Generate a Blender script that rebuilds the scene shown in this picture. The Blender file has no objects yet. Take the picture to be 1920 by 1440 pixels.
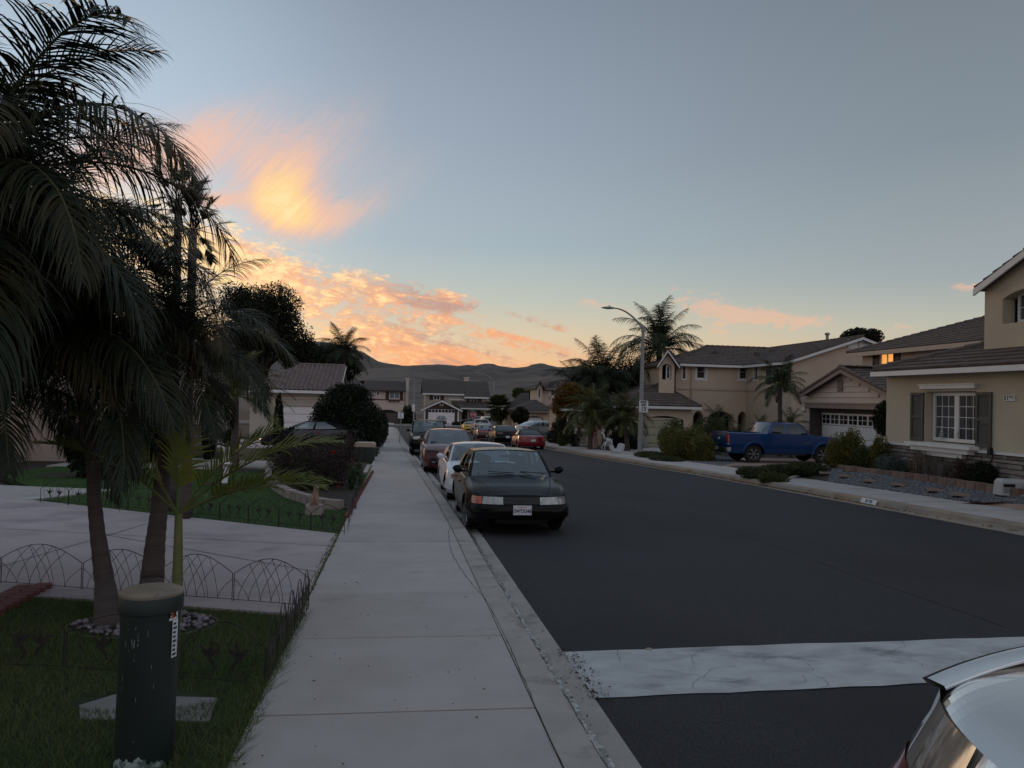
import bpy, math, random
import numpy as np
from mathutils import Vector, Matrix, noise
random.seed(7); rng = np.random.default_rng(7)
PI = math.pi
C = bpy.context.scene.collection
SC = bpy.context.scene

# ------------------------------------------------------------------ camera
FPX = 1500.0
YAW = math.radians(8.0612); PITCH = math.radians(1.1); ROLL = 0.025
CAM = Vector((0, 0, 1.85))
FW = Vector((math.sin(YAW) * math.cos(PITCH), math.cos(YAW) * math.cos(PITCH), math.sin(PITCH)))
_r = Vector((math.cos(YAW), -math.sin(YAW), 0)); _u = _r.cross(FW)
RT = math.cos(ROLL) * _r + math.sin(ROLL) * _u
UP = -math.sin(ROLL) * _r + math.cos(ROLL) * _u
cd = bpy.data.cameras.new('camera'); cam = bpy.data.objects.new('camera', cd); C.objects.link(cam)
cd.sensor_width = 36; cd.lens = FPX / 1920 * 36; cd.clip_end = 6000; cd.clip_start = 0.05
cam.matrix_world = Matrix(((RT.x, UP.x, -FW.x, CAM.x), (RT.y, UP.y, -FW.y, CAM.y), (RT.z, UP.z, -FW.z, CAM.z), (0, 0, 0, 1)))
SC.camera = cam
SLOPE = 0.0205
def gz(x, y): return -SLOPE * min(y, 150)
def ray(px, py): return FW + (px - 960) / FPX * RT - (py - 720) / FPX * UP
def W(px, py, d): return CAM + ray(px, py) * d                 # point at a depth
def G(px, py, z=0.0):                                          # point on the sloping street plane
    v = ray(px, py); return CAM + v * ((z - CAM.z) / (v.z + SLOPE * v.y))
def atY(px, py, Y): v = ray(px, py); return CAM + v * (Y / v.y)
def atX(px, py, X): v = ray(px, py); return CAM + v * (X / v.x)

# ------------------------------------------------------------------ view, sun
vs = SC.view_settings; vs.view_transform = 'Standard'; vs.look = 'None'; vs.exposure = 0.2; vs.gamma = 1.0
try: vs.use_curve_mapping = False
except Exception: pass
SUN_AZ = math.radians(-21.5); SUN_EL = math.radians(4.0)
sl = bpy.data.lights.new('sun', 'SUN'); sl.energy = 0.35; sl.angle = math.radians(8); sl.color = (1, .55, .25)
so = bpy.data.objects.new('sun', sl); C.objects.link(so)
_d = Vector((math.sin(SUN_AZ) * math.cos(SUN_EL), math.cos(SUN_AZ) * math.cos(SUN_EL), math.sin(SUN_EL)))
so.rotation_euler = _d.to_track_quat('Z', 'Y').to_euler()

# ------------------------------------------------------------------ sky
def srgb(r, g, b):
    f = lambda c: (c / 255 / 12.92) if c / 255 < .04045 else ((c / 255 + .055) / 1.055) ** 2.4
    return (f(r), f(g), f(b), 1)
wd = bpy.data.worlds.new('World'); SC.world = wd; wd.use_nodes = True
NT = wd.node_tree; NT.nodes.clear()
class N:                                                       # tiny expression builder over math nodes
    def __init__(s, sock): s.s = sock
    @staticmethod
    def m(op, a, b=None, c=None):
        n = NT.nodes.new('ShaderNodeMath'); n.operation = op
        for i, v in enumerate((a, b, c)):
            if v is None: continue
            if isinstance(v, N): NT.links.new(v.s, n.inputs[i])
            else: n.inputs[i].default_value = v
        return N(n.outputs[0])
    def __add__(s, o): return N.m('ADD', s, o)
    __radd__ = __add__
    def __sub__(s, o): return N.m('SUBTRACT', s, o)
    def __rsub__(s, o): return N.m('SUBTRACT', o, s)
    def __mul__(s, o): return N.m('MULTIPLY', s, o)
    __rmul__ = __mul__
    def __truediv__(s, o): return N.m('DIVIDE', s, o)
    def clamp(s): return N.m('MINIMUM', N.m('MAXIMUM', s, 0.0), 1.0)
def sstep(x, a, b):
    n = NT.nodes.new('ShaderNodeMapRange'); n.interpolation_type = 'SMOOTHSTEP'
    NT.links.new(x.s, n.inputs[0]); n.inputs[1].default_value = a; n.inputs[2].default_value = b
    return N(n.outputs[0])
def ramp(x, stops):
    n = NT.nodes.new('ShaderNodeValToRGB'); NT.links.new(x.s, n.inputs[0])
    e = n.color_ramp.elements
    while len(e) < len(stops): e.new(.5)
    for i, (p, c) in enumerate(stops): e[i].position = p; e[i].color = c
    return n.outputs[0]
def cmix(f, a, b, mode='MIX'):
    n = NT.nodes.new('ShaderNodeMix'); n.data_type = 'RGBA'; n.blend_type = mode
    if isinstance(f, N): NT.links.new(f.s, n.inputs[0])
    else: n.inputs[0].default_value = f
    for i, v in ((6, a), (7, b)):
        if isinstance(v, tuple): n.inputs[i].default_value = v
        else: NT.links.new(v, n.inputs[i])
    return n.outputs[2]
tc = NT.nodes.new('ShaderNodeTexCoord'); sep = NT.nodes.new('ShaderNodeSeparateXYZ')
NT.links.new(tc.outputs['Generated'], sep.inputs[0])
dx, dy, dz = (N(sep.outputs[i]) for i in range(3))
DEG = 57.29578
el = N.m('ARCSINE', N.m('MAXIMUM', N.m('MINIMUM', dz, .9999), -.9999)) * DEG
az = N.m('ARCTAN2', dx, dy) * DEG
eln = (N.m('MAXIMUM', el, 0.0)) / 60.0
# clear sky: towards the set sun, and away from it
toward = ramp(eln, [(0, srgb(250, 176, 100)), (.045, srgb(248, 186, 116)), (.10, srgb(228, 200, 158)), (.15, srgb(190, 202, 200)), (.24, srgb(166, 186, 204)), (.45, srgb(140, 158, 176)), (1, srgb(132, 145, 159))])
mid = ramp(eln, [(0, srgb(240, 158, 100)), (.04, srgb(236, 184, 136)), (.075, srgb(214, 194, 162)), (.115, srgb(184, 188, 176)), (.18, srgb(154, 170, 178)), (.30, srgb(138, 150, 165)), (.5, srgb(116, 128, 143)), (1, srgb(132, 145, 159))])
away = ramp(eln, [(0, srgb(200, 160, 140)), (.05, srgb(206, 182, 154)), (.09, srgb(182, 182, 168)), (.14, srgb(154, 163, 167)), (.28, srgb(129, 140, 149)), (.5, srgb(108, 118, 129)), (1, srgb(132, 145, 159))])
back = ramp(eln, [(0, srgb(124, 122, 136)), (.07, srgb(158, 146, 156)), (.15, srgb(208, 192, 194)), (.3, srgb(196, 194, 202)), (.6, srgb(164, 172, 184)), (1, srgb(134, 146, 160))])
daz = N.m('ABSOLUTE', az - (-22.0))
base = cmix(sstep(daz, 3.0, 22.0), toward, mid)
base = cmix(sstep(daz, 28.0, 62.0), base, away)
base = cmix(sstep(daz, 70.0, 150.0), base, back)
# glow round the place where the sun went down
gl = N.m('EXPONENT', (daz * daz) / -70.0 - ((el - 7.5) * (el - 7.5)) / 26.0)
base = cmix(gl * .95, base, (1.25, .86, .52, 1))
base = cmix(N.m('EXPONENT', (daz * daz) / -700.0 - ((el - 16.0) * (el - 16.0)) / 160.0) * .42, base, (.52, .64, .78, 1))
# clouds
def nz(xs, ys, rot, scale, detail=6, rough=.6, dist=0., off=0.):
    cr, sr = math.cos(rot), math.sin(rot)
    cmb = NT.nodes.new('ShaderNodeCombineXYZ')
    X = (az * cr + el * sr) * xs; Y = (el * cr - az * sr) * ys
    NT.links.new(X.s, cmb.inputs[0]); NT.links.new(Y.s, cmb.inputs[1]); cmb.inputs[2].default_value = off
    n = NT.nodes.new('ShaderNodeTexNoise'); n.inputs['Scale'].default_value = scale; n.inputs['Detail'].default_value = detail
    n.inputs['Roughness'].default_value = rough; n.inputs['Distortion'].default_value = dist
    NT.links.new(cmb.outputs[0], n.inputs['Vector'])
    return N(n.outputs[0])
streak = nz(.09, .60, math.radians(44), 1.0, 7, .62, .6, 3.1)     # wisps combed up to the right
flow = nz(.16, .85, math.radians(-16), 1.0, 8, .66, .8, 7.7)       # low banks, combed down to the right
mott = nz(1.1, 2.2, math.radians(-8), 1.0, 5, .65, .4, 1.3)        # fine mackerel mottling
warp = (nz(.25, .25, 0, 1.0, 3, .5, 0, 9.2) - .5) * .6
def blob(a, e, ra, re, rot=0., soft=1.0):
    cr, sr = math.cos(math.radians(rot)), math.sin(math.radians(rot))
    A = az - a + warp * (ra * .9); E_ = el - e + warp * (re * -.7)
    X = (A * cr + E_ * sr) / ra; Y = (E_ * cr - A * sr) / re
    return N.m('EXPONENT', (X * X + Y * Y) * -soft)
comb = nz(.24, 2.1, math.radians(48), 1.0, 9, .68, 1.1, 5.5)      # long combed hairs
comb2 = nz(.16, 1.9, math.radians(12), 1.0, 7, .6, .4, 15.5)
puff = nz(.8, 1.1, math.radians(20), 1.0, 6, .62, .6, 31.)
core = blob(-9.2, 13.4, 1.9, 2.5, 20) * .80 + blob(-7.4, 12.2, 2.9, 1.4, -10) * .80 + blob(-7.3, 14.0, 1.5, 2.0, -20) * .6 + blob(-7.6, 16.2, 2.2, 2.2, -40) * .36
wing = blob(-5.2, 17.6, 2.2, 5.0, -47) * .36 + blob(-4.4, 12.6, 3.2, 1.1, 14) * .46 + blob(-1.8, 15.0, 5.5, 2.6, 30) * .24 + blob(-10.5, 18.0, 4.5, 1.8, 40) * .26
side = blob(-14.2, 15.4, 1.6, 2.6, -32) * .62 + blob(-12.6, 12.7, 1.7, .55, 10) * .85 + blob(-11.6, 16.4, 2.2, 2.6, -50) * .32 + blob(-18.5, 14.5, 4.5, 2.2, 25) * .85
hook = blob(-7.3, 15.0, .7, .16, 4)
B1 = core + wing + side
d1 = sstep(B1 * (.80 + streak * .45) + (comb - .5) * .85 * sstep(B1, .03, .6) + (puff - .5) * .35 * sstep(B1, .05, .5) + hook * .35, .05, 1.12)
bank = blob(-11.0, 9.2, 3.6, 1.6, -20) * .95 + blob(-7.0, 7.4, 4.8, 1.7, -12) * .75 + blob(-1.0, 7.2, 3.4, 1.2, -14) * .8 + blob(3.4, 6.6, 2.4, 1.0, -10) * .8 + blob(-2.0, 4.8, 6.5, 1.1, -10) * .72 + blob(1.0, 3.2, 6.5, .8, -4) * .85 + blob(7.8, 4.3, 5.0, .55, -12) * .75 + blob(4.0, 2.3, 8.0, .35, -1) * .6 + blob(10.5, 5.4, 3.4, .3, -16) * .5 + blob(-22, 9, 8, 4, 0) * .8
flow2 = nz(.24, 1.7, math.radians(-10), 1.0, 8, .68, 1.0, 41.)
billow = nz(.75, 1.25, math.radians(24), 1.0, 7, .66, .9, 51.)
d2 = sstep(bank * .72 + (flow2 - .5) * 1.6 + (billow - .5) * 1.7 + (mott - .5) * .8, .10, .72) * sstep(bank, .08, .45)
east = blob(22.0, 6.9, 2.8, .8, -20) * .8 + blob(24.5, 6.1, 5.0, .9, -8) * .85 + blob(27.5, 5.9, 3.0, .4, -6) * .8 + blob(15.5, 6.6, 2.6, .4, -14) * .7 + blob(12.5, 6.9, 1.2, .3, 0) * .5 + blob(37.6, 7.6, 1.0, .30, 0) * 1.2 + blob(33.5, 5.2, 1.8, .35, -6) * .7 + blob(23.0, 4.8, 2.2, .45, -24) * .6 + blob(39, 10, 4, .4, 10) * .2
d3 = sstep(east * .8 + (flow2 - .5) * 1.3 + (billow - .5) * 2.2 + (comb2 - .5) * 1.2 + (mott - .5) * .8, .30, 1.1) * sstep(east, .05, .5) * .55
# wide faint veil for the part of the sky outside the picture
veil = sstep(nz(.03, .09, math.radians(20), 1.0, 6, .6, 1.0, 12.), .56, .85) * sstep(daz, 62.0, 90.0) * .35 * sstep(el, 3.0, 12.0)
lit1 = cmix(sstep(core + (comb - .5) * 1.0 + side * .3, .45, 1.35), srgb(232, 186, 166), srgb(255, 210, 140))
lit1 = cmix(sstep(core * (comb + puff), 1.05, 1.9) * .7, lit1, (1.12, .80, .42, 1))
lit2w = cmix(sstep(flow2 * .7 + mott * .8 + billow * .4 + az * -.014, .90, 1.20), srgb(238, 160, 118), (1.08, .74, .36, 1))
lit2 = cmix(sstep(nz(.2, .9, math.radians(-14), 1., 6, .6, .6, 21.), .46, .60) * sstep(az, -8.0, 2.0) * .75, lit2w, srgb(168, 136, 136))
sky = cmix(d1 * .92, base, lit1)
sky = cmix(d2 * .9, sky, lit2)
sky = cmix(d3, sky, srgb(238, 182, 152))
sky = cmix(veil, sky, srgb(176, 158, 162))
# below the horizon: dull ground light
sky = cmix(sstep(el, -.5, -4.0) if False else sstep(el * -1.0, .6, 5.0), sky, srgb(60, 56, 56))
nish = NT.nodes.new('ShaderNodeTexSky'); nish.sky_type = 'NISHITA'; nish.sun_disc = False
nish.sun_elevation = SUN_EL; nish.sun_rotation = SUN_AZ
bg1 = NT.nodes.new('ShaderNodeBackground'); NT.links.new(nish.outputs[0], bg1.inputs[0]); bg1.inputs[1].default_value = .05 * .12
bg2 = NT.nodes.new('ShaderNodeBackground'); NT.links.new(sky, bg2.inputs[0]); bg2.inputs[1].default_value = .90
addn = NT.nodes.new('ShaderNodeAddShader'); NT.links.new(bg1.outputs[0], addn.inputs[0]); NT.links.new(bg2.outputs[0], addn.inputs[1])
wo = NT.nodes.new('ShaderNodeOutputWorld'); NT.links.new(addn.outputs[0], wo.inputs[0])
try: wd.cycles.sampling_method = 'MANUAL'; wd.cycles.sample_map_resolution = 1024
except Exception: pass

# ------------------------------------------------------------------ materials
MATS = {}
def M(name, c1, c2=None, rough=.8, scale=6.0, bump=0.0, metal=0.0, coat=0.0, detail=6, stretch=(1, 1, 1), bscale=None, lo=.35, hi=.65, spec=None, c3=None, s3=1.0, t3=(.55, .7), trans=0.0, rvar=0.0, objvar=0.0, emit=None):
    if name in MATS: return MATS[name]
    m = bpy.data.materials.new(name); MATS[name] = m; m.use_nodes = True
    nt = m.node_tree; L = nt.links; b = nt.nodes['Principled BSDF']
    tcn = nt.nodes.new('ShaderNodeTexCoord'); mp = nt.nodes.new('ShaderNodeMapping'); mp.inputs['Scale'].default_value = stretch
    L.new(tcn.outputs['Object'], mp.inputs[0])
    def noise(sc, det=detail, ro=.6):
        n = nt.nodes.new('ShaderNodeTexNoise'); n.inputs['Scale'].default_value = sc; n.inputs['Detail'].default_value = det; n.inputs['Roughness'].default_value = ro
        L.new(mp.outputs[0], n.inputs['Vector']); return n.outputs[0]
    def mr(s, a, z, o0=0., o1=1.):
        n = nt.nodes.new('ShaderNodeMapRange'); L.new(s, n.inputs[0]); n.inputs[1].default_value = a; n.inputs[2].default_value = z
        n.inputs[3].default_value = o0; n.inputs[4].default_value = o1; return n.outputs[0]
    def mixc(f, a, z, mode='MIX'):
        n = nt.nodes.new('ShaderNodeMix'); n.data_type = 'RGBA'; n.blend_type = mode
        if isinstance(f, float): n.inputs[0].default_value = f
        else: L.new(f, n.inputs[0])
        for i, v in ((6, a), (7, z)):
            if isinstance(v, tuple): n.inputs[i].default_value = (*v[:3], 1)
            else: L.new(v, n.inputs[i])
        return n.outputs[2]
    col = tuple(c1)
    if c2 is not None:
        col = mixc(mr(noise(scale), lo, hi), tuple(c1), tuple(c2))
    if c3 is not None:
        col = mixc(mr(noise(s3, 5, .65), *t3), col, tuple(c3))
    if objvar:
        oi = nt.nodes.new('ShaderNodeObjectInfo')
        g = mr(oi.outputs['Random'], 0, 1, 1 - objvar, 1 + objvar)
        cb = nt.nodes.new('ShaderNodeCombineXYZ'); [L.new(g, cb.inputs[i]) for i in range(3)]
        col = mixc(1.0, col, cb.outputs[0], 'MULTIPLY')
    if isinstance(col, tuple): b.inputs['Base Color'].default_value = (*col[:3], 1)
    else: L.new(col, b.inputs['Base Color'])
    b.inputs['Roughness'].default_value = rough; b.inputs['Metallic'].default_value = metal
    if rvar: L.new(mr(noise(scale * .5), .3, .7, rough - rvar, rough + rvar), b.inputs['Roughness'])
    if spec is not None: b.inputs['Specular IOR Level'].default_value = spec
    if coat: b.inputs['Coat Weight'].default_value = coat; b.inputs['Coat Roughness'].default_value = .04
    if trans:
        tr = nt.nodes.new('ShaderNodeBsdfTranslucent'); ms = nt.nodes.new('ShaderNodeMixShader'); ms.inputs[0].default_value = trans
        if isinstance(col, tuple): tr.inputs[0].default_value = (*col[:3], 1)
        else: L.new(col, tr.inputs[0])
        L.new(b.outputs[0], ms.inputs[1]); L.new(tr.outputs[0], ms.inputs[2]); L.new(ms.outputs[0], nt.nodes['Material Output'].inputs[0])
    if bump:
        bp = nt.nodes.new('ShaderNodeBump'); bp.inputs['Strength'].default_value = min(1, bump); bp.inputs['Distance'].default_value = .01 * max(1, bump)
        L.new(noise(bscale or scale * 4, 5, .65), bp.inputs['Height']); L.new(bp.outputs[0], b.inputs['Normal'])
    if emit: b.inputs['Emission Color'].default_value = (*emit[:3], 1); b.inputs['Emission Strength'].default_value = emit[3]
    return m
def glassmat(name, tint, refl=.12, rough=.02):
    m = bpy.data.materials.new(name); MATS[name] = m; m.use_nodes = True; nt = m.node_tree; nt.nodes.clear(); L = nt.links
    tr = nt.nodes.new('ShaderNodeBsdfTransparent'); tr.inputs[0].default_value = (*tint, 1)
    gl = nt.nodes.new('ShaderNodeBsdfGlossy'); gl.inputs[0].default_value = (.9, .95, 1, 1); gl.inputs['Roughness'].default_value = rough
    lw = nt.nodes.new('ShaderNodeLayerWeight'); lw.inputs[0].default_value = .5; fr = nt.nodes.new('ShaderNodeMath'); fr.operation = 'POWER'; L.new(lw.outputs['Facing'], fr.inputs[0]); fr.inputs[1].default_value = 4.0
    ad = nt.nodes.new('ShaderNodeMath'); ad.operation = 'ADD'; ad.use_clamp = True; L.new(fr.outputs[0], ad.inputs[0]); ad.inputs[1].default_value = refl
    ms = nt.nodes.new('ShaderNodeMixShader'); L.new(ad.outputs[0], ms.inputs[0]); L.new(tr.outputs[0], ms.inputs[1]); L.new(gl.outputs[0], ms.inputs[2])
    o = nt.nodes.new('ShaderNodeOutputMaterial'); L.new(ms.outputs[0], o.inputs[0]); return m

ASPHALT = M('asphalt', (.014, .014, .018), (.042, .042, .050), rough=.85, scale=70, detail=3, lo=.38, hi=.62, bump=1.2, bscale=110, c3=(.017, .017, .021), s3=.28, t3=(.44, .62), stretch=(1, .6, 1))
CONC = M('pavement_concrete', (.41, .375, .36), (.47, .435, .42), rough=.9, scale=1.6, bump=.35, bscale=90, c3=(.29, .265, .255), s3=.9, t3=(.60, .80), objvar=.05)
CONC2 = M('driveway_concrete', (.41, .345, .355), (.49, .415, .43), rough=.9, scale=1.2, bump=.3, bscale=80, c3=(.21, .19, .20), s3=.5, t3=(.52, .75))
GUTTER = M('gutter_concrete', (.34, .315, .295), (.41, .385, .36), rough=.85, scale=3, bump=.4, bscale=60, c3=(.16, .13, .11), s3=2.2, t3=(.55, .75))
KERBR = M('kerb_rusty', (.34, .26, .19), (.28, .26, .24), rough=.9, scale=1.3, bump=.5, bscale=40, c3=(.20, .12, .07), s3=2.0, t3=(.5, .7), stretch=(1, .5, 1))
BAND = M('cross_gutter_concrete', (.40, .41, .42), (.54, .55, .56), rough=.85, scale=3.0, bump=.8, bscale=40, c3=(.22, .22, .23), s3=1.3, t3=(.54, .70), stretch=(1, 1.6, 1))
PINK = M('pink_concrete', (.30, .19, .16), (.36, .24, .20), rough=.9, scale=2, bump=.3)
DIRT = M('soil', (.060, .045, .035), (.035, .027, .022), rough=1, scale=9, bump=1, bscale=60)
LAWN = M('lawn_soil', (.030, .050, .018), (.018, .032, .012), rough=1, scale=5, bump=.6, bscale=120)
GRASS = M('grass_blades', (.080, .165, .055), (.115, .205, .070), rough=.7, scale=.9, trans=.25)
GRASSN = M('grass_blades_near', (.062, .105, .026), (.11, .135, .04), rough=.75, scale=1.3, trans=.2, c3=(.10, .085, .045), s3=1.1, t3=(.58, .72))
HILL = M('hill_scrub', (.095, .076, .066), (.135, .110, .095), rough=1, scale=.02, detail=12, c3=(.04, .038, .032), s3=.05, t3=(.50, .66))
STUCCO = M('stucco_beige', (.53, .42, .32), (.57, .46, .355), rough=.95, scale=1.5, bump=.6, bscale=120)
STUCCOA = M('stucco_sand', (.50, .425, .32), (.54, .465, .35), rough=.95, scale=1.5, bump=.7, bscale=110)
STUCCOG = M('stucco_grey_beige', (.42, .38, .31), (.45, .41, .34), rough=.95, scale=1.2, bump=.5, bscale=100)
STUCCOP = M('stucco_pale', (.56, .46, .40), (.59, .49, .43), rough=.95, scale=1.2, bump=.5, bscale=100)
BROWN = M('brown_siding', (.055, .034, .026), (.068, .043, .032), rough=.85, scale=2)
SIDING = M('beige_lap_siding', (.56, .45, .39), (.60, .49, .43), rough=.8, scale=1.5, bump=.2, bscale=30, objvar=.05)
TRIM = M('white_trim', (.72, .72, .70), (.66, .66, .65), rough=.6, scale=3)
TRIMB = M('beige_trim', (.50, .41, .34), (.46, .38, .31), rough=.7, scale=3)
TAUPE = M('taupe_trim', (.24, .18, .16), (.21, .16, .14), rough=.7, scale=3)
WDOOR = M('garage_door_white', (.76, .74, .74), (.80, .78, .78), rough=.5, scale=2)
GDOOR = M('garage_door_sage', (.36, .35, .24), (.39, .38, .27), rough=.6, scale=2)
BDOOR = M('garage_door_brown', (.10, .075, .065), (.12, .09, .08), rough=.6, scale=2)
TILE = M('roof_tile_brown', (.085, .062, .055), (.13, .098, .085), rough=.85, scale=2.5, bump=.5, bscale=40, objvar=.22, c3=(.055, .045, .042), s3=1.2)
TILEL = M('roof_tile_clay', (.17, .125, .115), (.22, .165, .15), rough=.8, scale=2.5, bump=.4, bscale=40, objvar=.15)
TILEF = M('roof_tile_grey', (.075, .062, .058), (.10, .085, .08), rough=.9, scale=.8, bump=.3)
STONE = M('veneer_stone', (.30, .25, .22), (.18, .155, .145), rough=.85, scale=5, bump=.9, bscale=25, objvar=.35, c3=(.36, .26, .18), s3=1.7, t3=(.58, .7))
MORTAR = M('mortar', (.10, .09, .08), (.13, .115, .10), rough=1, scale=12, bump=.5)
BLOCK = M('retaining_block', (.23, .15, .12), (.17, .11, .09), rough=.9, scale=6, bump=.9, bscale=40, objvar=.2)
BLOCKP = M('pale_block', (.36, .30, .27), (.28, .23, .21), rough=.9, scale=6, bump=.8, bscale=40, objvar=.15)
REDBLK = M('red_block', (.20, .062, .055), (.14, .045, .042), rough=.9, scale=8, bump=.8, bscale=50, objvar=.2)
GRAVEL = M('grey_river_stone', (.10, .105, .12), (.20, .205, .22), rough=.7, scale=7, detail=2, lo=.4, hi=.6)
ROCKP = M('purple_rock', (.13, .11, .13), (.24, .21, .24), rough=.7, scale=9, detail=2)
SHUT = M('shutter_grey', (.060, .060, .055), (.078, .077, .07), rough=.7, scale=4, bump=.3)
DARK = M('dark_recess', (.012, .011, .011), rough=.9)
ROOMDK = M('curtain_dark', (.03, .03, .032), (.06, .06, .065), rough=.9, scale=6, stretch=(3, 3, .3))
PANE = M('window_pane', (.012, .014, .018), rough=.05, spec=.9)
PANEC = M('window_pane_curtain', (.10, .10, .11), (.03, .03, .035), rough=.08, spec=.9, scale=5, stretch=(4, 4, .2))
PANELIT = M('window_pane_lit', (.5, .25, .08), (.3, .14, .04), rough=.2, scale=3, stretch=(1, 1, 3), emit=(1, .42, .10, .75))
STEEL = M('galvanised_steel', (.30, .30, .31), (.36, .36, .37), rough=.5, metal=.6, scale=6)
POLE = M('lamp_post_concrete', (.26, .25, .25), (.32, .31, .31), rough=.8, scale=12, bump=.3)
LAMPH = M('lamp_housing', (.30, .30, .30), rough=.5)
WHITEP = M('white_paint', (.72, .72, .72), (.62, .62, .62), rough=.6, scale=8)
BLACKP = M('black_print', (.01, .01, .012), rough=.7)
BLUEP = M('navy_print', (.012, .02, .09), rough=.6)
REDP = M('red_sign_paint', (.45, .02, .025), rough=.5)
ORANGEP = M('orange_print', (.55, .10, .03), rough=.6)
WIRE = M('black_wire', (.012, .012, .012), (.03, .02, .016), rough=.6, scale=30)
PEDG = M('pedestal_green', (.011, .022, .019), (.008, .017, .015), rough=.5, scale=4, c3=(.055, .075, .065), s3=14, t3=(.66, .74), stretch=(1, 1, .35), rvar=.08)
PEDT = M('pedestal_cap', (.25, .20, .145), (.18, .145, .11), rough=.55, scale=9, c3=(.12, .10, .08), s3=20, t3=(.62, .7))
CABG = M('cabinet_green', (.014, .026, .020), (.02, .034, .026), rough=.45, scale=4)
CABT = M('cabinet_lid', (.42, .33, .26), rough=.5)
# car paints
def paint(n, c, **k): return M('paint_' + n, c, rough=.3, coat=.8, spec=.2, **k)
P_BLACK = M('paint_black', (.003, .003, .004), rough=.28, coat=.22, spec=.06); P_WHITE = paint('white', (.62, .65, .70)); P_RED = paint('dark_red', (.095, .008, .014))
P_RED2 = paint('red', (.20, .010, .018)); P_MAROON = paint('maroon', (.05, .012, .018)); P_YEL = paint('yellow', (.60, .34, .02)); P_SILVER = paint('silver', (.36, .38, .41), metal=.5)
P_BLUE = paint('blue', (.005, .040, .15), metal=.3); P_NAVY = paint('navy', (.012, .018, .035)); P_CHAMP = M('paint_champagne', (.80, .80, .79), rough=.10, metal=.9, coat=1.0)
TYRE = M('tyre_rubber', (.012, .012, .013), (.02, .02, .02), rough=.85, scale=20); RIM = M('alloy_rim', (.42, .42, .43), rough=.3, metal=.8); RIMD = M('dark_rim', (.06, .06, .065), rough=.4, metal=.5)
PLAST = M('black_plastic', (.013, .013, .014), rough=.55); INTER = M('car_interior', (.035, .040, .043), rough=.9); SEATM = M('seat_fabric', (.025, .03, .033), rough=.95)
CHROME = M('chrome', (.6, .6, .6), rough=.15, metal=1.0)
LENS = M('headlight_lens', (.46, .48, .46), (.26, .28, .27), rough=.12, scale=12, coat=1.0, metal=.3); AMBER = M('amber_lens', (.55, .12, .04), (.35, .06, .03), rough=.2, scale=18, coat=1.0)
TAIL = M('tail_lens', (.35, .012, .015), (.22, .008, .01), rough=.2, scale=10, coat=1.0)
CGLASS = glassmat('car_glass', (.62, .72, .74), .16); CGLASSD = glassmat('tinted_car_glass', (.12, .13, .14), .07)
# plants
def leaf(n, a, b, c=None, tr=.25, **k):
    m = M('leaf_' + n, a, b, rough=.55, scale=k.pop('scale', 3), trans=tr, c3=c, s3=k.pop('s3', 1.5), t3=(.5, .68), spec=.22, **k); return m
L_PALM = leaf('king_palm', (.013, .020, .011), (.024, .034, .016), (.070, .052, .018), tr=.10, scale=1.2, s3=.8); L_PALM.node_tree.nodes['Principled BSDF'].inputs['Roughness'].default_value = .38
L_PALMY = leaf('young_palm', (.20, .22, .035), (.11, .15, .03), tr=.3)
L_DATE = leaf('date_palm', (.13, .12, .03), (.055, .07, .02), tr=.25, scale=1.5)
L_QUEEN = leaf('queen_palm', (.018, .028, .012), (.03, .042, .016), tr=.1)
L_QUEENL = leaf('yellow_green_palm', (.035, .050, .016), (.075, .078, .022), tr=.2)
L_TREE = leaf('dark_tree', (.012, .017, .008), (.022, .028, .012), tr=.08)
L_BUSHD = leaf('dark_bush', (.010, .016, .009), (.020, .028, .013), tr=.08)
L_BUSHY = leaf('yellow_bush', (.17, .14, .025), (.06, .08, .02), (.035, .05, .015), tr=.2, scale=2.2)
L_BUSHG = leaf('green_bush', (.040, .060, .018), (.08, .09, .025), (.022, .035, .012), tr=.2)
L_ORANGE = leaf('orange_tree', (.22, .11, .02), (.10, .075, .02), (.05, .05, .016), tr=.2)
L_SILVER = leaf('silver_bush', (.16, .18, .16), (.07, .09, .08), tr=.15)
L_ROSE = leaf('rose_bush', (.030, .026, .020), (.055, .030, .026), (.02, .028, .014), tr=.1)
L_FLOWER = M('red_petal', (.40, .012, .02), rough=.6)
L_COVER = leaf('ground_cover', (.07, .08, .025), (.030, .042, .015), (.018, .028, .01), tr=.15)
TRUNK = M('palm_trunk', (.11, .085, .078), (.07, .055, .052), rough=.9, scale=3, bump=.6, bscale=14, stretch=(1, 1, 9)); TRUNKG = M('crownshaft', (.055, .065, .03), (.05, .035, .025), rough=.6, scale=3, stretch=(1, 1, .4))
BARK = M('bark', (.045, .035, .028), (.025, .02, .017), rough=1, scale=8, bump=1); STEM = M('green_stem', (.14, .15, .04), (.09, .10, .03), rough=.6, scale=6)

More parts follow.
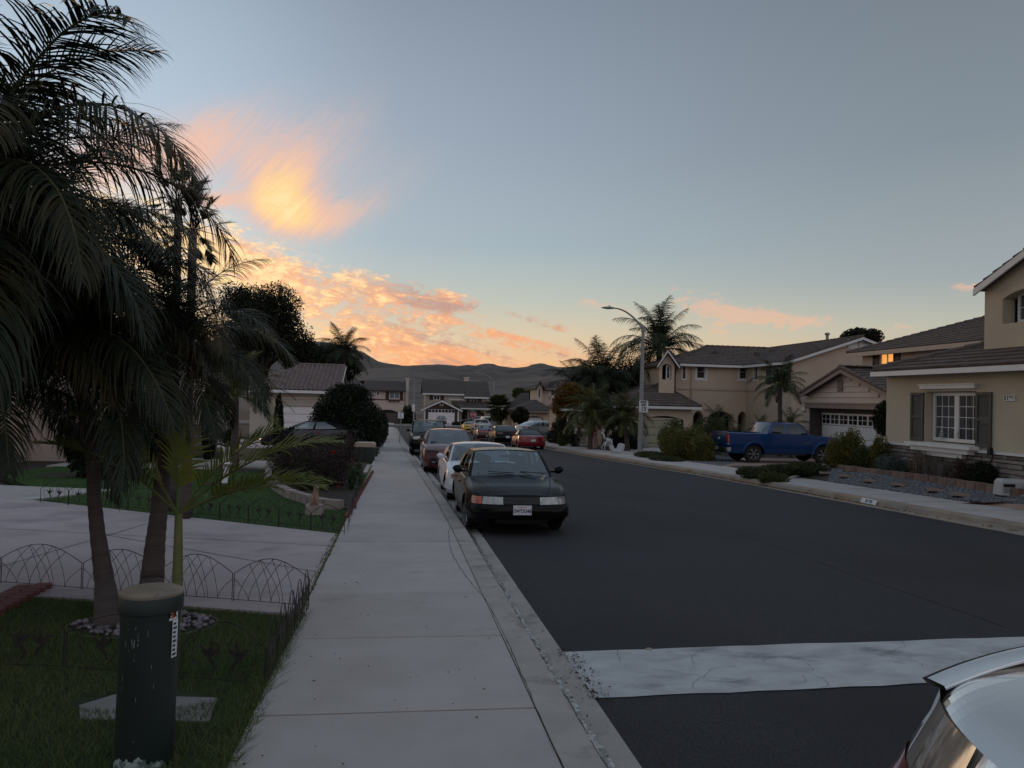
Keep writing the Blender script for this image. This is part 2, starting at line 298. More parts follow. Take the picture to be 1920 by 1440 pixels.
# ------------------------------------------------------------------ mesh building
class MB:
    def __init__(s): s.v = []; s.f = []; s.mi = []; s.cur = 0
    def add(s, vs_, fs):
        n = len(s.v); s.v.extend([tuple(v) for v in vs_]); s.f.extend([tuple(i + n for i in f) for f in fs]); s.mi.extend([s.cur] * len(fs)); return n
    def quad(s, a, b, c, d): s.add((a, b, c, d), ((0, 1, 2, 3),))
    def tri(s, a, b, c): s.add((a, b, c), ((0, 1, 2),))
    def poly(s, pts): s.add(pts, (tuple(range(len(pts))),))
    def box(s, lo, hi):
        x0, y0, z0 = lo; x1, y1, z1 = hi
        s.add([(x0, y0, z0), (x1, y0, z0), (x1, y1, z0), (x0, y1, z0), (x0, y0, z1), (x1, y0, z1), (x1, y1, z1), (x0, y1, z1)],
              [(0, 3, 2, 1), (4, 5, 6, 7), (0, 1, 5, 4), (1, 2, 6, 5), (2, 3, 7, 6), (3, 0, 4, 7)])
    def hexa(s, p): s.add(p, [(0, 3, 2, 1), (4, 5, 6, 7), (0, 1, 5, 4), (1, 2, 6, 5), (2, 3, 7, 6), (3, 0, 4, 7)])
    def prism(s, pts, dvec):
        n = len(pts); d = Vector(dvec); a = [Vector(p) for p in pts]; b = [p + d for p in a]
        s.add(a + b, [tuple(range(n))[::-1], tuple(range(n, 2 * n))] + [(i, (i + 1) % n, n + (i + 1) % n, n + i) for i in range(n)])
    def tube(s, pts, r, n=6, caps=True):
        pts = [Vector(p) for p in pts]; rs = r if isinstance(r, (list, tuple)) else [r] * len(pts)
        rings = []; prev = None
        for i, p in enumerate(pts):
            t = (pts[min(i + 1, len(pts) - 1)] - pts[max(i - 1, 0)])
            if t.length < 1e-9: t = Vector((0, 0, 1))
            t.normalize()
            a = prev - t * prev.dot(t) if prev is not None else (Vector((0, 0, 1)) if abs(t.z) < .9 else Vector((1, 0, 0)))
            if a.length < 1e-6: a = Vector((0, 1, 0))
            a = (a - t * a.dot(t)).normalized(); b = t.cross(a); prev = a
            rings.append([p + (a * math.cos(2 * PI * k / n) + b * math.sin(2 * PI * k / n)) * rs[i] for k in range(n)])
        vs_ = [q for rg in rings for q in rg]; fs = []
        for i in range(len(pts) - 1):
            for k in range(n): fs.append((i * n + k, i * n + (k + 1) % n, (i + 1) * n + (k + 1) % n, (i + 1) * n + k))
        if caps: fs.append(tuple(range(n))[::-1]); fs.append(tuple(range((len(pts) - 1) * n, len(pts) * n)))
        s.add(vs_, fs)
    def lathe(s, prof, c=(0, 0, 0), n=24, axis='z', caps=True):
        vs_ = []; fs = []
        for r, h in prof:
            for k in range(n):
                a = 2 * PI * k / n; x, y = r * math.cos(a), r * math.sin(a)
                p = (x, y, h) if axis == 'z' else ((h, x, y) if axis == 'x' else (x, h, y))
                vs_.append((c[0] + p[0], c[1] + p[1], c[2] + p[2]))
        for i in range(len(prof) - 1):
            for k in range(n): fs.append((i * n + k, i * n + (k + 1) % n, (i + 1) * n + (k + 1) % n, (i + 1) * n + k))
        if caps:
            if prof[0][0] > 1e-6: fs.append(tuple(range(n))[::-1])
            if prof[-1][0] > 1e-6: fs.append(tuple(range((len(prof) - 1) * n, len(prof) * n)))
        s.add(vs_, fs)
    def grid(s, P, flip=False, skip=None):                     # P[i][j] points
        ni, nj = len(P), len(P[0]); vs_ = [p for row in P for p in row]; fs = []
        for i in range(ni - 1):
            for j in range(nj - 1):
                if skip and skip(i, j): continue
                q = (i * nj + j, i * nj + j + 1, (i + 1) * nj + j + 1, (i + 1) * nj + j)
                fs.append(q[::-1] if flip else q)
        s.add(vs_, fs)
    def mesh(s, name, mats, smooth=False):
        me = bpy.data.meshes.new(name); me.from_pydata(s.v, [], s.f)
        if not isinstance(mats, (list, tuple)): mats = [mats]
        for m in mats: me.materials.append(m)
        if len(mats) > 1: me.polygons.foreach_set('material_index', s.mi)
        if smooth:
            me.polygons.foreach_set('use_smooth', [True] * len(me.polygons))
            if smooth != 'all':
                try: me.set_sharp_from_angle(angle=math.radians(38))
                except Exception: pass
        me.update(); return me
def link(name, me, parent=None, world=True, loc=None):
    o = bpy.data.objects.new(name, me); C.objects.link(o)
    if parent is not None:
        o.parent = parent
        if world:
            M_ = parent.get('_mw'); base = Vector(M_) if M_ is not None else Vector((0, 0, 0))
            o.matrix_parent_inverse = Matrix.Translation(-base)
    if loc is not None: o.location = loc
    return o
def part(name, mb, mats, parent, smooth=False, world=True):
    return link(name, mb.mesh(name, mats, smooth), parent, world)
def tag(o, label=None, cat=None, group=None, kind=None):
    if label: o['label'] = label
    if cat: o['category'] = cat
    if group: o['group'] = group
    if kind: o['kind'] = kind
    return o
ROOTW = []
def thing(name, label, cat, loc, group=None, world=True, rotz=0.):
    o = bpy.data.objects.new(name, None); C.objects.link(o); o.location = loc; o.rotation_euler = (0, 0, rotz); o.empty_display_size = .2
    tag(o, label, cat, group)
    if world: o['_mw'] = list(loc); ROOTW.append(o)
    return o
def single(name, mb, mats, label, cat, group=None, smooth=False): return tag(link(name, mb.mesh(name, mats, smooth)), label, cat, group)
def setting(name, mb, mats, smooth=False, kind='structure'): return tag(link(name, mb.mesh(name, mats, smooth)), kind=kind)
def lerp(a, b, t): return a + (b - a) * t
def vl(a, b, t): return Vector(a) * (1 - t) + Vector(b) * t
def text_mesh(s, size, mat, name, thick=.002, sx=1.0, bold=.0):
    cu = bpy.data.curves.new(name, 'FONT'); cu.body = s; cu.size = size; cu.align_x = 'CENTER'; cu.align_y = 'CENTER'; cu.extrude = thick; cu.offset = bold
    o = bpy.data.objects.new(name, cu); C.objects.link(o); o.scale = (sx, 1, 1)
    dg = bpy.context.evaluated_depsgraph_get(); dg.update()
    me = bpy.data.meshes.new_from_object(o.evaluated_get(dg)); me.transform(Matrix.Diagonal((sx, 1, 1, 1)))
    me.materials.clear(); me.materials.append(mat); bpy.data.objects.remove(o); bpy.data.curves.remove(cu); me.name = name; return me
def put_text(s, size, mat, name, parent, o, u, n, sx=1.0, world=True, bold=.0, upv=None):
    me = text_mesh(s, size, mat, name, .001, sx, bold)
    u = Vector(u).normalized(); n = Vector(n).normalized(); up = n.cross(u)
    me.transform(Matrix(((u.x, up.x, n.x, o[0]), (u.y, up.y, n.y, o[1]), (u.z, up.z, n.z, o[2]), (0, 0, 0, 1))))
    return link(name, me, parent, world)

# ------------------------------------------------------------------ ground
def flat(poly, dz): return [(x, y, gz(x, y) + dz) for x, y in poly]
mb = MB()
ys = [-60, -20, 0, 20, 60, 110, 150, 165, 200, 260]
xs = [-500, -200, -60, -20, 0, 20, 60, 200, 500]
mb.grid([[(x, y, gz(x, y) - .06) for x in xs] for y in ys], flip=True)
setting('ground', mb, DIRT)
# hills: one height field beyond the houses
SKY = [(-2000, 640), (0, 650), (400, 640), (600, 645), (640, 657), (672, 668), (705, 683), (730, 686), (760, 687), (820, 684), (850, 686), (890, 690), (905, 688), (925, 686), (962, 691), (1000, 688), (1040, 690), (1150, 694), (1300, 702), (1600, 735), (1920, 760), (4500, 790)]
FRT = [(-2000, 700), (0, 705), (500, 700), (640, 700), (716, 691), (762, 694), (816, 706), (870, 724), (930, 722), (1000, 712), (1060, 705), (1200, 712), (1600, 750), (1920, 770), (4500, 800)]
def interp(T, x):
    for (a, ya), (b, yb) in zip(T, T[1:]):
        if a <= x <= b:
            t = (x - a) / (b - a); t = t * t * (3 - 2 * t) if b - a > 60 else t
            return lerp(ya, yb, t)
    return T[-1][1]
def tel(T, px):                                              # tangent of elevation for that skyline column
    v = ray(px, interp(T, px)); return v.z / math.hypot(v.x, v.y), math.atan2(v.x, v.y)
cols = list(range(-1500, 500, 100)) + list(range(500, 1200, 8)) + list(range(1200, 3600, 80))
rads = [230, 280, 330, 380, 430, 480, 530, 580, 620, 660, 700, 760, 830, 900, 980, 1060, 1140, 1220, 1300, 1370, 1440, 1500, 1560, 1640, 1750, 1900]
rows = []
for px in cols:
    t1, a = tel(FRT, px); t2, _ = tel(SKY, px); row = []
    for R_ in rads:
        f = 1.85 + 650 * t1; s = 1.85 + 1500 * t2
        if R_ < 650: k = max(0, (R_ - 230) / 420); h = -3.2 + (f + 3.2) * (k * k * (3 - 2 * k))
        elif R_ < 1000: k = (R_ - 650) / 350; h = lerp(f, min(f, 1.85 + 1000 * t1 * .86), k)
        else: k = (R_ - 1000) / 500; k = min(1.25, k); h = lerp(min(f, 1.85 + 1000 * t1 * .86), s, math.sin(min(k, 1) * PI / 2)) - max(0, k - 1) * 60
        p = Vector((math.sin(a) * R_, math.cos(a) * R_, 0))
        w = 1 if R_ < 600 or 700 < R_ < 1440 else .12
        edge = min(1, (R_ - 230) / 150)
        h += (noise.fractal(p * .006, 1, 2.2, 5) * 9 + noise.fractal(Vector((p.x * .02, p.y * .004, 3)), 1, 2, 4) * 5) * w * edge * (R_ / 1500 + .25)
        row.append((p.x, p.y, h))
    rows.append(row)
mb = MB(); mb.grid(rows); setting('hills', mb, HILL, 'all')

KR = [(10.75, -12), (10.65, 8), (10.6, 12), (10.4, 17), (9.92, 26), (9.1, 35), (8.45, 43), (7.95, 51), (7.65, 60), (7.55, 75), (7.6, 92), (8.6, 98), (10.5, 102), (14, 104)]
def krx(y):
    for (xa, ya), (xb, yb) in zip(KR, KR[1:]):
        if ya <= y <= yb: return lerp(xa, xb, (y - ya) / (yb - ya))
    return KR[-1][0]
KLP = [(-12, 1.02), (12, 1.02), (18, .93), (25, .76), (37, .46), (60, .10), (83, -.2), (96, -.3), (200, -.3)]
def KL(y):                                                     # street side of the left kerb, which bends gently
    for (a, xa), (b, xb) in zip(KLP, KLP[1:]):
        if a <= y <= b: return lerp(xa, xb, (y - a) / (b - a))
    return xa
def WLx(y): return -.76 if y < 14 else lerp(-.76, -1.0, min(1, (y - 14) / 70))
def yrel(x, y):
    k = 1.0 if y < 25 else max(.05, 1 - (y - 25) / 4.0)
    return .135 + .38 * k * max(0, min(.78, x - krx(y) - 2.14))
def yz(x, y): return gz(x, y) + (yrel(x, y) if x > krx(y) + 2.1 and y < 96 else .09)
def onyard(px, py, dz=0.0):
    lo, hi = 10.0, 16.5
    for _ in range(40):
        m = (lo + hi) / 2; p = atX(px, py, m)
        if p.z > yz(m, p.y) + dz: lo = m
        else: hi = m
    return atX(px, py, (lo + hi) / 2)
# road
mb = MB()
left = [(KL(y) + .31, y) for y in (-12, 14, 18, 22, 26, 30, 34, 38, 44, 50, 56, 62, 70, 80, 90, 96)] + [(-1.2, 102), (-4, 105), (-60, 107)]
right = KR + [(60, 105)]
mb.poly(flat(left + [(-60, 121), (60, 121)] + right[::-1], 0.0))
setting('road', mb, ASPHALT)
def wavy(x0, y0, x1, y1, n, amp, sd):
    r_ = random.Random(sd); return [(lerp(x0, x1, i / n) + amp * noise.noise(Vector((i * .35, sd, 0))), lerp(y0, y1, i / n)) for i in range(n + 1)]
def seam(name, pts, w, mat, dz=.004):
    rows = []
    for i, p in enumerate(pts):
        a = pts[max(0, i - 1)]; b = pts[min(len(pts) - 1, i + 1)]; t = Vector((b[0] - a[0], b[1] - a[1])).normalized(); ww = w * random.uniform(.5, 1.4)
        rows.append([(p[0] + t.y * ww, p[1] - t.x * ww, gz(0, p[1]) + dz), (p[0] - t.y * ww, p[1] + t.x * ww, gz(0, p[1]) + dz)])
    mb = MB(); mb.grid(rows); setting(name, mb, mat)
SEAL = M('asphalt_seam', (.010, .010, .012), rough=.6)
seam('road_seam', wavy(5.6, 6.7, 5.3, 92, 160, .10, 3), .012, SEAL)
# cross gutter and painted marks
bq = [G(1080, 1225), G(1930, 1203), G(1990, 1282), G(1140, 1309)]
bq = [(1.335, 6.2), (10.64, 6.55), (10.65, 5.55), (1.335, 5.17)]
mb = MB(); n_ = 40
mb.grid([[(lerp(bq[3][0] if j < 0 else lerp(1.335, 10.64, i / n_), 0, 0), lerp(lerp(bq[3][1], bq[0][1], j / 4), lerp(bq[2][1], bq[1][1], j / 4), i / n_) + rng.normal(0, .008) * (j in (0, 4)),
          0.006 - .012 * math.sin(j / 4 * PI) * .3 + gz(0, 5.7 + (j / 4 - .5))) for j in range(5)] for i in range(n_ + 1)], flip=False)
o = setting('cross_gutter', mb, BAND)
mb = MB(); rc = random.Random(8)
for k in range(26):
    x, y = rc.uniform(1.5, 8), rc.uniform(5.2, 6.0); a = rc.uniform(-.5, .5) + (1.2 if rc.random() < .4 else 0)
    for j in range(rc.randint(4, 12)):
        x2, y2 = x + .06 * math.cos(a), min(6.3, max(5.15, y + .06 * math.sin(a))); nx, ny = -(y2 - y), (x2 - x); w_ = .02; mb.poly([(x + nx * w_, y + ny * w_, gz(0, y) + .0115), (x - nx * w_, y - ny * w_, gz(0, y) + .0115), (x2 - nx * w_, y2 - ny * w_, gz(0, y2) + .0115), (x2 + nx * w_, y2 + ny * w_, gz(0, y2) + .0115)]); x, y = x2, y2; a += rc.uniform(-.6, .6)
setting('gutter_cracks', mb, M('crack_dirt', (.02, .016, .013), rough=1))
mb = MB()
for k in range(6): x = 2.2 + k * .55; mb.poly(flat([(x, 98.6), (x + .36, 98.6), (x + .36, 99.6), (x, 99.6)], .005))
setting('stop_marking', mb, WHITEP)
# left pavement slabs: each one a piece
walk = tag(bpy.data.objects.new('sidewalk', None), kind='structure'); C.objects.link(walk)
ynear = G(700, 1335, .15).y; j0 = ynear - 1.53 * 5
y = j0; k = 0
ymarks = []
while y < 96:
    L_ = 1.53; ymarks.append(y)
    mb = MB(); g = .011; z0 = .15 + rng.normal(0, .0015)
    x0, x1, x2, x3 = WLx(y), KL(y) - .180, KL(y + L_) - .180, WLx(y + L_)
    P = flat([(x0, y + g), (x1, y + g), (x2, y + L_ - g), (x3, y + L_ - g)], z0); Q = flat([(x0 + .004, y + g + .004), (x1 - .004, y + g + .004), (x2 - .004, y + L_ - g - .004), (x3 + .004, y + L_ - g - .004)], z0)
    lo = [(p[0], p[1], p[2] - .1) for p in P]; mid_ = [(p[0], p[1], p[2] - .004) for p in P]
    mb.add(lo + mid_ + Q, [(0, 1, 5, 4), (1, 2, 6, 5), (2, 3, 7, 6), (3, 0, 4, 7), (4, 5, 9, 8), (5, 6, 10, 9), (6, 7, 11, 10), (7, 4, 8, 11), (8, 9, 10, 11)])
    part('paving_slab', mb, CONC, walk, world=False); y += L_; k += 1
mb = MB(); mb.grid([[(WLx(yy) - .02, yy, gz(0, yy) + .136), (KL(yy) - .17, yy, gz(0, yy) + .136)] for yy in [j0, 12, 18, 25, 37, 60, 83, 97]], flip=True); part('joint_bed', mb, M('joint', (.045, .04, .035), rough=1), walk, world=False)
# kerb strip, kerb face, gutter pan (profile swept along the street)
def sweep(path, prof, name, mat, parent=None, kind='structure', step=1.0, jitter=0.0, smooth=False):
    pts = []
    for (xa, ya), (xb, yb) in zip(path, path[1:]):
        n = max(1, int(math.hypot(xb - xa, yb - ya) / step))
        pts += [(lerp(xa, xb, i / n), lerp(ya, yb, i / n)) for i in range(n)]
    pts.append(path[-1]); rows = []
    for i, p in enumerate(pts):
        a = pts[max(0, i - 1)]; b = pts[min(len(pts) - 1, i + 1)]; t = Vector((b[0] - a[0], b[1] - a[1])).normalized(); nrm = Vector((t.y, -t.x))
        rows.append([(p[0] + nrm.x * (d + rng.normal(0, jitter)), p[1] + nrm.y * (d + 0), gz(0, p[1]) + z) for d, z in prof])
    mb = MB(); mb.grid(rows, flip=True)
    if parent: return part(name, mb, mat, parent, smooth)
    return setting(name, mb, mat, smooth, kind)
sweep([(KL(y) - 1.02, y) for y in (-8, 12, 18, 25, 37, 60, 83, 96)] + [(-2.4, 102), (-6, 105)], [(.845, .10), (.846, .151), (1.03, .150), (1.06, .135), (1.075, .015), (1.10, -.004), (1.17, -.014), (1.24, -.006), (1.33, .006), (1.331, -.05)], 'kerb', GUTTER, jitter=.001)
sweep(KR, [(-.005, -.04), (0, .006), (.25, -.008), (.30, .02), (.33, .10), (.37, .125), (.55, .135), (.56, .09)], 'kerb_far_side', KERBR, step=1.2)
sweep(KR, [(.56, .10), (.561, .135), (2.15, .150), (2.16, .06)], 'sidewalk_far_side', CONC, step=1.53)
mb = MB()
for yy in np.arange(4, 92, 1.53):
    x = krx(yy); mb.poly(flat([(x + .57, yy), (x + 2.14, yy + .02), (x + 2.14, yy + .035), (x + .57, yy + .015)], .1545))
setting('sidewalk_joints', mb, M('joint', (.045, .04, .035)))
# wandering crack and the seam beside the kerb strip
def ribbon(pts, w, dz, name, mat, kind='structure', jit=.0, **kw):
    rows = []
    for i, p in enumerate(pts):
        a = pts[max(0, i - 1)]; b = pts[min(len(pts) - 1, i + 1)]; t = Vector((b[0] - a[0], b[1] - a[1])).normalized()
        ww = (w(i / (len(pts) - 1)) if callable(w) else w) * (1 + rng.uniform(-jit, jit))
        rows.append([(p[0] + t.y * ww, p[1] - t.x * ww, gz(0, p[1]) + dz), (p[0] - t.y * ww, p[1] + t.x * ww, gz(0, p[1]) + dz)])
    mb = MB(); mb.grid(rows); return setting(name, mb, mat, kind=kind)
cr = []
for i in range(200):
    y = 3.2 + i * .12; x = .85 + .012 * math.sin(y * 1.3)
    if 7.3 < y < 12.5: x = .85 - .16 * math.sin((y - 7.3) / 5.2 * PI) ** 1.0 * .9
    cr.append((x + KL(y) - 1.02 + rng.normal(0, .004), y))
ribbon(cr, .0022, .1535, 'crack', M('crack_dirt', (.02, .016, .013), rough=1), jit=.5)
WATER_GLINT = M('gutter_water_glint', (.16, .155, .15), (.50, .49, .48), rough=.12, scale=16, bump=1.0, bscale=25, spec=1.0, lo=.45, hi=.6)  # pale flecks in the water's colour stand in for glints of sky
ribbon([(1.172 + KL(2.6 + i * .09) - 1.02 + .010 * math.sin(i * .5) + rng.normal(0, .006), 2.6 + i * .09) for i in range(330)], .020, -.003, 'gutter_water_glint', WATER_GLINT, jit=.55)
# leaf litter in the gutter and kerb grit
mb = MB(); lit = [(random.gauss(1.165, .022) if random.random() < .75 else random.gauss(1.28, .12), random.uniform(2.6, 26)) for _ in range(520)] + [(random.gauss(1.36, .05) + (6.2 - yy) * .10 * 0, yy) for yy in [random.uniform(5.1, 6.25) for _ in range(260)]] + [(random.uniform(-.74, .8), random.uniform(3, 9)) for _ in range(60)]
for x, y in lit:
    z = gz(x, y) + (.004 if x > .9 else .158) + .006; x += KL(y) - 1.02; a = random.uniform(0, 6.28); s = random.uniform(.005, .016)
    c_, s_ = math.cos(a) * s, math.sin(a) * s
    mb.quad((x - c_, y - s_, z), (x + s_ * .4, y - c_ * .4, z + random.uniform(.002, .012)), (x + c_, y + s_, z + .002), (x - s_ * .4, y + c_ * .4, z + .004))
setting('leaf_litter', mb, M('dead_leaf', (.10, .055, .03), (.04, .028, .02), rough=.9, scale=40), kind='stuff')
# right hand kerb litter
mb = MB()
for _ in range(2600):
    y = random.choice([random.gauss(21, 3.0), random.gauss(30, 2.5), random.gauss(37, 3)]); x = krx(y) + random.gauss(.27, .05); a = random.uniform(0, 6.28); s = random.uniform(.015, .05); z = gz(x, y) + .012
    c_, s_ = math.cos(a) * s, math.sin(a) * s
    mb.quad((x - c_, y - s_, z), (x + s_ * .5, y - c_ * .5, z + .02), (x + c_, y + s_, z + .004), (x - s_ * .5, y + c_ * .5, z + .01))
setting('kerb_litter', mb, M('dead_leaf_tan', (.30, .17, .08), (.16, .09, .05), rough=.9, scale=20), kind='stuff')

# drives, paths, lawns --------------------------------------------------------
def sheet(name, poly, dz, mat, kind='structure', depth=.12):
    mb = MB(); P = flat(poly, dz)
    a = sum(P[i][0] * P[(i + 1) % len(P)][1] - P[(i + 1) % len(P)][0] * P[i][1] for i in range(len(P)))
    if a < 0: P = P[::-1]
    n = len(P); Q = [(p[0], p[1], p[2] - depth) for p in P]
    mb.add(P + Q, [tuple(range(n))] + [(i, n + i, n + (i + 1) % n, (i + 1) % n) for i in range(n)])
    return setting(name, mb, mat, kind=kind)
e1 = G(580, 1150, .15); e2 = G(100, 1118, .15); f1 = G(645, 1000, .15); f2 = G(60, 937, .15); p0 = G(0, 905, .15); p1 = G(215, 918, .15)
DRV = [(-.775, e1.y), (e2.x - 6, e2.y + 1.0), (-16, e2.y + 2), (-16, 19.5), (p0.x - 4, p0.y + .1), (p0.x, p0.y), (p1.x, p1.y), (f2.x, f2.y), (-.775, f1.y)]
sheet('driveway', [(-.775, e1.y), (e2.x, e2.y), (-16, e2.y + 1.4), (-16, f2.y + 3.6), (f2.x, f2.y), (-.775, f1.y)], .146, CONC2)
sheet('garden_path', [(f2.x - .05, f2.y + .02), (-16, f2.y + 3.65), (-16, 21.5), (p1.x - 2, p1.y + .6), (p1.x, p1.y)], .150, CONC)
mb = MB()
for (x0, y0, x1, y1) in [(-.78, 10.4, -12, 14.0), (-4.2, 8.3, -3.4, 13.7), (-9.0, 9.3, -8.0, 15.8), (-.78, 12.1 - 3.4, -3.9, 11.4)]:
    t = Vector((x1 - x0, y1 - y0)).normalized() * .006; mb.poly(flat([(x0 + t.y, y0 - t.x), (x1 + t.y, y1 - t.x), (x1 - t.y, y1 + t.x), (x0 - t.y, y0 + t.x)], .150))
setting('driveway_joints', mb, M('joint', (.045, .04, .035)))
sheet('near_lawn', [(-.80, -6), (-.80, e1.y - .01), (e2.x, e2.y - .01), (-14, e2.y + .9), (-14, -6)], .128, LAWN)
LAWN2 = [(-.80, f1.y + .02), (-.80, 22.3), (-3.2, 23.4), (-5.5, 23.6), (-9.5, 24.2), (-9.8, 21.6), (p1.x - 1.9, p1.y + .7), (p1.x, p1.y + .03), (f2.x, f2.y + .03)]
sheet('front_lawn', LAWN2, .12, LAWN)
d1a = G(700, 884, .15); 
sheet('neighbour_driveway', [(-.78, 23.2), (-3.6, 24.6), (-9, 26), (-9, 29.5), (-.78, 26.6)], .147, CONC)
sheet('neighbour_lawn', [(-.80, 26.9), (-9, 29.8), (-9, 38), (-.80, 36)], .11, LAWN)
sheet('house_forecourt', [(-.79, 36.3), (-14, 38.5), (-14, 47.8), (-.79, 47.8)], .140, CONC2)
sheet('entrance_path', [(-5.2, 23.7), (-9.8, 24.3), (-9.8, 27.2), (-5.2, 26.0)], .152, CONC)
# right side of the street
YS = M('yard_soil', (.075, .06, .05), (.045, .038, .032), rough=1, scale=3)
mb = MB(); rows = []
for yy in [-5, 5, 10, 14, 16, 17, 18, 19, 20, 21, 22, 23, 24, 25, 26, 27, 28, 29, 30, 33, 36, 40, 45, 50, 60, 75, 90, 95]:
    xb0 = krx(yy) + 2.17; rows.append([(x, yy, yz(x, yy) - .012) for x in [xb0, xb0 + .2, xb0 + .4, xb0 + .6, xb0 + .8, 20, 40, 90]])
mb.grid(rows, flip=True); setting('yard', mb, YS)
sheet('yard_left', [(-.80, 22.4), (-.80, 97), (-90, 97), (-90, 22.4)], .085, DIRT)
mb = MB(); mb.grid([[(x, yy, yz(x, yy) + .012) for x in (krx(yy) + 2.155, krx(yy) + 2.4, krx(yy) + 2.6, krx(yy) + 2.8, krx(yy) + 2.96, 18)] for yy in (3, 6, 9, 12, 14, 15, 15.9)], flip=True)
p_, q_ = onyard(1925, 941), onyard(1768, 946); mb.poly([(krx(15.9) + 2.155, 15.9, gz(0, 15.9) + .152), (q_.x, q_.y, q_.z + .018), (p_.x, p_.y, p_.z + .018), (p_.x + .3, 15.9, yz(p_.x + .3, 15.9) + .014)][::-1]); setting('pink_driveway', mb, PINK)
sheet('blue_truck_driveway', [(krx(27) + 2.16, 26.2), (14.2, 27.0), (19.5, 30.2), (19.5, 35.3), (14.2, 34.6), (krx(33) + 2.14, 33)], .152, PINK)
sheet('garage_driveway', [(krx(40) + 2.13, 39.6), (15.0, 45.9), (18.4, 45.9), (14.2, 37.4), (krx(37.4) + 2.13, 37.4)], .15, CONC)
sheet('side_lawn', [(krx(40) + 2.15, 40.2), (14.2, 45.6), (12.6, 46), (krx(46) + 2.15, 47.0)], .14, LAWN)
sheet('corner_lawn', [(krx(52) + 2.13, 52), (15, 54), (15, 60), (krx(60) + 2.13, 61)], .14, LAWN)
sheet('entrance_walk', [(krx(47.5) + 2.13, 47.6), (14.5, 47.4), (14.5, 50.5), (krx(50.5) + 2.13, 50.8)], .15, CONC)
# far side of the crossing
sheet('kerb_crossing', [(-60, 121), (60, 121), (60, 121.5), (-60, 121.5)], .12, GUTTER)
sheet('sidewalk_crossing', [(-60, 121.52), (60, 121.52), (60, 123.2), (-60, 123.2)], .14, CONC)
sheet('lots', [(-60, 123.3), (60, 123.3), (60, 149.5), (-60, 149.5)], .10, M('dry_yard', (.10, .075, .055), (.06, .055, .035), rough=1, scale=.6))
sheet('far_driveway', [(4.6, 123.25), (12.0, 123.25), (12.0, 149), (4.6, 149)], .15, CONC2)
sheet('far_driveway_side', [(-6.5, 123.25), (-.6, 123.25), (-.6, 139.8), (-6.5, 139.8)], .15, CONC)
sheet('far_lawn', [(-.4, 124), (3.0, 124), (3.0, 134), (-.4, 134)], .16, LAWN)

# grass
def pip(x, y, P):
    c = False; j = len(P) - 1
    for i in range(len(P)):
        if (P[i][1] > y) != (P[j][1] > y) and x < (P[j][0] - P[i][0]) * (y - P[i][1]) / (P[j][1] - P[i][1]) + P[i][0]: c = not c
        j = i
    return c
def grass(name, poly, n, h, w, mat, dz=.12, avoid=(), bumps=0., lean=.5):
    xs_ = [p[0] for p in poly]; ys_ = [p[1] for p in poly]
    x = rng.uniform(min(xs_), max(xs_), n * 3); y = rng.uniform(min(ys_), max(ys_), n * 3)
    keep = np.array([pip(a, b, poly) and not any(math.hypot((a - c[0]) / c[2], (b - c[1]) / c[3]) < 1 for c in avoid) for a, b in zip(x, y)]); x = x[keep][:n]; y = y[keep][:n]; n = len(x)
    a = rng.uniform(0, 2 * PI, n); hh = h * rng.uniform(.5, 1.3, n); z = -SLOPE * y + dz
    lx = rng.normal(0, lean, n) * hh; ly = rng.normal(0, lean, n) * hh
    ca, sa = np.cos(a) * w, np.sin(a) * w
    v = np.empty((n, 3, 3)); v[:, 0] = np.stack([x - ca, y - sa, z], 1); v[:, 1] = np.stack([x + ca, y + sa, z], 1); v[:, 2] = np.stack([x + lx, y + ly, z + hh], 1)
    me = bpy.data.meshes.new(name); me.vertices.add(n * 3); me.vertices.foreach_set('co', v.ravel()); me.loops.add(n * 3); me.loops.foreach_set('vertex_index', np.arange(n * 3, dtype=np.int32))
    me.polygons.add(n); me.polygons.foreach_set('loop_start', np.arange(0, n * 3, 3, dtype=np.int32)); me.materials.append(mat); me.update(calc_edges=True)
    return tag(link(name, me), kind='stuff')
RING = G(265, 1175, .13)
LIDC = ((G(150, 1320, .1) + G(390, 1330, .1)) / 2)
grass('grass', [(-.79, 2.2), (-.79, e1.y - .02), (e2.x, e2.y - .02), (-6, e2.y + .35), (-6, 2.2)], 150000, .040, .0028, GRASSN, .128, avoid=[(RING.x, RING.y + .05, .55, .35), (LIDC.x, LIDC.y, .40, .17)])
grass('grass_clumps', [(-.84, 2.2), (-.84, e1.y), (-.72, e1.y), (-.72, 2.2)], 5000, .06, .003, GRASSN, .13, lean=.9)
grass('lawn_grass', LAWN2, 120000, .035, .006, GRASS, .12)

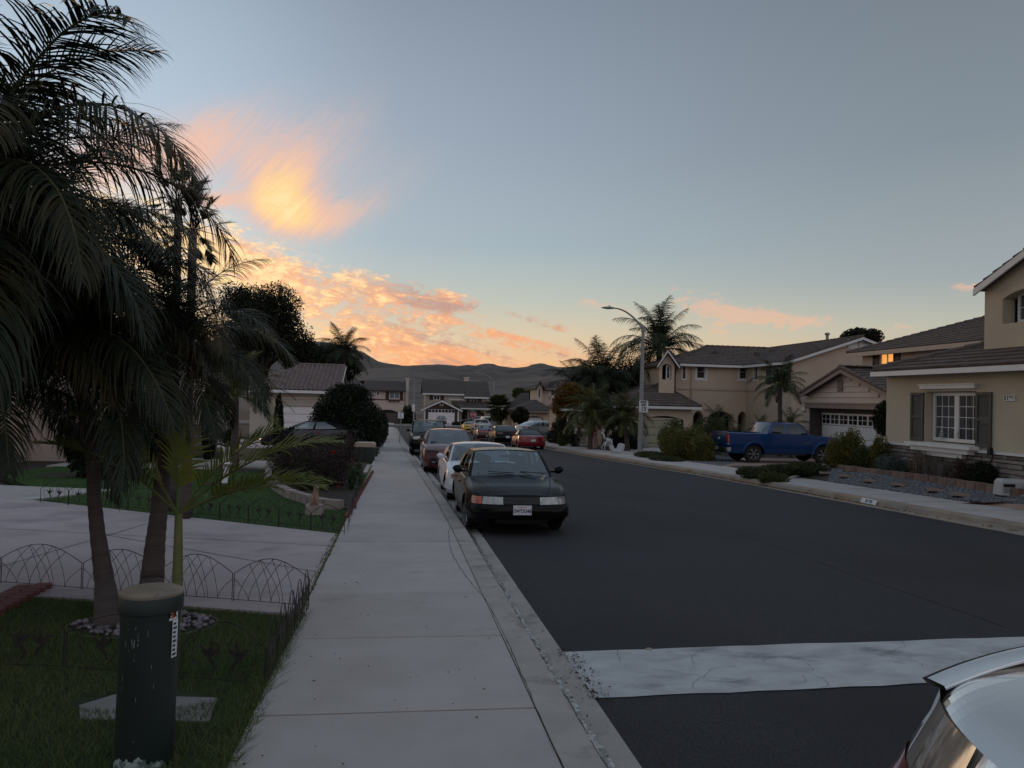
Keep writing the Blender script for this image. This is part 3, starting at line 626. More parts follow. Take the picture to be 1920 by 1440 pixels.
# ------------------------------------------------------------------ house kit
class Fr:
    def __init__(s, o, u): s.o = Vector((o[0], o[1], 0)); s.u = Vector((u[0], u[1], 0)).normalized(); s.n = Vector((s.u.y, -s.u.x, 0))
    def p(s, a, z, d=0.0): q = s.o + s.u * a + s.n * d; return Vector((q.x, q.y, z))
    def box(s, mb, a0, a1, z0, z1, d0, d1):
        mb.hexa([s.p(a0, z0, d1), s.p(a1, z0, d1), s.p(a1, z0, d0), s.p(a0, z0, d0), s.p(a0, z1, d1), s.p(a1, z1, d1), s.p(a1, z1, d0), s.p(a0, z1, d0)])
def edges(pts):
    out = []
    for i in range(len(pts)):
        a, b = Vector(pts[i]), Vector(pts[(i + 1) % len(pts)]); out.append((Fr(a, b - a), (b - a).length))
    return out
def wall_panel(mb, fr, w, z0, z1, ops=(), depth=.12, gable=None, a0=0):
    A = sorted({a0, w} | {o[0] for o in ops} | {o[1] for o in ops}); Z = sorted({z0, z1} | {o[2] for o in ops} | {o[3] for o in ops})
    for i in range(len(A) - 1):
        for j in range(len(Z) - 1):
            ca, cz = (A[i] + A[i + 1]) / 2, (Z[j] + Z[j + 1]) / 2
            if any(o[0] < ca < o[1] and o[2] < cz < o[3] for o in ops): continue
            mb.quad(fr.p(A[i], Z[j]), fr.p(A[i + 1], Z[j]), fr.p(A[i + 1], Z[j + 1]), fr.p(A[i], Z[j + 1]))
    for o in ops:
        b0, b1, c0, c1 = o[:4]; dd = o[4] if len(o) > 4 else depth
        mb.quad(fr.p(b0, c0), fr.p(b0, c1), fr.p(b0, c1, -dd), fr.p(b0, c0, -dd)); mb.quad(fr.p(b1, c0, -dd), fr.p(b1, c1, -dd), fr.p(b1, c1), fr.p(b1, c0))
        mb.quad(fr.p(b0, c1), fr.p(b1, c1), fr.p(b1, c1, -dd), fr.p(b0, c1, -dd)); mb.quad(fr.p(b0, c0, -dd), fr.p(b1, c0, -dd), fr.p(b1, c0), fr.p(b0, c0))
        if len(o) > 5 and o[5]:                                # arched head: spandrels fill the corners
            h = o[5]; n = 8; pts = [(b0 + (b1 - b0) * k / n, c1 - h + h * math.sin(PI * k / n) ** .8) for k in range(n + 1)]
            for k in range(n):
                (x0, y0), (x1, y1) = pts[k], pts[k + 1]
                mb.quad(fr.p(x0, y0, -.002), fr.p(x1, y1, -.002), fr.p(x1, c1, -.002), fr.p(x0, c1, -.002)); mb.quad(fr.p(x0, y0, -.002), fr.p(x0, y0, -dd), fr.p(x1, y1, -dd), fr.p(x1, y1, -.002))
    if gable:
        ga, gh = gable; mb.tri(fr.p(a0, z1), fr.p(w, z1), fr.p(ga, gh))
def walls(root, pts, z0, z1, mat, ops={}, gables={}, name='wall', dk=True):
    mb = MB()
    for i, (fr, w) in enumerate(edges(pts)): wall_panel(mb, fr, w, z0, z1, ops.get(i, ()), gable=gables.get(i))
    part(name, mb, mat, root)
    return edges(pts)
def window(root, fr, a0, a1, z0, z1, d=-.08, cols=1, gx=1, gz_=2, fm=None, pane=None, bar=.05, trim=0., tm=None, name='window', mull=.07):
    fm = fm or TRIM; pane = pane or PANE; mb = MB(); t = .04
    fr.box(mb, a0, a0 + bar, z0, z1, d, d + t); fr.box(mb, a1 - bar, a1, z0, z1, d, d + t); fr.box(mb, a0 + bar, a1 - bar, z0, z0 + bar, d, d + t); fr.box(mb, a0 + bar, a1 - bar, z1 - bar, z1, d, d + t)
    if trim:
        for q in ((a0 - trim, a0, z0 - trim, z1 + trim), (a1, a1 + trim, z0 - trim, z1 + trim), (a0, a1, z0 - trim, z0), (a0, a1, z1, z1 + trim)): fr.box(mb, *q, -.02, .035)
    W_ = (a1 - a0 - 2 * bar - (cols - 1) * mull) / cols; cells = []
    for c in range(cols):
        b0 = a0 + bar + c * (W_ + mull); b1 = b0 + W_
        if c: fr.box(mb, b0 - mull, b0, z0 + bar, z1 - bar, d, d + t)
        mm = min(.016, bar * .6)
        for k in range(1, gz_):
            zz = lerp(z0 + bar, z1 - bar, k / gz_); fr.box(mb, b0, b1, zz - mm / 2, zz + mm / 2, d + .006, d + .022)
        for k in range(1, gx):
            aa = lerp(b0, b1, k / gx); fr.box(mb, aa - mm / 2, aa + mm / 2, z0 + bar, z1 - bar, d + .008, d + .020)
        cells.append((b0, b1))
    w = part(name, mb, fm, root)
    for b0, b1 in cells:
        m2 = MB(); fr.box(m2, b0, b1, z0 + bar, z1 - bar, d - .012, d + .002); part('pane', m2, pane, w)
    return w
def shutter(root, fr, a0, a1, z0, z1, mat, d=0.0, louv=True):
    mb = MB(); b = min(.07, (a1 - a0) * .2); zm = (z0 + z1) / 2
    for q in ((a0, a0 + b, z0, z1), (a1 - b, a1, z0, z1), (a0 + b, a1 - b, z0, z0 + b), (a0 + b, a1 - b, z1 - b, z1), (a0 + b, a1 - b, zm - b / 2, zm + b / 2)): fr.box(mb, *q, d + .005, d + .05)
    s = part('shutter', mb, mat, root)
    if louv:
        m2 = MB(); n = max(4, int((z1 - z0) / .06))
        for k in range(n):
            z = lerp(z0 + b, z1 - b, (k + .5) / n)
            if abs(z - zm) < b / 2: continue
            hh = (z1 - z0) / n * .42
            m2.hexa([fr.p(a0 + b, z - hh, d + .035), fr.p(a1 - b, z - hh, d + .035), fr.p(a1 - b, z - hh, d + .008), fr.p(a0 + b, z - hh, d + .008), fr.p(a0 + b, z + hh * .7, d + .018), fr.p(a1 - b, z + hh * .7, d + .018), fr.p(a1 - b, z + hh * .9, d + .008), fr.p(a0 + b, z + hh * .9, d + .008)])
        part('louvre', m2, mat, s)
    else:
        m2 = MB(); fr.box(m2, a0 + b, a1 - b, z0 + b, z1 - b, d + .004, d + .02); part('shutter_panel', m2, mat, s)
def garage_door(root, fr, a0, a1, z0, z1, d, mat, rows=4, cols=8, glass=True, frame=TRIM, fw=.09):
    door = MB(); fr.box(door, a0, a1, z0, z1, d - .05, d - .02); dr = part('garage_door', door, mat, root)
    W_ = (a1 - a0) / cols; H_ = (z1 - z0) / rows
    for r in range(rows):
        for c in range(cols):
            m2 = MB(); x0, x1 = a0 + c * W_ + W_ * .09, a0 + (c + 1) * W_ - W_ * .09; y0, y1 = z0 + r * H_ + H_ * .14, z0 + (r + 1) * H_ - H_ * .14
            if glass and r == rows - 1:
                fr.box(m2, x0, x1, y0, y1, d - .019, d - .012); part('pane', m2, PANE, dr)
                if glass == 2:
                    m3 = MB(); xm = (x0 + x1) / 2; fr.box(m3, xm - .015, xm + .015, y0, y1, d - .0115, d); ym = (y0 + y1) / 2; fr.box(m3, x0, xm - .0152, ym - .012, ym + .012, d - .0115, d - .002); fr.box(m3, xm + .0152, x1, ym - .012, ym + .012, d - .0115, d - .002); part('muntin', m3, mat, dr)
            else:
                e = .02; m2.hexa([fr.p(x0, y0, d - .019), fr.p(x1, y0, d - .019), fr.p(x1 - e, y0 + e, d), fr.p(x0 + e, y0 + e, d), fr.p(x0, y1, d - .019), fr.p(x1, y1, d - .019), fr.p(x1 - e, y1 - e, d), fr.p(x0 + e, y1 - e, d)])
                part('door_panel', m2, mat, dr)
    m4 = MB()
    for r in range(1, rows): fr.box(m4, a0, a1, z0 + r * H_ - .008, z0 + r * H_ + .008, d - .0195, d - .017)
    part('panel_joint', m4, DARK, dr)
    if frame:
        mb = MB(); fr.box(mb, a0 - fw, a0, z0, z1 + fw, d - .03, d + .03); fr.box(mb, a1, a1 + fw, z0, z1 + fw, d - .03, d + .03); fr.box(mb, a0, a1, z1, z1 + fw, d - .03, d + .03); part('door_frame', mb, frame, root)
    return dr
_tm = {}
def tile_mesh(style, mat, w, L_):
    k = (style, mat.name, round(w, 3), round(L_, 3))
    if k not in _tm:
        mb = MB()
        if style == 'flat':
            x = w * .485; mb.hexa([(-x, -.02, .012), (x, -.02, .012), (x, L_ * 1.05, .004), (-x, L_ * 1.05, .004), (-x * .99, -.02, .060), (x * .99, -.02, .060), (x * .97, L_ * 1.05, .024), (-x * .97, L_ * 1.05, .024)])
        else:
            rows = []
            for yy, zz in ((-.03, .045), (L_ * 1.04, .015)):
                rows.append([(-w / 2 + w * t / 8, yy, zz + w * .26 * max(0, math.sin(PI * (t / 8) * 1.35)) - (.02 if t > 6 else 0)) for t in range(9)])
            mb.grid(rows, flip=False); mb.grid([[(p[0], p[1], p[2] - .03) for p in rows[0]], rows[0]])
        _tm[k] = mb.mesh('roof_tile', mat, style != 'flat')
    return _tm[k]
class Roof:
    def __init__(s, root, mat, style='flat', w=.33, L_=.36, budget=300, thick=.10, bare=False):
        s.root, s.mat, s.style, s.w, s.L, s.budget, s.th, s.bare = root, mat, style, w, L_, budget, thick, bare; s.slab = MB(); s.t = []; s.ridge = MB()
    def slope(s, EL, ER, TR, TL, tiles=True):                  # eave left, eave right, top right, top left, seen from outside
        EL, ER, TR, TL = map(Vector, (EL, ER, TR, TL)); u = (ER - EL).normalized(); n = u.cross((TL + TR) / 2 - EL).normalized(); v = n.cross(u)
        P = [EL, ER, TR, TL] if (TR - TL).length > .02 else [EL, ER, TR]
        s.slab.prism([p - n * s.th for p in P], n * s.th)
        if not tiles or s.bare: return
        H_ = (TL - EL).dot(v); aL = (TL - EL).dot(u) / H_; W_ = (ER - EL).length; aR = ((TR - ER).dot(u)) / H_; k = 0
        while k * s.L < H_ - .05:
            sv = k * s.L + s.L * .5; xl = aL * sv; xr = W_ + aR * sv; off = (k % 2) * s.w * .5 if s.style == 'flat' else 0
            i0 = math.floor((xl - off) / s.w)
            x = i0 * s.w + off
            while x < xr - .02:
                c0, c1 = max(x, xl), min(x + s.w, xr)
                if c1 - c0 > s.w * .18:
                    s.t.append((EL + u * ((c0 + c1) / 2) + v * (k * s.L) + n * .002, u, v, n, (c1 - c0) / s.w))
                x += s.w
            k += 1
    def cap(s, a, b, r=.11):
        a, b = Vector(a), Vector(b); d = (b - a); n = max(1, int(d.length / .38)); d /= n
        for i in range(n): s.ridge.tube([a + d * i + Vector((0, 0, .03)), a + d * (i + 1.08) + Vector((0, 0, .015))], [r, r * .82], 6)
    def finish(s):
        ro = part('roof', s.slab, s.mat, s.root)
        base = Vector(s.root['_mw']); me = tile_mesh(s.style, s.mat, s.w, s.L)
        s.t.sort(key=lambda q: (q[0] - CAM).length); rest = MB()
        T0 = [v.co.copy() for v in me.vertices]; F0 = [tuple(p.vertices) for p in me.polygons]
        for i, (o, u, v, n, sx) in enumerate(s.t):
            jr = rng.normal(0, .0025); M_ = Matrix(((u.x * sx, v.x, n.x, o.x), (u.y * sx, v.y, n.y, o.y), (u.z * sx, v.z, n.z, o.z + jr), (0, 0, 0, 1)))
            if i < s.budget:
                ob = bpy.data.objects.new('roof_tile', me); C.objects.link(ob); ob.parent = ro; ob.matrix_parent_inverse = Matrix.Translation(-base); ob.matrix_basis = M_
                ob.matrix_parent_inverse = ro.matrix_parent_inverse.inverted() @ Matrix.Translation(-base) if False else Matrix.Identity(4)
            else: rest.add([M_ @ p for p in T0], F0)
        if rest.v: tag(part('roof_tiles', rest, s.mat, ro, world=False), kind='stuff')
        if s.ridge.v: tag(part('ridge_caps', s.ridge, s.mat, ro, world=False), kind='stuff')
        return ro
def bar(root, name, a, b, h, t, mat, up=(0, 0, 1)):            # straight trim between two points, h high, t thick
    a, b = Vector(a), Vector(b); d = (b - a).normalized(); s_ = d.cross(Vector(up)).normalized() * t / 2; w = Vector((0, 0, h / 2)); mb = MB()
    mb.hexa([a - s_ - w, b - s_ - w, b + s_ - w, a + s_ - w, a - s_ + w, b - s_ + w, b + s_ + w, a + s_ + w]); return part(name, mb, mat, root)
# NOTE on tiles: their coordinates are world coordinates and roof carries the parent inverse, so roof-local space equals world space.

# ============================================================ house A, nearest on the right
hA = thing('stucco_house', 'sand stucco house nearest on the right, with stone base, grey shutters and number 5196', 'house', (14.05, 21.5, gz(0, 21.5)))
ed = walls(hA, [(14.05, 21.5), (14.05, 7), (25, 7), (25, 21.5)], -.9, 2.95, STUCCOA, {0: [(21.5 - 19.76, 21.5 - 17.86, 1.0, 2.34, .30)]})
fa = ed[0][0]
window(hA, fa, 1.77, 3.61, 1.03, 2.32, d=-.24, cols=2, gx=3, gz_=4, pane=PANEC, bar=.09, mull=.16)
shutter(hA, fa, 1.16, 1.70, 1.0, 2.31, SHUT); shutter(hA, fa, 3.68, 4.20, .98, 2.31, SHUT)
mb = MB(); fa.box(mb, 1.60, 3.70, 2.405, 2.50, .003, .10); fa.box(mb, 1.56, 3.74, 2.50, 2.53, .003, .13); part('window_head', mb, TRIM, hA)
mb = MB(); fa.box(mb, 1.45, 3.95, .90, .985, .14, .42); fa.box(mb, 1.62, 3.80, .78, .898, .14, .34); fa.box(mb, 1.95, 3.5, .66, .778, .14, .26); fa.box(mb, 1.62, 3.76, .93, .99, -.23, .139); part('window_sill', mb, TRIM, hA)
mb = MB(); fa.box(mb, -.10, 1.45, .845, .905, .003, .17); fa.box(mb, 3.951, 14.4, .845, .905, .003, .17); fa.box(mb, 1.451, 3.95, .845, .897, .003, .138)
part('stone_cap', mb, TRIM, hA)
mb = MB(); fa.box(mb, -.05, 14.4, -.95, .84, .002, .06); back = part('stone_backing', mb, MORTAR, hA)
z = -.62
while z < .80:
    h = rng.choice([.09, .12, .155]); h = min(h, .835 - z)
    if h < .05: break
    a = -.06 + rng.uniform(-.1, 0)
    while a < 6.6:
        L_ = rng.uniform(.18, .58); a0 = max(a, -.07); m2 = MB(); d1 = rng.uniform(.095, .135); j = lambda: rng.uniform(-.008, .008)
        if a + L_ - a0 > .04 and z + h > gz(0, 21.5 - a) - .02:
            m2.hexa([fa.p(a0, z + .004, .05), fa.p(a + L_ - .012, z + .004, .05), fa.p(a + L_ - .018, z + .01, d1 + j()), fa.p(a0 + .006, z + .01, d1 + j()), fa.p(a0, z + h - .01, .05), fa.p(a + L_ - .012, z + h - .01, .05), fa.p(a + L_ - .018, z + h - .014, d1 + j()), fa.p(a0 + .006, z + h - .014, d1 + j())])
            part('stone', m2, STONE, hA)
        a += L_
    z += h
nb = Fr((14.05, 21.5), (0, -1))
mb = MB(); nb.box(mb, 4.58, 4.92, 2.10, 2.235, .003, .035); npl = part('house_number', mb, WHITEP, hA)
put_text('5196', .135, BLACKP, 'digits', npl, nb.p(4.75, 2.167, .038), nb.u, nb.n, sx=1.15, bold=.004)
mb = MB(); mb.tube([nb.p(4.35, .93, .12), nb.p(4.4, .98, .16), nb.p(4.47, .9, .2), nb.p(4.44, .7, .2), nb.p(4.3, .5, .2), nb.p(4.5, .3, .22), nb.p(4.9, .1, .25)], .018, 6); nb.box(mb, 4.33, 4.42, .84, 1.0, .171, .24); part('cable_box', mb, PLAST, hA)
R_ = Roof(hA, TILE)
ex, ez, pt = 13.62, 2.93, .335
yA_ = atX(1638, 703, ex).y
R_.slope((ex, yA_, ez), (ex, 7, ez), (ex + 5.2, 7, ez + 5.2 * pt), (ex + 5.2, yA_ - 5.2, ez + 5.2 * pt))
R_.slope((25, yA_, ez), (ex, yA_, ez), (ex + 5.2, yA_ - 5.2, ez + 5.2 * pt), (25, yA_ - 5.2, ez + 5.2 * pt), tiles=False)
R_.cap((ex, yA_, ez + .03), (ex + 5.2, yA_ - 5.2, ez + 5.2 * pt + .03))
# upper storey gable
R_.slope((14.55, 19.25, 4.98), (14.55, 19.25, 4.98 + 1e-6), (14.55, 16.5, 6.15), (14.55, 16.5, 6.15)) if False else None
ue = atX(1827, 540, 14.78); uy, uz = ue.y, ue.z; ur = uz + (uy - 16.45) * .42
R_.slope((22, uy, uz), (14.78, uy, uz), (14.78, 16.45, ur), (22, 16.45, ur)); R_.slope((14.78, 32.9 - uy, uz), (22, 32.9 - uy, uz), (22, 16.45, ur), (14.78, 16.45, ur))
R_.finish()
walls(hA, [(15.0, 18.8), (15.0, 14.2), (22, 14.2), (22, 18.8)], 3.0, uz - .02, STUCCOA, {0: [(.62, 2.25, 4.05, 4.86, .35, .18)]}, {0: (2.35, ur - .12), 2: (2.3, ur - .12)}, name='upper_wall')
window(hA, Fr((15.0, 18.8), (0, -1)), .78, 2.2, 4.08, 4.82, d=-.33, cols=2, gz_=2, pane=PANEC, bar=.07, mull=.1)
for dz_, nm in ((0, 'rake_board'),):
    bar(hA, nm, (14.76, uy, uz - .12), (14.76, 16.45, ur - .12), .17, .05, TRIM); bar(hA, nm, (14.76, 16.45, ur - .12), (14.76, 32.9 - uy, uz - .12), .17, .05, TRIM)
mb = MB(); mb.box((ex - .07, 7, 2.77), (ex + .04, yA_ + .06, 2.90)); mb.box((ex + .041, yA_ - .03, 2.77), (24, yA_ + .06, 2.90)); part('gutter', mb, TRIM, hA)
mb = MB(); mb.box((ex + .041, 7, 2.80), (14.046, yA_ - .05, 2.83)); part('soffit', mb, STUCCOA, hA)

# ============================================================ house B: garage with lap siding, upper floor with a lit window
hB = thing('siding_house', 'pink beige house with lap siding garage and one lit upstairs window', 'house', (19.5, 36.6, gz(0, 35)))
mb = MB(); fb = Fr((19.5, 36.6), (0, -1)); Wb = 6.88
wall_panel(mb, fb, Wb, -.9, 2.33, [(.70, 6.16, -.9, 1.80, .58)], gable=(3.42, 3.50))
for fr, w in edges([(19.5, 36.6), (19.5, 29.72), (27, 29.72), (27, 36.6)])[1:]: wall_panel(mb, fr, w, -.9, 2.33)
part('wall', mb, SIDING, hB)
mb = MB(); fb.box(mb, .703, .73, -.8, 1.79, -.575, .0); fb.box(mb, 6.13, 6.157, -.8, 1.79, -.575, .0); fb.box(mb, .73, 6.13, 1.60, 1.795, -.575, -.50); part('door_jamb', mb, M('jamb_dark', (.07, .06, .06), (.09, .075, .07)), hB)
bh = .235; z = -.75
while z < 3.45:
    def half(zz): return 0 if zz < 2.33 else (zz - 2.33) / (3.5 - 2.33)
    zt = min(z + bh, 3.47); l0 = 3.42 * half(zt); l1 = Wb - (Wb - 3.42) * half(zt)
    segs = [(l0, l1)] if z >= 1.78 else [(0, .70), (6.16, Wb)]
    for a, b in segs:
        if b - a < .12: continue
        m2 = MB(); m2.hexa([fb.p(a, z, .055), fb.p(b, z, .055), fb.p(b, z, .003), fb.p(a, z, .003), fb.p(a, zt, .010), fb.p(b, zt, .010), fb.p(b, zt, .003), fb.p(a, zt, .003)]); part('siding_board', m2, SIDING, hB)
    z += bh
mb = MB(); fb.box(mb, .45, 6.45, 1.80, 2.0, .057, .13); fb.box(mb, .42, 6.48, 2.0, 2.03, .057, .16); part('door_lintel', mb, TAUPE, hB)
garage_door(hB, fb, .80, 6.06, -.66, 1.58, -.56, WDOOR, rows=4, cols=7, glass=2, frame=None)
mb = MB(); fb.box(mb, 3.22, 3.62, 2.56, 3.12, .057, .09); v_ = part('gable_vent', mb, TAUPE, hB)
for k in range(6):
    m2 = MB(); z = 2.61 + k * .082; fb.box(m2, 3.26, 3.58, z, z + .04, .091, .12); part('vent_slat', m2, TAUPE, v_)
mb = MB(); q = fb.p(.33, 1.72, .10); mb.lathe([(.03, -.12), (.08, -.08), (.10, 0), (.07, .09), (.02, .12)], q, 10); fb.box(mb, .30, .36, 1.68, 1.78, .036, .08); part('wall_lamp', mb, TRIM, hB)
R_ = Roof(hB, TILE)
rx0 = 19.12
gl_ = atX(1500, 738, rx0); ga_ = atX(1576, 690, rx0); gr_y = 2 * ga_.y - gl_.y
R_.slope((27, gl_.y, gl_.z), (rx0, gl_.y, gl_.z), (rx0, ga_.y, ga_.z), (27, ga_.y, ga_.z)); R_.slope((rx0, gr_y, gl_.z), (27, gr_y, gl_.z), (27, ga_.y, ga_.z), (rx0, ga_.y, ga_.z)); R_.cap((rx0 - .05, ga_.y, ga_.z + .02), (26, ga_.y, ga_.z + .02))
R_.cap((rx0 + .02, gl_.y, gl_.z + .02), (rx0 + .02, ga_.y, ga_.z + .03), .09); R_.cap((rx0 + .02, gr_y, gl_.z + .02), (rx0 + .02, ga_.y, ga_.z + .03), .09)
def hip_block(Rf, x0, x1, y0, y1, z, pitch, sides='wsen', ov=.45):
    x0 -= ov; x1 += ov; y0 -= ov; y1 += ov; hw = min(x1 - x0, y1 - y0) / 2; zt = z + hw * pitch
    if x1 - x0 < y1 - y0: A = (x0 + hw, y0 + hw, zt); B = (x0 + hw, y1 - hw, zt)
    else: A = (x0 + hw, y0 + hw, zt); B = (x1 - hw, y0 + hw, zt)
    nw, ne, sw, se = (x0, y1, z), (x1, y1, z), (x0, y0, z), (x1, y0, z)
    if x1 - x0 < y1 - y0:
        Rf.slope(nw, sw, A, B, 'w' in sides); Rf.slope(sw, se, A, A, 's' in sides); Rf.slope(se, ne, B, A, 'e' in sides); Rf.slope(ne, nw, B, B, 'n' in sides)
        Rf.cap(sw, A); Rf.cap(nw, B); Rf.cap(se, A); Rf.cap(A, B)
    else:
        Rf.slope(sw, se, B, A, 's' in sides); Rf.slope(nw, sw, A, A, 'w' in sides); Rf.slope(se, ne, B, B, 'e' in sides); Rf.slope(ne, nw, A, B, 'n' in sides)
        Rf.cap(sw, A); Rf.cap(nw, A); Rf.cap(se, B); Rf.cap(A, B)
    return A, B
XB = 23.4; yN = atX(1617, 670, XB).y; yM = atX(1711, 650, XB).y; ezB = atX(1640, 660, XB).z
lw0, lw1 = atX(1650, 674, XB).y, atX(1675, 674, XB).y; lz1, lz0 = atX(1662, 662, XB).z, atX(1662, 688, XB).z
walls(hB, [(XB, yN), (XB, 27.5), (32, 27.5), (32, yN)], .5, ezB, SIDING, {0: [(yN - lw0, yN - lw1, lz0, lz1, .1)]}, name='upper_wall')
fB2 = Fr((XB, yN), (0, -1))
window(hB, fB2, yN - lw0, yN - lw1, lz0, lz1, d=-.08, cols=2, gz_=1, pane=PANELIT, bar=.06, name='window')
shutter(hB, fB2, yN - lw0 - .55, yN - lw0 - .05, lz0, lz1 + .05, SHUT, louv=False); shutter(hB, fB2, yN - lw1 + .05, yN - lw1 + .55, lz0, lz1 + .05, SHUT, louv=False)
hip_block(R_, XB, 32, 27.5, yN, ezB, .36, 'ws', .55)
R_.finish()
bar(hB, 'fascia', (XB - .56, yN + .6, ezB - .11), (XB - .56, 26.95, ezB - .11), .20, .05, TRIMB)
bar(hB, 'fascia', (rx0, gl_.y, gl_.z - .13), (rx0, ga_.y, ga_.z - .13), .16, .05, TAUPE); bar(hB, 'fascia', (rx0, ga_.y, ga_.z - .13), (rx0, gr_y, gl_.z - .13), .16, .05, TAUPE)
mb = MB(); mb.box((29.2, 30.6, 5.6), (30.2, 31.3, 6.75)); mb.box((29.1, 30.5, 6.75), (30.3, 31.4, 6.9)); part('chimney', mb, STUCCOP, hB)

# ============================================================ house C: two storeys, garage wing
YC = 50.0
xa, xb = atY(1268, 680, YC).x, atY(1400, 683, YC).x; ezC = (atY(1268, 680, YC).z + atY(1400, 684, YC).z) / 2
yJ = atX(1485, 680, xb).y; xap = atY(1612, 632, yJ); ezJ = atY(1485, 680, yJ).z
hC = thing('two_storey_house', 'large beige two storey stucco house behind the blue pickup, with arched ground floor openings', 'house', (xa, YC, gz(0, 50)))
def A_(px, py, Y=YC): p = atY(px, py, Y); return p.x, p.z
ops = []
for (x0, x1, y0, y1, dd, ar) in [(1306, 1323, 683, 711, .12, 0), (1386, 1401, 683, 712, .12, 0), (1279.5, 1286, 683, 711, .12, 0), (1300, 1318, 770, 815, .9, .35), (1327, 1376, 770, 815, .9, .45), (1384, 1399.5, 771, 815, .9, .35)]:
    X0, Z1 = A_(x0, y0); X1, Z0 = A_(x1, y1); Z0 = max(Z0, -1.0) if dd > .5 else Z0; ops.append((X0 - xa, X1 - xa, Z0, Z1, dd, ar))
body = [(xa, YC), (xb, YC), (xb, yJ), (xb + 11.5, yJ), (xb + 11.5, 58), (xa, 58)]
Wj = YC - yJ
def B_(px, py): p = atX(px, py, xb); return YC - p.y, p.z
wops = []
for (x0, x1, y0, y1) in [(1414, 1421, 683, 712), (1447, 1473, 683, 716)]:
    a0, z1 = B_(x0, y0); a1, z0 = B_(x1, y1); wops.append((a0, a1, z0, z1, .1))
ezC = ezJ = (ezC + ezJ) / 2
ed = walls(hC, body, -1.6, ezC + .05, STUCCO, {0: ops, 1: wops}, {2: (xap.x - xb, xap.z - .12)})
for o in ops[:2]: window(hC, ed[0][0], o[0] + .02, o[1] - .02, o[2] + .02, o[3] - .02, trim=.12, bar=.06)
o = ops[2]; window(hC, ed[0][0], o[0] + .01, o[1] - .01, o[2], o[3], trim=.07, bar=.04)
o = wops[0]; window(hC, ed[1][0], o[0] + .01, o[1] - .01, o[2], o[3], trim=.1, bar=.05)
o = wops[1]; window(hC, ed[1][0], o[0] + .02, o[1] - .02, o[2], o[3], cols=2, gx=2, gz_=2, bar=.06)
sw_ = (o[1] - o[0]) * .33; shutter(hC, ed[1][0], o[0] - sw_ - .05, o[0] - .03, o[2] - .1, o[3] + .02, SHUT, louv=False); shutter(hC, ed[1][0], o[1] + .03, o[1] + sw_ + .05, o[2] - .1, o[3] + .02, SHUT, louv=False)
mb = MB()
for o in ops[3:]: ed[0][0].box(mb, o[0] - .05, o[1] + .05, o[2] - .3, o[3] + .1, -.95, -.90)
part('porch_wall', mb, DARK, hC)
zb_ = A_(1268, 727)[1]; mb = MB(); ed[0][0].box(mb, 0.02, xb - xa, zb_ - .09, zb_ + .07, .003, .06); ed[1][0].box(mb, 0.06, Wj + .06, zb_ - .09, zb_ + .07, .003, .06); part('band_course', mb, TRIMB, hC)
mb = MB(); mb.tube([(xa + 1.05, YC - .36, ezC - .05), (xa + 1.05, YC - .10, ezC - .4), (xa + 1.05, YC - .08, 1.9)], .045, 6); part('downpipe', mb, STUCCO, hC)
vx, vz = A_(1609, 646, yJ)
for k in (-1, 1):
    mb = MB(); f2 = ed[2][0]; c_ = vx - xb + k * .36; f2.box(mb, c_ - .30, c_ + .30, vz - .28, vz + .28, .003, .03); vv = part('gable_vent', mb, TRIM, hC)
    for i in range(5): m2 = MB(); f2.box(m2, c_ - .26, c_ + .26, vz - .25 + i * .105, vz - .19 + i * .105, .031, .06); part('vent_slat', m2, TRIM, vv)
R_ = Roof(hC, TILE, w=.34, L_=.38)
rz = xap.z; xr = xap.x
R_.slope((xb - .45, 58.4, ezC), (xb - .45, yJ - .35, ezC), (xr, yJ - .35, rz), (xr, 58.4, rz)); R_.slope((xr + (xr - xb + .45), yJ - .35, ezC), (xr + (xr - xb + .45), 58.4, ezC), (xr, 58.4, rz), (xr, yJ - .35, rz), tiles=False); R_.cap((xr, yJ - .35, rz), (xr, 58.4, rz))
zr2 = A_(1347, 651, 54)[1]; xr2 = A_(1347, 651, 54)[0]
R_.slope((xa - .45, YC - .45, ezC), (xb + 1.6, YC - .45, ezC), (xb + 3.6, 54, zr2), (xa + 3.6, 54, zr2)); R_.slope((xa - .45, 58.45, ezC), (xa - .45, YC - .45, ezC), (xa + 3.6, 54, zr2), (xa + 3.6, 54, zr2)); R_.cap((xa + 3.6, 54, zr2 + .02), (xb + 3.4, 54, zr2 + .02)); R_.cap((xa - .45, YC - .45, ezC + .02), (xa + 3.6, 54, zr2 + .02))
# bay
YB = 47.6; bx0, bz = A_(1236, 682, YB); bx1 = A_(1265, 682, YB)[0]; bap = A_(1249, 656, YB)
wx0, wz1 = A_(1242, 682, YB); wx1, wz0 = A_(1259, 712, YB)
eb = walls(hC, [(bx0, YB), (bx1, YB), (bx1 * .995 * (YC + 1) / YB, YC + 1), (bx0 * (YC + 1) / YB * 1.02, YC + 1)], 1.2, bz, STUCCO, {0: [(wx0 - bx0, wx1 - bx0, wz0, wz1, .22, .15)]}, {0: (bap[0] - bx0, bap[1] - .1)}, name='bay_wall')
window(hC, eb[0][0], wx0 - bx0 + .3, wx1 - bx0 - .03, wz0 + .03, wz1 - .05, d=-.2, bar=.06)
kk = 53.5 / YB * 1.03
R_.slope(((bx0 - .2) * kk, 53.5, bz - .12), (bx0 - .2, YB - .3, bz - .12), (bap[0], YB - .3, bap[1]), (bap[0] * kk, 53.5, bap[1]), tiles=False); R_.slope((bx1 + .2, YB - .3, bz - .12), ((bx1 + .2) * kk, 53.5, bz - .12), (bap[0] * kk, 53.5, bap[1]), (bap[0], YB - .3, bap[1]), tiles=False); R_.cap((bap[0], YB - .3, bap[1]), (bap[0] * kk, 53.5, bap[1]), .08)
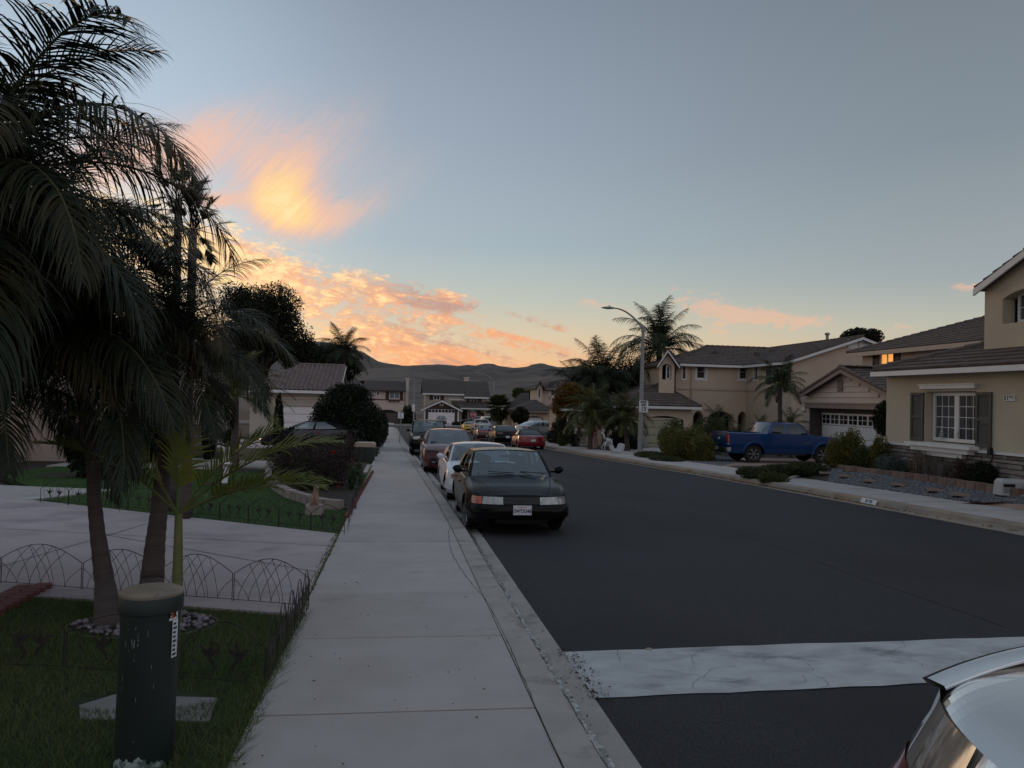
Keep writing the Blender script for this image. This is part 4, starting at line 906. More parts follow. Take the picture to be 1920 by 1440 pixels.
bar(hC, 'rake_board', (bx0 - .22, YB - .32, bz - .22), (bap[0], YB - .32, bap[1] - .10), .12, .05, TRIM); bar(hC, 'rake_board', (bap[0], YB - .32, bap[1] - .10), (bx1 + .22, YB - .32, bz - .22), .12, .05, TRIM)
bar(hC, 'fascia', (xa + .1, YC - .47, ezC - .1), (xb - .43, YC - .47, ezC - .1), .15, .05, TRIM); bar(hC, 'fascia', (xb - .47, YC - .45, ezC - .1), (xb - .47, yJ - .33, ezC - .1), .15, .05, TRIM)
bar(hC, 'rake_board', (xb - .47, yJ - .37, ezC - .1), (xr, yJ - .37, rz - .11), .15, .05, TRIM); bar(hC, 'rake_board', (xr, yJ - .37, rz - .11), (2 * xr - xb + .47, yJ - .37, ezC - .1), .15, .05, TRIM)
px_, pz_ = A_(1551, 640, 50)
mb = MB(); mb.tube([(px_, 50, pz_ - .6), (px_, 50, pz_ + .42)], .10, 8); mb.lathe([(.16, 0), (.18, .1), (.1, .16)], (px_, 50, pz_ + .42), 8); part('flue_pipe', mb, POLE, hC)
for (qx, qy) in ((1340, 663), (1357, 667), (1420, 665), (1448, 660), (1292, 668)):
    p = A_(qx, qy, 52); mb = MB(); mb.box((p[0] - .15, 51.9, p[1] - .25), (p[0] + .15, 52.2, p[1] + .15)); part('roof_vent', mb, TILE, hC)
# garage wing and left wing
YG = 46.0; gx0 = A_(1150, 757, YG)[0]; gx1 = A_(1297, 765, YG)[0]; ge = A_(1300, 762, YG)[1]
dx0, dz1 = A_(1213, 787, YG); dx1 = A_(1275, 787, YG)[0]
ax0, az1 = A_(1208, 779, YG); ax1 = A_(1282, 784, YG)[0]
eg = walls(hC, [(gx0, YG), (gx1, YG), (gx1, YC + .5), (gx0, YC + .5)], -1.6, ge, STUCCO, {0: [(ax0 - gx0, ax1 - gx0, -1.6, az1, .14, .22)]}, name='garage_wall')
garage_door(hC, eg[0][0], dx0 - gx0, dx1 - gx0, -1.05, dz1, -.13, GDOOR, rows=4, cols=3, glass=False, frame=TRIMB, fw=.13)
hx, hz = A_(1243, 726, 48.6)
ov = .4; E1 = (gx0 - ov, YG - ov, ge); E2 = (gx1 + ov, YG - ov, ge); Tp = (hx, 49.2, ge + 1.35); Tq = (hx, 51.5, ge + 1.35)
R_.slope(E1, E2, Tp, Tp); R_.slope((gx0 - ov, 53, ge), E1, Tp, (hx, 53, ge + 1.35)); R_.slope(E2, (gx1 + ov, 53, ge), (hx, 53, ge + 1.35), Tp); R_.cap(E1, Tp); R_.cap(E2, Tp)
bar(hC, 'gutter', (gx0 - ov, YG - ov - .03, ge - .11), (gx1 + ov, YG - ov - .03, ge - .11), .15, .09, TRIM)
bar(hC, 'gutter', (gx1 + ov + .03, YG - ov, ge - .11), (gx1 + ov + .03, YG + 3, ge - .11), .15, .09, TRIM)
YL = 49.0; lx0, lz = A_(1059, 765, YL); lx1 = A_(1152, 765, YL)[0]
wl0, wlz1 = A_(1064, 771, YL); wl1, wlz0 = A_(1074, 800, YL)
el_ = walls(hC, [(lx0, YL), (lx1, YL), (lx1, 54), (lx0, 54)], -1.7, lz, STUCCO, {0: [(wl0 - lx0, wl1 - lx0, wlz0, wlz1, .15)]}, name='wing_wall')
window(hC, el_[0][0], wl0 - lx0 + .02, wl1 - lx0 - .02, wlz0, wlz1, bar=.05, trim=.05); shutter(hC, el_[0][0], wl0 - lx0 - .22, wl0 - lx0 - .04, wlz0, wlz1, BROWN, louv=False)
lx, lzz = A_(1114, 748, 51)
R_.slope((lx0 - .4, YL - .4, lz), (lx1 + .3, YL - .4, lz), (lx1 + .3, 51.6, lz + .95), (lx0 + 2.2, 51.6, lz + .95)); R_.slope((lx0 - .4, 54.2, lz), (lx0 - .4, YL - .4, lz), (lx0 + 2.2, 51.6, lz + .95), (lx0 + 2.2, 51.6, lz + .95)); R_.cap((lx0 - .4, YL - .4, lz), (lx0 + 2.2, 51.6, lz + .95))
bar(hC, 'gutter', (lx0 - .42, YL - .44, lz - .1), (lx1 + .3, YL - .44, lz - .1), .14, .08, TRIM)
sx0 = A_(1080, 820, YL)[0]; sx1 = A_(1098, 820, YL)[0]
z = -1.15
mb = MB(); Fr((sx0, YL), (1, 0)).box(mb, 0, sx1 - sx0, -1.2, -.02, .002, .05); part('stone_backing', mb, MORTAR, hC)
while z < -.08:
    a = 0
    while a < sx1 - sx0 - .1:
        L_ = rng.uniform(.2, .42); m2 = MB(); Fr((sx0, YL), (1, 0)).box(m2, a, min(a + L_ - .015, sx1 - sx0), z, z + .135, .05, rng.uniform(.09, .14)); part('stone', m2, STONE, hC); a += L_
    z += .15
mb = MB(); Fr((sx0, YL), (1, 0)).box(mb, -.05, sx1 - sx0 + .05, -.02, .05, .002, .18); part('stone_cap', mb, TRIM, hC)
bx_, bzz = A_(1199, 826, YG); mb = MB(); mb.box((bx_ - .5, YG - .2, -1.0), (bx_ - .1, YG - .01, bzz + .45)); mb.box((bx_ + .1, YG - .3, -.9), (bx_ + .4, YG - .01, bzz + .2)); mb.tube([(bx_ - .3, YG - .06, bzz + .4), (bx_ - .3, YG - .06, ge - .2)], .03, 6); part('meter_box', mb, STEEL, hC)
R_.finish()

# ============================================================ house E further down on the right
def A8(px, py, Y=80.): p = atY(px, py, Y); return p.x, p.z
hE = thing('corner_house', 'beige house with a bay tower and arched garage beyond the fan palm', 'house', (13.0, 80, gz(0, 80)))
x0, _ = A8(971, 770); x1, ez_ = A8(1029, 770); d0, dz_ = A8(987, 783); d1, _ = A8(1017, 783)
ee = walls(hE, [(x0, 80), (x1, 80), (x1, 86), (x0, 86)], -2.2, ez_, STUCCO, {0: [(d0 - x0 - .1, d1 - x0 + .1, -2.2, dz_ + .18, .25, .2)]})
garage_door(hE, ee[0][0], d0 - x0, d1 - x0, -1.7, dz_, -.2, WDOOR, rows=4, cols=4, glass=False, frame=TAUPE)
R_ = Roof(hE, TILEF, w=.45, L_=.45, budget=120)
xp, zp = A8(1006, 751, 82.5)
R_.slope((x0 - .5, 79.5, ez_), (x1 + .6, 79.5, ez_), (xp, 82.8, zp), (xp, 82.8, zp)); R_.slope((x0 - .5, 87, ez_), (x0 - .5, 79.5, ez_), (xp, 82.8, zp), (xp, 87, zp)); R_.slope((x1 + .6, 79.5, ez_), (x1 + .6, 87, ez_), (xp, 87, zp), (xp, 82.8, zp))
xq0 = A8(945, 768, 84)[0]; R_.slope((xq0, 84.5, ez_), (x0 + 2, 84.5, ez_), (x0 + 2.4, 88, ez_ + 1.7), (xq0 + 2.4, 88, ez_ + 1.7)); walls(hE, [(xq0 + .4, 85), (x0, 85), (x0, 90), (xq0 + .4, 90)], -2.3, ez_, STUCCO, name='wing_wall')
bar(hE, 'fascia', (x0 - .5, 79.46, ez_ - .12), (x1 + .6, 79.46, ez_ - .12), .2, .06, TAUPE)
t0 = A8(1007, 726, 84)[0]; t1, tz = A8(1017, 727, 84); m0, mz = A8(1017, 727, 86); m1 = A8(1075, 730, 86)[0]; ta = A8(1011.5, 714, 84)
et = walls(hE, [(t0, 84), (t1, 84), (t1 * 1.045, 88), (t0 * 1.06, 88)], 0, tz, STUCCOP, {0: [(.18, t1 - t0 - .22, A8(1011, 745, 84)[1], A8(1011, 729, 84)[1], .2, .2)]}, {0: ((t1 - t0) / 2, ta[1] - .2)}, name='tower_wall')
window(hE, et[0][0], .22, t1 - t0 - .26, A8(1011, 745, 84)[1], A8(1011, 729, 84)[1] - .1, d=-.18, fm=TAUPE)
w0, wz1 = A8(1033, 729, 86); w1, wz0 = A8(1040, 742, 86)
em = walls(hE, [(m0, 86), (m1, 86), (m1, 94), (m0, 94)], -2, mz, STUCCOP, {0: [(w0 - m0, w1 - m0, wz0, wz1, .15)]}, name='upper_wall')
window(hE, em[0][0], w0 - m0, w1 - m0, wz0, wz1, bar=.06, trim=.12)
R_.slope(((t0 - .3) * 1.09, 90, tz - .1), (t0 - .3, 83.6, tz - .1), (ta[0], 83.6, ta[1]), (ta[0] * 1.09, 90, ta[1]), tiles=False); R_.slope((t1 + .3, 83.6, tz - .1), ((t1 + .3) * 1.09, 90, tz - .1), (ta[0] * 1.09, 90, ta[1]), (ta[0], 83.6, ta[1]), tiles=False)
hip_block(R_, m0, m1, 86, 94, mz, .30, 's', .5)
bar(hE, 'fascia', (m0 - .5, 85.46, mz - .12), (m1 + .5, 85.46, mz - .12), .2, .06, TAUPE)
R_.finish()

# ============================================================ house F at the end of the street
def AF(px, py, Y=150.): p = atY(px, py, Y); return p.x, p.z
hF = thing('end_house', 'two storey house closing the street, white double garage door under a brown gable', 'house', (8.5, 150, -3.0))
fx0, fe = AF(798, 737, 151); fxm = AF(870, 738, 151)[0]; fx1 = AF(914, 744, 151)[0]; fe2 = AF(900, 745, 151)[1]
o1 = (*AF(814, 742, 151), *AF(829, 749, 151))
w0, z1 = AF(813, 741, 151); w1, z0 = AF(825, 750.5, 151); v0, y1 = AF(882, 746, 151); v1, y0 = AF(895, 757, 151)
p0_, pz1 = AF(866, 768, 151); p1_, _ = AF(877, 768, 151); q0, qz1 = AF(880, 769, 151); q1, _ = AF(908, 769, 151)
ef = walls(hF, [(fx0, 151), (fx1, 151), (fx1, 161), (fx0, 161)], -3.4, fe, STUCCOG, {0: [(w0 - fx0, w1 - fx0, z0, z1, .15), (v0 - fx0, v1 - fx0, y0, y1, .15), (p0_ - fx0, p1_ - fx0, -3.4, pz1, .8, .4), (q0 - fx0, q1 - fx0, -3.4, qz1, .8, .5)]})
ff = ef[0][0]
window(hF, ff, w0 - fx0, w1 - fx0, z0, z1, cols=2, gz_=2, bar=.12, mull=.12); window(hF, ff, v0 - fx0, v1 - fx0, y0, y1, cols=2, gz_=1, bar=.12, mull=.14)
for (a, b, c, d) in ((w0 - fx0 - .75, w0 - fx0 - .08, z0, z1), (w1 - fx0 + .08, w1 - fx0 + .75, z0, z1), (v0 - fx0 - .75, v0 - fx0 - .08, y0, y1), (v1 - fx0 + .08, v1 - fx0 + .75, y0, y1)): shutter(hF, ff, a, b, c, d, M('shutter_brown', (.09, .04, .03), (.07, .032, .025)), louv=False)
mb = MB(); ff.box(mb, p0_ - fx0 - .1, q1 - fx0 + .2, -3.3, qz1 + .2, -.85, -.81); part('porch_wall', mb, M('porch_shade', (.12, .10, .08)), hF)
a_, b_ = AF(884, 770, 151)[0] - fx0, AF(895, 770, 151)[0] - fx0; window(hF, ff, a_, b_, -1.9, -.4, d=-.8, bar=.12)
mb = MB(); a_, b_ = AF(867.5, 770, 151)[0] - fx0, AF(872.5, 770, 151)[0] - fx0; ff.box(mb, a_, b_, -3.0, pz1 - .3, -.80, -.76); part('front_door', mb, DARK, hF)
for nm, z_, a, b in (('band_course', AF(850, 749, 151)[1], AF(842, 749, 151)[0] - fx0, fxm - fx0), ('band_course', AF(900, 753, 151)[1] - .35, fxm - fx0, fx1 - fx0)):
    mb = MB(); ff.box(mb, a, b, z_ - .1, z_ + .1, .003, .12); part(nm, mb, TRIM, hF)
gx0, gz1 = AF(796, 769, 147); gx1 = AF(860, 769, 147)[0]; gd0, gdz = AF(803, 767, 147); gd1 = AF(853, 767, 147)[0]; gap = AF(828, 751, 147)
eg = walls(hF, [(gx0, 147), (gx1, 147), (gx1, 151), (gx0, 151)], -3.4, AF(828, 766, 147)[1], BROWN, {0: [(gd0 - gx0, gd1 - gx0, -3.4, gdz, .15)]}, {0: (gap[0] - gx0, gap[1] - .1)}, name='garage_wall')
garage_door(hF, eg[0][0], gd0 - gx0, gd1 - gx0, -2.88, gdz, -.1, WDOOR, rows=4, cols=8, glass=1, frame=TRIM, fw=.22)
mb = MB()
for a in (-.05, gx1 - gx0 - .18): eg[0][0].box(mb, a, a + .23, -3.0, AF(828, 766, 147)[1], .003, .1)
part('corner_board', mb, TRIM, hF)
mb = MB(); c_ = gap[0] - gx0; eg[0][0].box(mb, c_ - .35, c_ + .35, AF(828, 759, 147)[1] - .2, AF(828, 759, 147)[1] + .65, .003, .12); vb = part('gable_vent', mb, STUCCOG, hF)
mb = MB(); eg[0][0].box(mb, c_ - .14, c_ + .14, AF(828, 759, 147)[1] - .02, AF(828, 759, 147)[1] + .4, .121, .14); part('vent_slat', mb, DARK, vb)
R_ = Roof(hF, TILEF, w=.6, L_=.6, budget=300)
rz_ = AF(850, 714, 156)[1]; ge_ = AF(828, 768, 147)[1] - .1
R_.slope((fx0 - .6, 150.4, fe), (fxm, 150.4, fe), (fxm, 156, rz_), (fx0 - .6, 156, rz_)); R_.slope((fxm, 150.1, fe - .5), (fx1 + .5, 150.1, fe - .5), (fx1 + .5, 156, rz_), (fxm, 156, rz_)); R_.slope((fx1 + .5, 161.6, fe), (fx0 - .6, 161.6, fe), (fx0 - .6, 156, rz_), (fx1 + .5, 156, rz_), tiles=False)
R_.slope((gx0 - .6, 151, ge_), (gx0 - .6, 146.5, ge_), (gap[0], 146.5, gap[1]), (gap[0], 151, gap[1])); R_.slope((gx1 + .6, 146.5, ge_), (gx1 + .6, 151, ge_), (gap[0], 151, gap[1]), (gap[0], 146.5, gap[1]))
pz0, pz_t = AF(880, 765, 149)[1], AF(880, 753, 151)[1]
R_.slope((gx1 + .4, 149, pz0), (fx1 + .5, 149, pz0), (fx1 + .5, 150.98, pz_t), (gx1 - 1.2, 150.98, pz_t))
R_.finish()
bar(hF, 'fascia', (fx0 - .6, 150.35, fe - .15), (fxm, 150.35, fe - .15), .28, .08, TRIM); bar(hF, 'fascia', (fxm, 150.05, fe - .65), (fx1 + .5, 150.05, fe - .65), .28, .08, TRIM); bar(hF, 'fascia', (gx1 + .5, 148.95, pz0 - .12), (fx1 + .5, 148.95, pz0 - .12), .2, .08, TRIM)
bar(hF, 'rake_board', (gx0 - .65, 146.45, ge_ - .12), (gap[0], 146.45, gap[1] - .1), .28, .08, TRIM); bar(hF, 'rake_board', (gap[0], 146.45, gap[1] - .1), (gx1 + .65, 146.45, ge_ - .12), .28, .08, TRIM)
c0, cz = AF(871, 709, 157); c1 = AF(879, 709, 157)[0]; mb = MB(); mb.box((c0, 156.5, cz - 2), (c1, 157.5, cz)); mb.box((c0 - .12, 156.4, cz), (c1 + .12, 157.6, cz + .2)); mb.box((c0 - .1, 156.42, cz - .75), (c1 + .1, 157.58, cz - .6)); part('chimney', mb, STUCCOP, hF)

# ============================================================ house G at the far left end
def AG(px, py, Y=140.): p = atY(px, py, Y); return p.x, p.z
hG = thing('far_left_house', 'pale two storey house with a tall chimney and dark arched garage at the far corner', 'house', (-3, 140, -2.9))
x0, ez_ = AG(697, 731); x1 = AG(758, 731)[0]
w0, z1 = AG(730, 733); w1, z0 = AG(749, 748); v0, y1 = AG(706, 734); v1, y0 = AG(711, 742); d0, dz_ = AG(686, 767); d1 = AG(752, 767)[0]
d0 = max(d0, x0 + .4)
ee = walls(hG, [(x0, 140), (x1, 140), (x1, 150), (x0, 150)], -3.2, ez_, STUCCOP, {0: [(w0 - x0, w1 - x0, z0, z1, .15), (v0 - x0, v1 - x0, y0, y1, .15), (d0 - x0, d1 - x0, -3.2, dz_, .5, .7)]})
f_ = ee[0][0]
window(hG, f_, w0 - x0, w1 - x0, z0, z1, cols=2, gz_=2, bar=.08, mull=.1, pane=M('pane_blind', (.22, .24, .26), (.15, .17, .19), rough=.1, scale=1, stretch=(.1, .1, 20))); window(hG, f_, v0 - x0, v1 - x0, y0, y1, bar=.1, trim=.1)
SB = M('shutter_red_brown', (.075, .035, .03), (.06, .03, .026)); shutter(hG, f_, w0 - x0 - .62, w0 - x0 - .03, z0 - .1, z1 + .1, SB, louv=False); shutter(hG, f_, w1 - x0 + .03, w1 - x0 + .62, z0 - .1, z1 + .1, SB, louv=False)
garage_door(hG, f_, d0 - x0 + .05, d1 - x0 - .05, -2.85, dz_ - .1, -.45, BDOOR, rows=4, cols=8, glass=1, frame=None)
mb = MB(); f_.box(mb, 0, x1 - x0, AG(700, 748.5)[1] - .1, AG(700, 748.5)[1] + .05, .003, .1); part('band_course', mb, SB, hG)
mb = MB(); f_.box(mb, w0 - x0 - .1, w1 - x0 + .1, z0 - .35, z0 - .12, .1, .5); bxw = part('window_box', mb, SB, hG)
for k in range(3):
    mb = MB(); aa = lerp(w0 - x0 + .1, w1 - x0 - .1, k / 2); f_.box(mb, aa - .08, aa + .08, z0 - .6, z0 - .36, .12, .35); part('bracket', mb, SB, bxw)
R_ = Roof(hG, TILEF, w=.6, L_=.6, budget=300); rz_ = AG(700, 714, 145)[1]
xL = AG(620, 720)[0]
R_.slope((x0 - 1.5, 139.4, ez_), (x1 + .3, 139.4, ez_), (x1 + .3, 145, rz_), (x0 - 1.5, 145, rz_)); R_.slope((xL, 136.9, ez_ - .6), (x0 + .2, 136.9, ez_ - .6), (x0 - 2.5, 145, rz_), (xL, 145, rz_)); R_.slope((x1 + .3, 150.6, ez_), (xL, 150.6, ez_), (xL, 145, rz_), (x1 + .3, 145, rz_), tiles=False)
R_.finish(); walls(hG, [(xL + .5, 137.5), (x0 - .2, 137.5), (x0 - .2, 149), (xL + .5, 149)], -3.2, ez_ - .6, STUCCOP, name='wing_wall')
bar(hG, 'fascia', (x0 - 1.4, 139.36, ez_ - .12), (x1 + .3, 139.36, ez_ - .12), .2, .08, BROWN)
c0, cz = AG(761.5, 712, 142); c1 = AG(766.5, 712, 142)[0]; mb = MB(); mb.box((c0, 141.4, -3.1), (c1, 143.4, cz)); mb.box((c0 - .12, 141.3, cz), (c1 + .12, 143.5, cz + .3)); part('chimney', mb, STUCCOP, hG)

# ============================================================ house H, left, clay tiled garage
def AH(px, py, Y=48.): p = atY(px, py, Y); return p.x, p.z
hH = thing('tiled_garage_house', 'low beige house with clay tile roof and white garage door on the left', 'house', (-5, 48, gz(0, 48)))
x0, ez_ = AH(470, 729); x1 = AH(632, 729)[0]; d0, dz_ = AH(527, 760); d1 = d0 + 4.2 * .62
d1 = x1 - .6
ee = walls(hH, [(x0, 48), (x1, 48), (x1, 56), (x0, 56)], -1.3, ez_ + .02, STUCCOG, {0: [(d0 - x0, d1 - x0, -1.3, dz_, .2)]})
f_ = ee[0][0]; garage_door(hH, f_, d0 - x0, d1 - x0, -.85, dz_, -.12, WDOOR, rows=4, cols=4, glass=False, frame=TRIM, fw=.07)
mb = MB(); zc = AH(560, 746)[1]; f_.box(mb, 0, x1 - x0, zc - .06, zc + .06, .003, .07); part('band_course', mb, STUCCO, hH)
R_ = Roof(hH, TILEL, 'barrel', w=.26, L_=.36, budget=300)
tz = ez_ + 4.4 * .36; tl = AH(566, 683, 52)[0]; tr = AH(631, 683, 52)[0]
R_.slope((x0 - .4, 47.5, ez_), (x1 + .15, 47.5, ez_), (x1 + .15, 52, tz), (tl - .2, 52, tz)); R_.slope((x1 + .15, 56.5, ez_), (x0 - .4, 56.5, ez_), (tl, 52, tz), (x1 + .15, 52, tz), tiles=False); R_.cap((x1 + .12, 47.5, ez_ + .06), (x1 + .12, 52, tz + .06), .10); R_.cap((tl - .2, 52, tz + .04), (x1 + .12, 52, tz + .04), .10)
R_.finish(); bar(hH, 'gutter', (x0 - .4, 47.44, ez_ - .1), (x1 + .15, 47.44, ez_ - .1), .16, .10, TRIM); bar(hH, 'rake_board', (x1 + .22, 47.5, ez_ - .08), (x1 + .22, 52, tz - .08), .16, .05, TRIM)
mb = MB(); mb.tri((x1, 48, ez_), (x1, 56, ez_), (x1, 52, tz - .1)); part('gable_wall', mb, STUCCOG, hH)

# ============================================================ house I, left, behind the palms
hI = thing('gabled_house', 'pale stucco house with a white edged gable and stone porch pillar behind the palms', 'house', (-7.7, 34, gz(0, 34)))
ee = walls(hI, [(-7.7, 27.2), (-7.7, 34.9), (-15, 34.9), (-15, 27.2)], -1.0, 2.75, STUCCOP, {0: [(1.2, 2.9, .2, 1.9, .15)]}, {0: (4.3, 4.15)})
window(hI, ee[0][0], 1.2, 2.9, .2, 1.9, cols=2, gz_=2, bar=.07)
R_ = Roof(hI, TILE, budget=150); 
R_.slope((-7.3, 26.8, 2.62), (-7.3, 26.8, 2.62), (-7.3, 31.5, 4.3), (-7.3, 31.5, 4.3)) if False else None
R_.slope((-15.3, 26.8, 2.55), (-7.35, 26.8, 2.55), (-7.35, 31.5, 4.3), (-15.3, 31.5, 4.3)); R_.slope((-7.35, 35.4, 2.75), (-15.3, 35.4, 2.75), (-15.3, 31.5, 4.3), (-7.35, 31.5, 4.3)); R_.finish()
bar(hI, 'rake_board', (-7.32, 31.5, 4.18), (-7.32, 35.4, 2.64), .16, .05, TRIM); bar(hI, 'rake_board', (-7.32, 26.8, 2.43), (-7.32, 31.5, 4.18), .16, .05, TRIM)
mb = MB(); pxx, pyy = -7.45, 31.6; mb.box((pxx - .28, pyy - .28, -.7), (pxx + .28, pyy + .28, .62)); pl_ = part('porch_pillar', mb, MORTAR, hI)
z = -.68
while z < .55:
    for (fr, w) in edges([(pxx - .28, pyy - .28), (pxx + .28, pyy - .28), (pxx + .28, pyy + .28), (pxx - .28, pyy + .28)])[:2]:
        a = 0
        while a < .5: L_ = rng.uniform(.16, .30); m2 = MB(); fr.box(m2, a, min(a + L_ - .012, .56), z, z + .10, .002, rng.uniform(.03, .06)); part('stone', m2, STONE, pl_, world=False); a += L_
    z += .115
mb = MB(); mb.box((pxx - .36, pyy - .36, .62), (pxx + .36, pyy + .36, .70)); mb.box((pxx - .2, pyy - .2, .70), (pxx + .2, pyy + .2, 2.5)); part('porch_column', mb, STUCCOP, hI)
hJ = thing('driveway_house', 'beige stucco house glimpsed through the palm fronds at the far left', 'house', (-15, 20, gz(0, 20)))
ee = walls(hJ, [(-24, 20.5), (-11.5, 20.5), (-11.5, 27.0), (-24, 27.0)], -.9, 2.6, STUCCO, {0: [(9.6, 11.3, .3, 1.7, .15)]})
window(hJ, ee[0][0], 9.6, 11.3, .3, 1.7, cols=2, gz_=2); R_ = Roof(hJ, TILE, budget=100); hip_block(R_, -24, -11.5, 20.5, 27, 2.6, .36, 's'); R_.finish(); bar(hJ, 'gutter', (-24, 20.0, 2.5), (-11, 20.0, 2.5), .15, .08, TRIM)

# ------------------------------------------------------------------ vehicles
def ip(T, x):
    if x <= T[0][0]: return T[0][1]
    for (a, ya), (b, yb) in zip(T, T[1:]):
        if x <= b: t = (x - a) / (b - a); return lerp(ya, yb, t)
    return T[-1][1]
def sm(T, x, w=.10):                                           # softened profile
    return (ip(T, x - w) + 2 * ip(T, x) + ip(T, x + w)) / 4
US = [-1, -.97, -.9, -.75, -.5, -.25, 0, .25, .5, .75, .9, .97, 1]
class Car:
    """local frame: x right, y forward, z up; s is the distance back from the nose"""
    def __init__(c, name, label, cat, loc, heading, P, group=None, pitch=0.0):
        c.P = P; c.L, c.W = P['L'], P['W']; c.h2 = c.W / 2
        c.root = bpy.data.objects.new(name, None); C.objects.link(c.root); c.root.location = loc
        k_ = P.get('scale', .93); c.root.scale = (k_, k_, k_); c.root.rotation_euler = (pitch, 0, -heading); tag(c.root, label, cat, group)
        c.build()
    def y(c, s): return c.L / 2 - s
    def top(c, s): return sm(c.P['top'], s)
    def w(c, s):
        P = c.P; h = c.h2; fr, rr = P.get('fr', .75), P.get('rr', .7); a, b = P.get('ftap', .17), P.get('rtap', .13)
        if s < fr: h *= 1 - a * ((fr - s) / fr) ** 2.6
        if c.L - s < rr: h *= 1 - b * ((rr - (c.L - s)) / rr) ** 2.6
        return h
    def xs(c, s, u):                                            # bulge of nose and tail in plan
        P = c.P; fb, rb = P.get('fb', .16), P.get('rb', .10)
        return s + fb * abs(u) ** 2.4 * max(0, 1 - s / 1.0) - rb * abs(u) ** 2.4 * max(0, 1 - (c.L - s) / 1.0)
    def topz(c, s, u):
        z = c.top(s) - c.P.get('crown', .055) * abs(u) ** 2.2 - ((.02 if abs(u) > .95 else 0) if not c.P.get('dense') else .035 * abs(u) ** 12)
        bed = c.P.get('bed')
        if bed and bed[0] < s < bed[1] and abs(u) < .89: z = bed[2]
        return z
    def offs(c, z, ze, end):                                    # outward offset of the wall with height, (side, end)
        P = c.P; t = max(0, min(1, (ze - z) / max(.05, ze - P['sill'])))
        side = P.get('side', .06) * math.sin(min(1, t * 1.5) * PI / 2) - .05 * max(0, t - .72) / .28
        if end == 'f': e = ip(P.get('fprof', [(0, 0), (.3, .05), (.45, .11), (.8, .10), (1, .02)]), t)
        else: e = ip(P.get('rprof', [(0, 0), (.3, .04), (.42, .11), (.8, .10), (1, .02)]), t)
        return side, e
    def edge(c, q):
        """perimeter parameter: q in [-1,1] across the nose, then metres back along the right side as q-1; returns s,u"""
        if q > 1: return (q - 1), 1.0
        if q < -1: return (-q - 1), -1.0
        return 0.0, q
    def wall(c, s, u, z, end='f', out=0.0):
        s_, x = c.xs(s, u), c.w(s) * u; ze = c.topz(s, u); so, eo = c.offs(z, ze, end)
        k = abs(u) ** 6 if (s < .02 or c.L - s < .02) else 1.0
        de = max(0, 1 - (s if end == 'f' else c.L - s) / .45) ** 2
        sgn = 1 if end == 'f' else -1
        ce = (1 if (s < .02 or c.L - s < .02) else de)
        return Vector((x + math.copysign(1, u) * (so * k + out * (k if ce > .9 else 1)) if u else x, c.y(s_) + sgn * (eo * ce + out * (1 if ce > .9 else 0)), z))
    def build(c):
        P = c.P; L_ = c.L; root = c.root; mat = P['paint']; wr = P.get('wr', .31); fo = P['fo']; wb = P['wb']; ar = wr * 1.16; wc = wr
        n = int(L_ / .06); S = [L_ * i / n for i in range(n + 1)]
        bed = P.get('bed')
        if bed: S = sorted(set(S + [bed[0] - .001, bed[0] + .001, bed[1] - .001, bed[1] + .001])); 
        us = US if not bed else [-1, -.97, -.901, -.889, -.6, -.3, 0, .3, .6, .889, .901, .97, 1]
        mb = MB(); g0, g1 = P['gh'][0], P['gh'][3]
        if P.get('dense'): us = [math.copysign(1 - (1 - abs(k / 20)) ** 1.6, k) for k in range(-20, 21)]
        rows = [[Vector((c.w(s) * u, c.y(c.xs(s, u)), c.topz(s, u))) for u in us] for s in S]
        # body top: paint, dark under the glasshouse
        def inner(s, j): return g0 + .12 < s < g1 - .1 and 1 <= j < len(us) - 2
        for i in range(len(S) - 1):
            for j in range(len(us) - 1):
                sm_ = (S[i] + S[i + 1]) / 2
                mb.cur = 1 if (inner(sm_, j) or (bed and bed[0] < sm_ < bed[1] and 3 <= j <= len(us) - 5)) else 0
                mb.add([rows[i][j], rows[i][j + 1], rows[i + 1][j + 1], rows[i + 1][j]], [(3, 2, 1, 0)] if True else [])
        mb.cur = 0
        # walls
        T = [0, .06, .14, .22, .32, .45, .6, .75, .9, 1.0] if not P.get('dense') else [0, .02, .05] + [k / 24 for k in range(2, 25)]
        def arch(s):
            z = P['sill']
            for ax in (fo, fo + wb):
                d = abs(s - ax)
                if d < ar: z = max(z, wc + math.sqrt(ar * ar - d * d) * .98)
            return z
        for u in (-1, 1):
            cols = []
            for s in S:
                ze = c.topz(s, u); zb = arch(s); end = 'f' if s < L_ / 2 else 'r'
                cols.append([c.wall(s, u, min(ze, max(lerp(ze, P['sill'], t), zb)), end) for t in T])
                cols[-1][0] = Vector((c.w(s) * u, c.y(c.xs(s, u)), ze))
            mb.grid(cols, flip=(u > 0))
            rims = [(s, arch(s)) for s in S]
        for end, s in (('f', 0.0), ('r', L_)):
            cols = []
            for u in [k / 12 for k in range(-12, 13)]:
                ze = c.topz(s, u); col = [c.wall(s, u, lerp(ze, P['sill'], t), end) for t in T]; col[0] = Vector((c.w(s) * u, c.y(c.xs(s, u)), ze)); cols.append(col)
            mb.grid(cols, flip=(end == 'r'))
        # underside
        mb.cur = 1; z = P['sill'] + .01; mb.quad((-c.h2 * .8, -L_ / 2 + .1, z), (c.h2 * .8, -L_ / 2 + .1, z), (c.h2 * .8, L_ / 2 - .1, z), (-c.h2 * .8, L_ / 2 - .1, z))
        for ax in (fo, fo + wb):                                # wheel housings
            for u in (-1, 1):
                x0 = u * (c.h2 * .62); x1 = u * (c.w(ax) + .015); pts = [(c.y(ax) + ar * .99 * math.cos(a), wc + ar * .99 * math.sin(a)) for a in [PI * k / 10 for k in range(11)]]
                mb.grid([[(x0, py_, pz_) for py_, pz_ in pts], [(x1, py_, pz_) for py_, pz_ in pts]], flip=u > 0); mb.poly([(x0, py_, pz_) for py_, pz_ in pts])
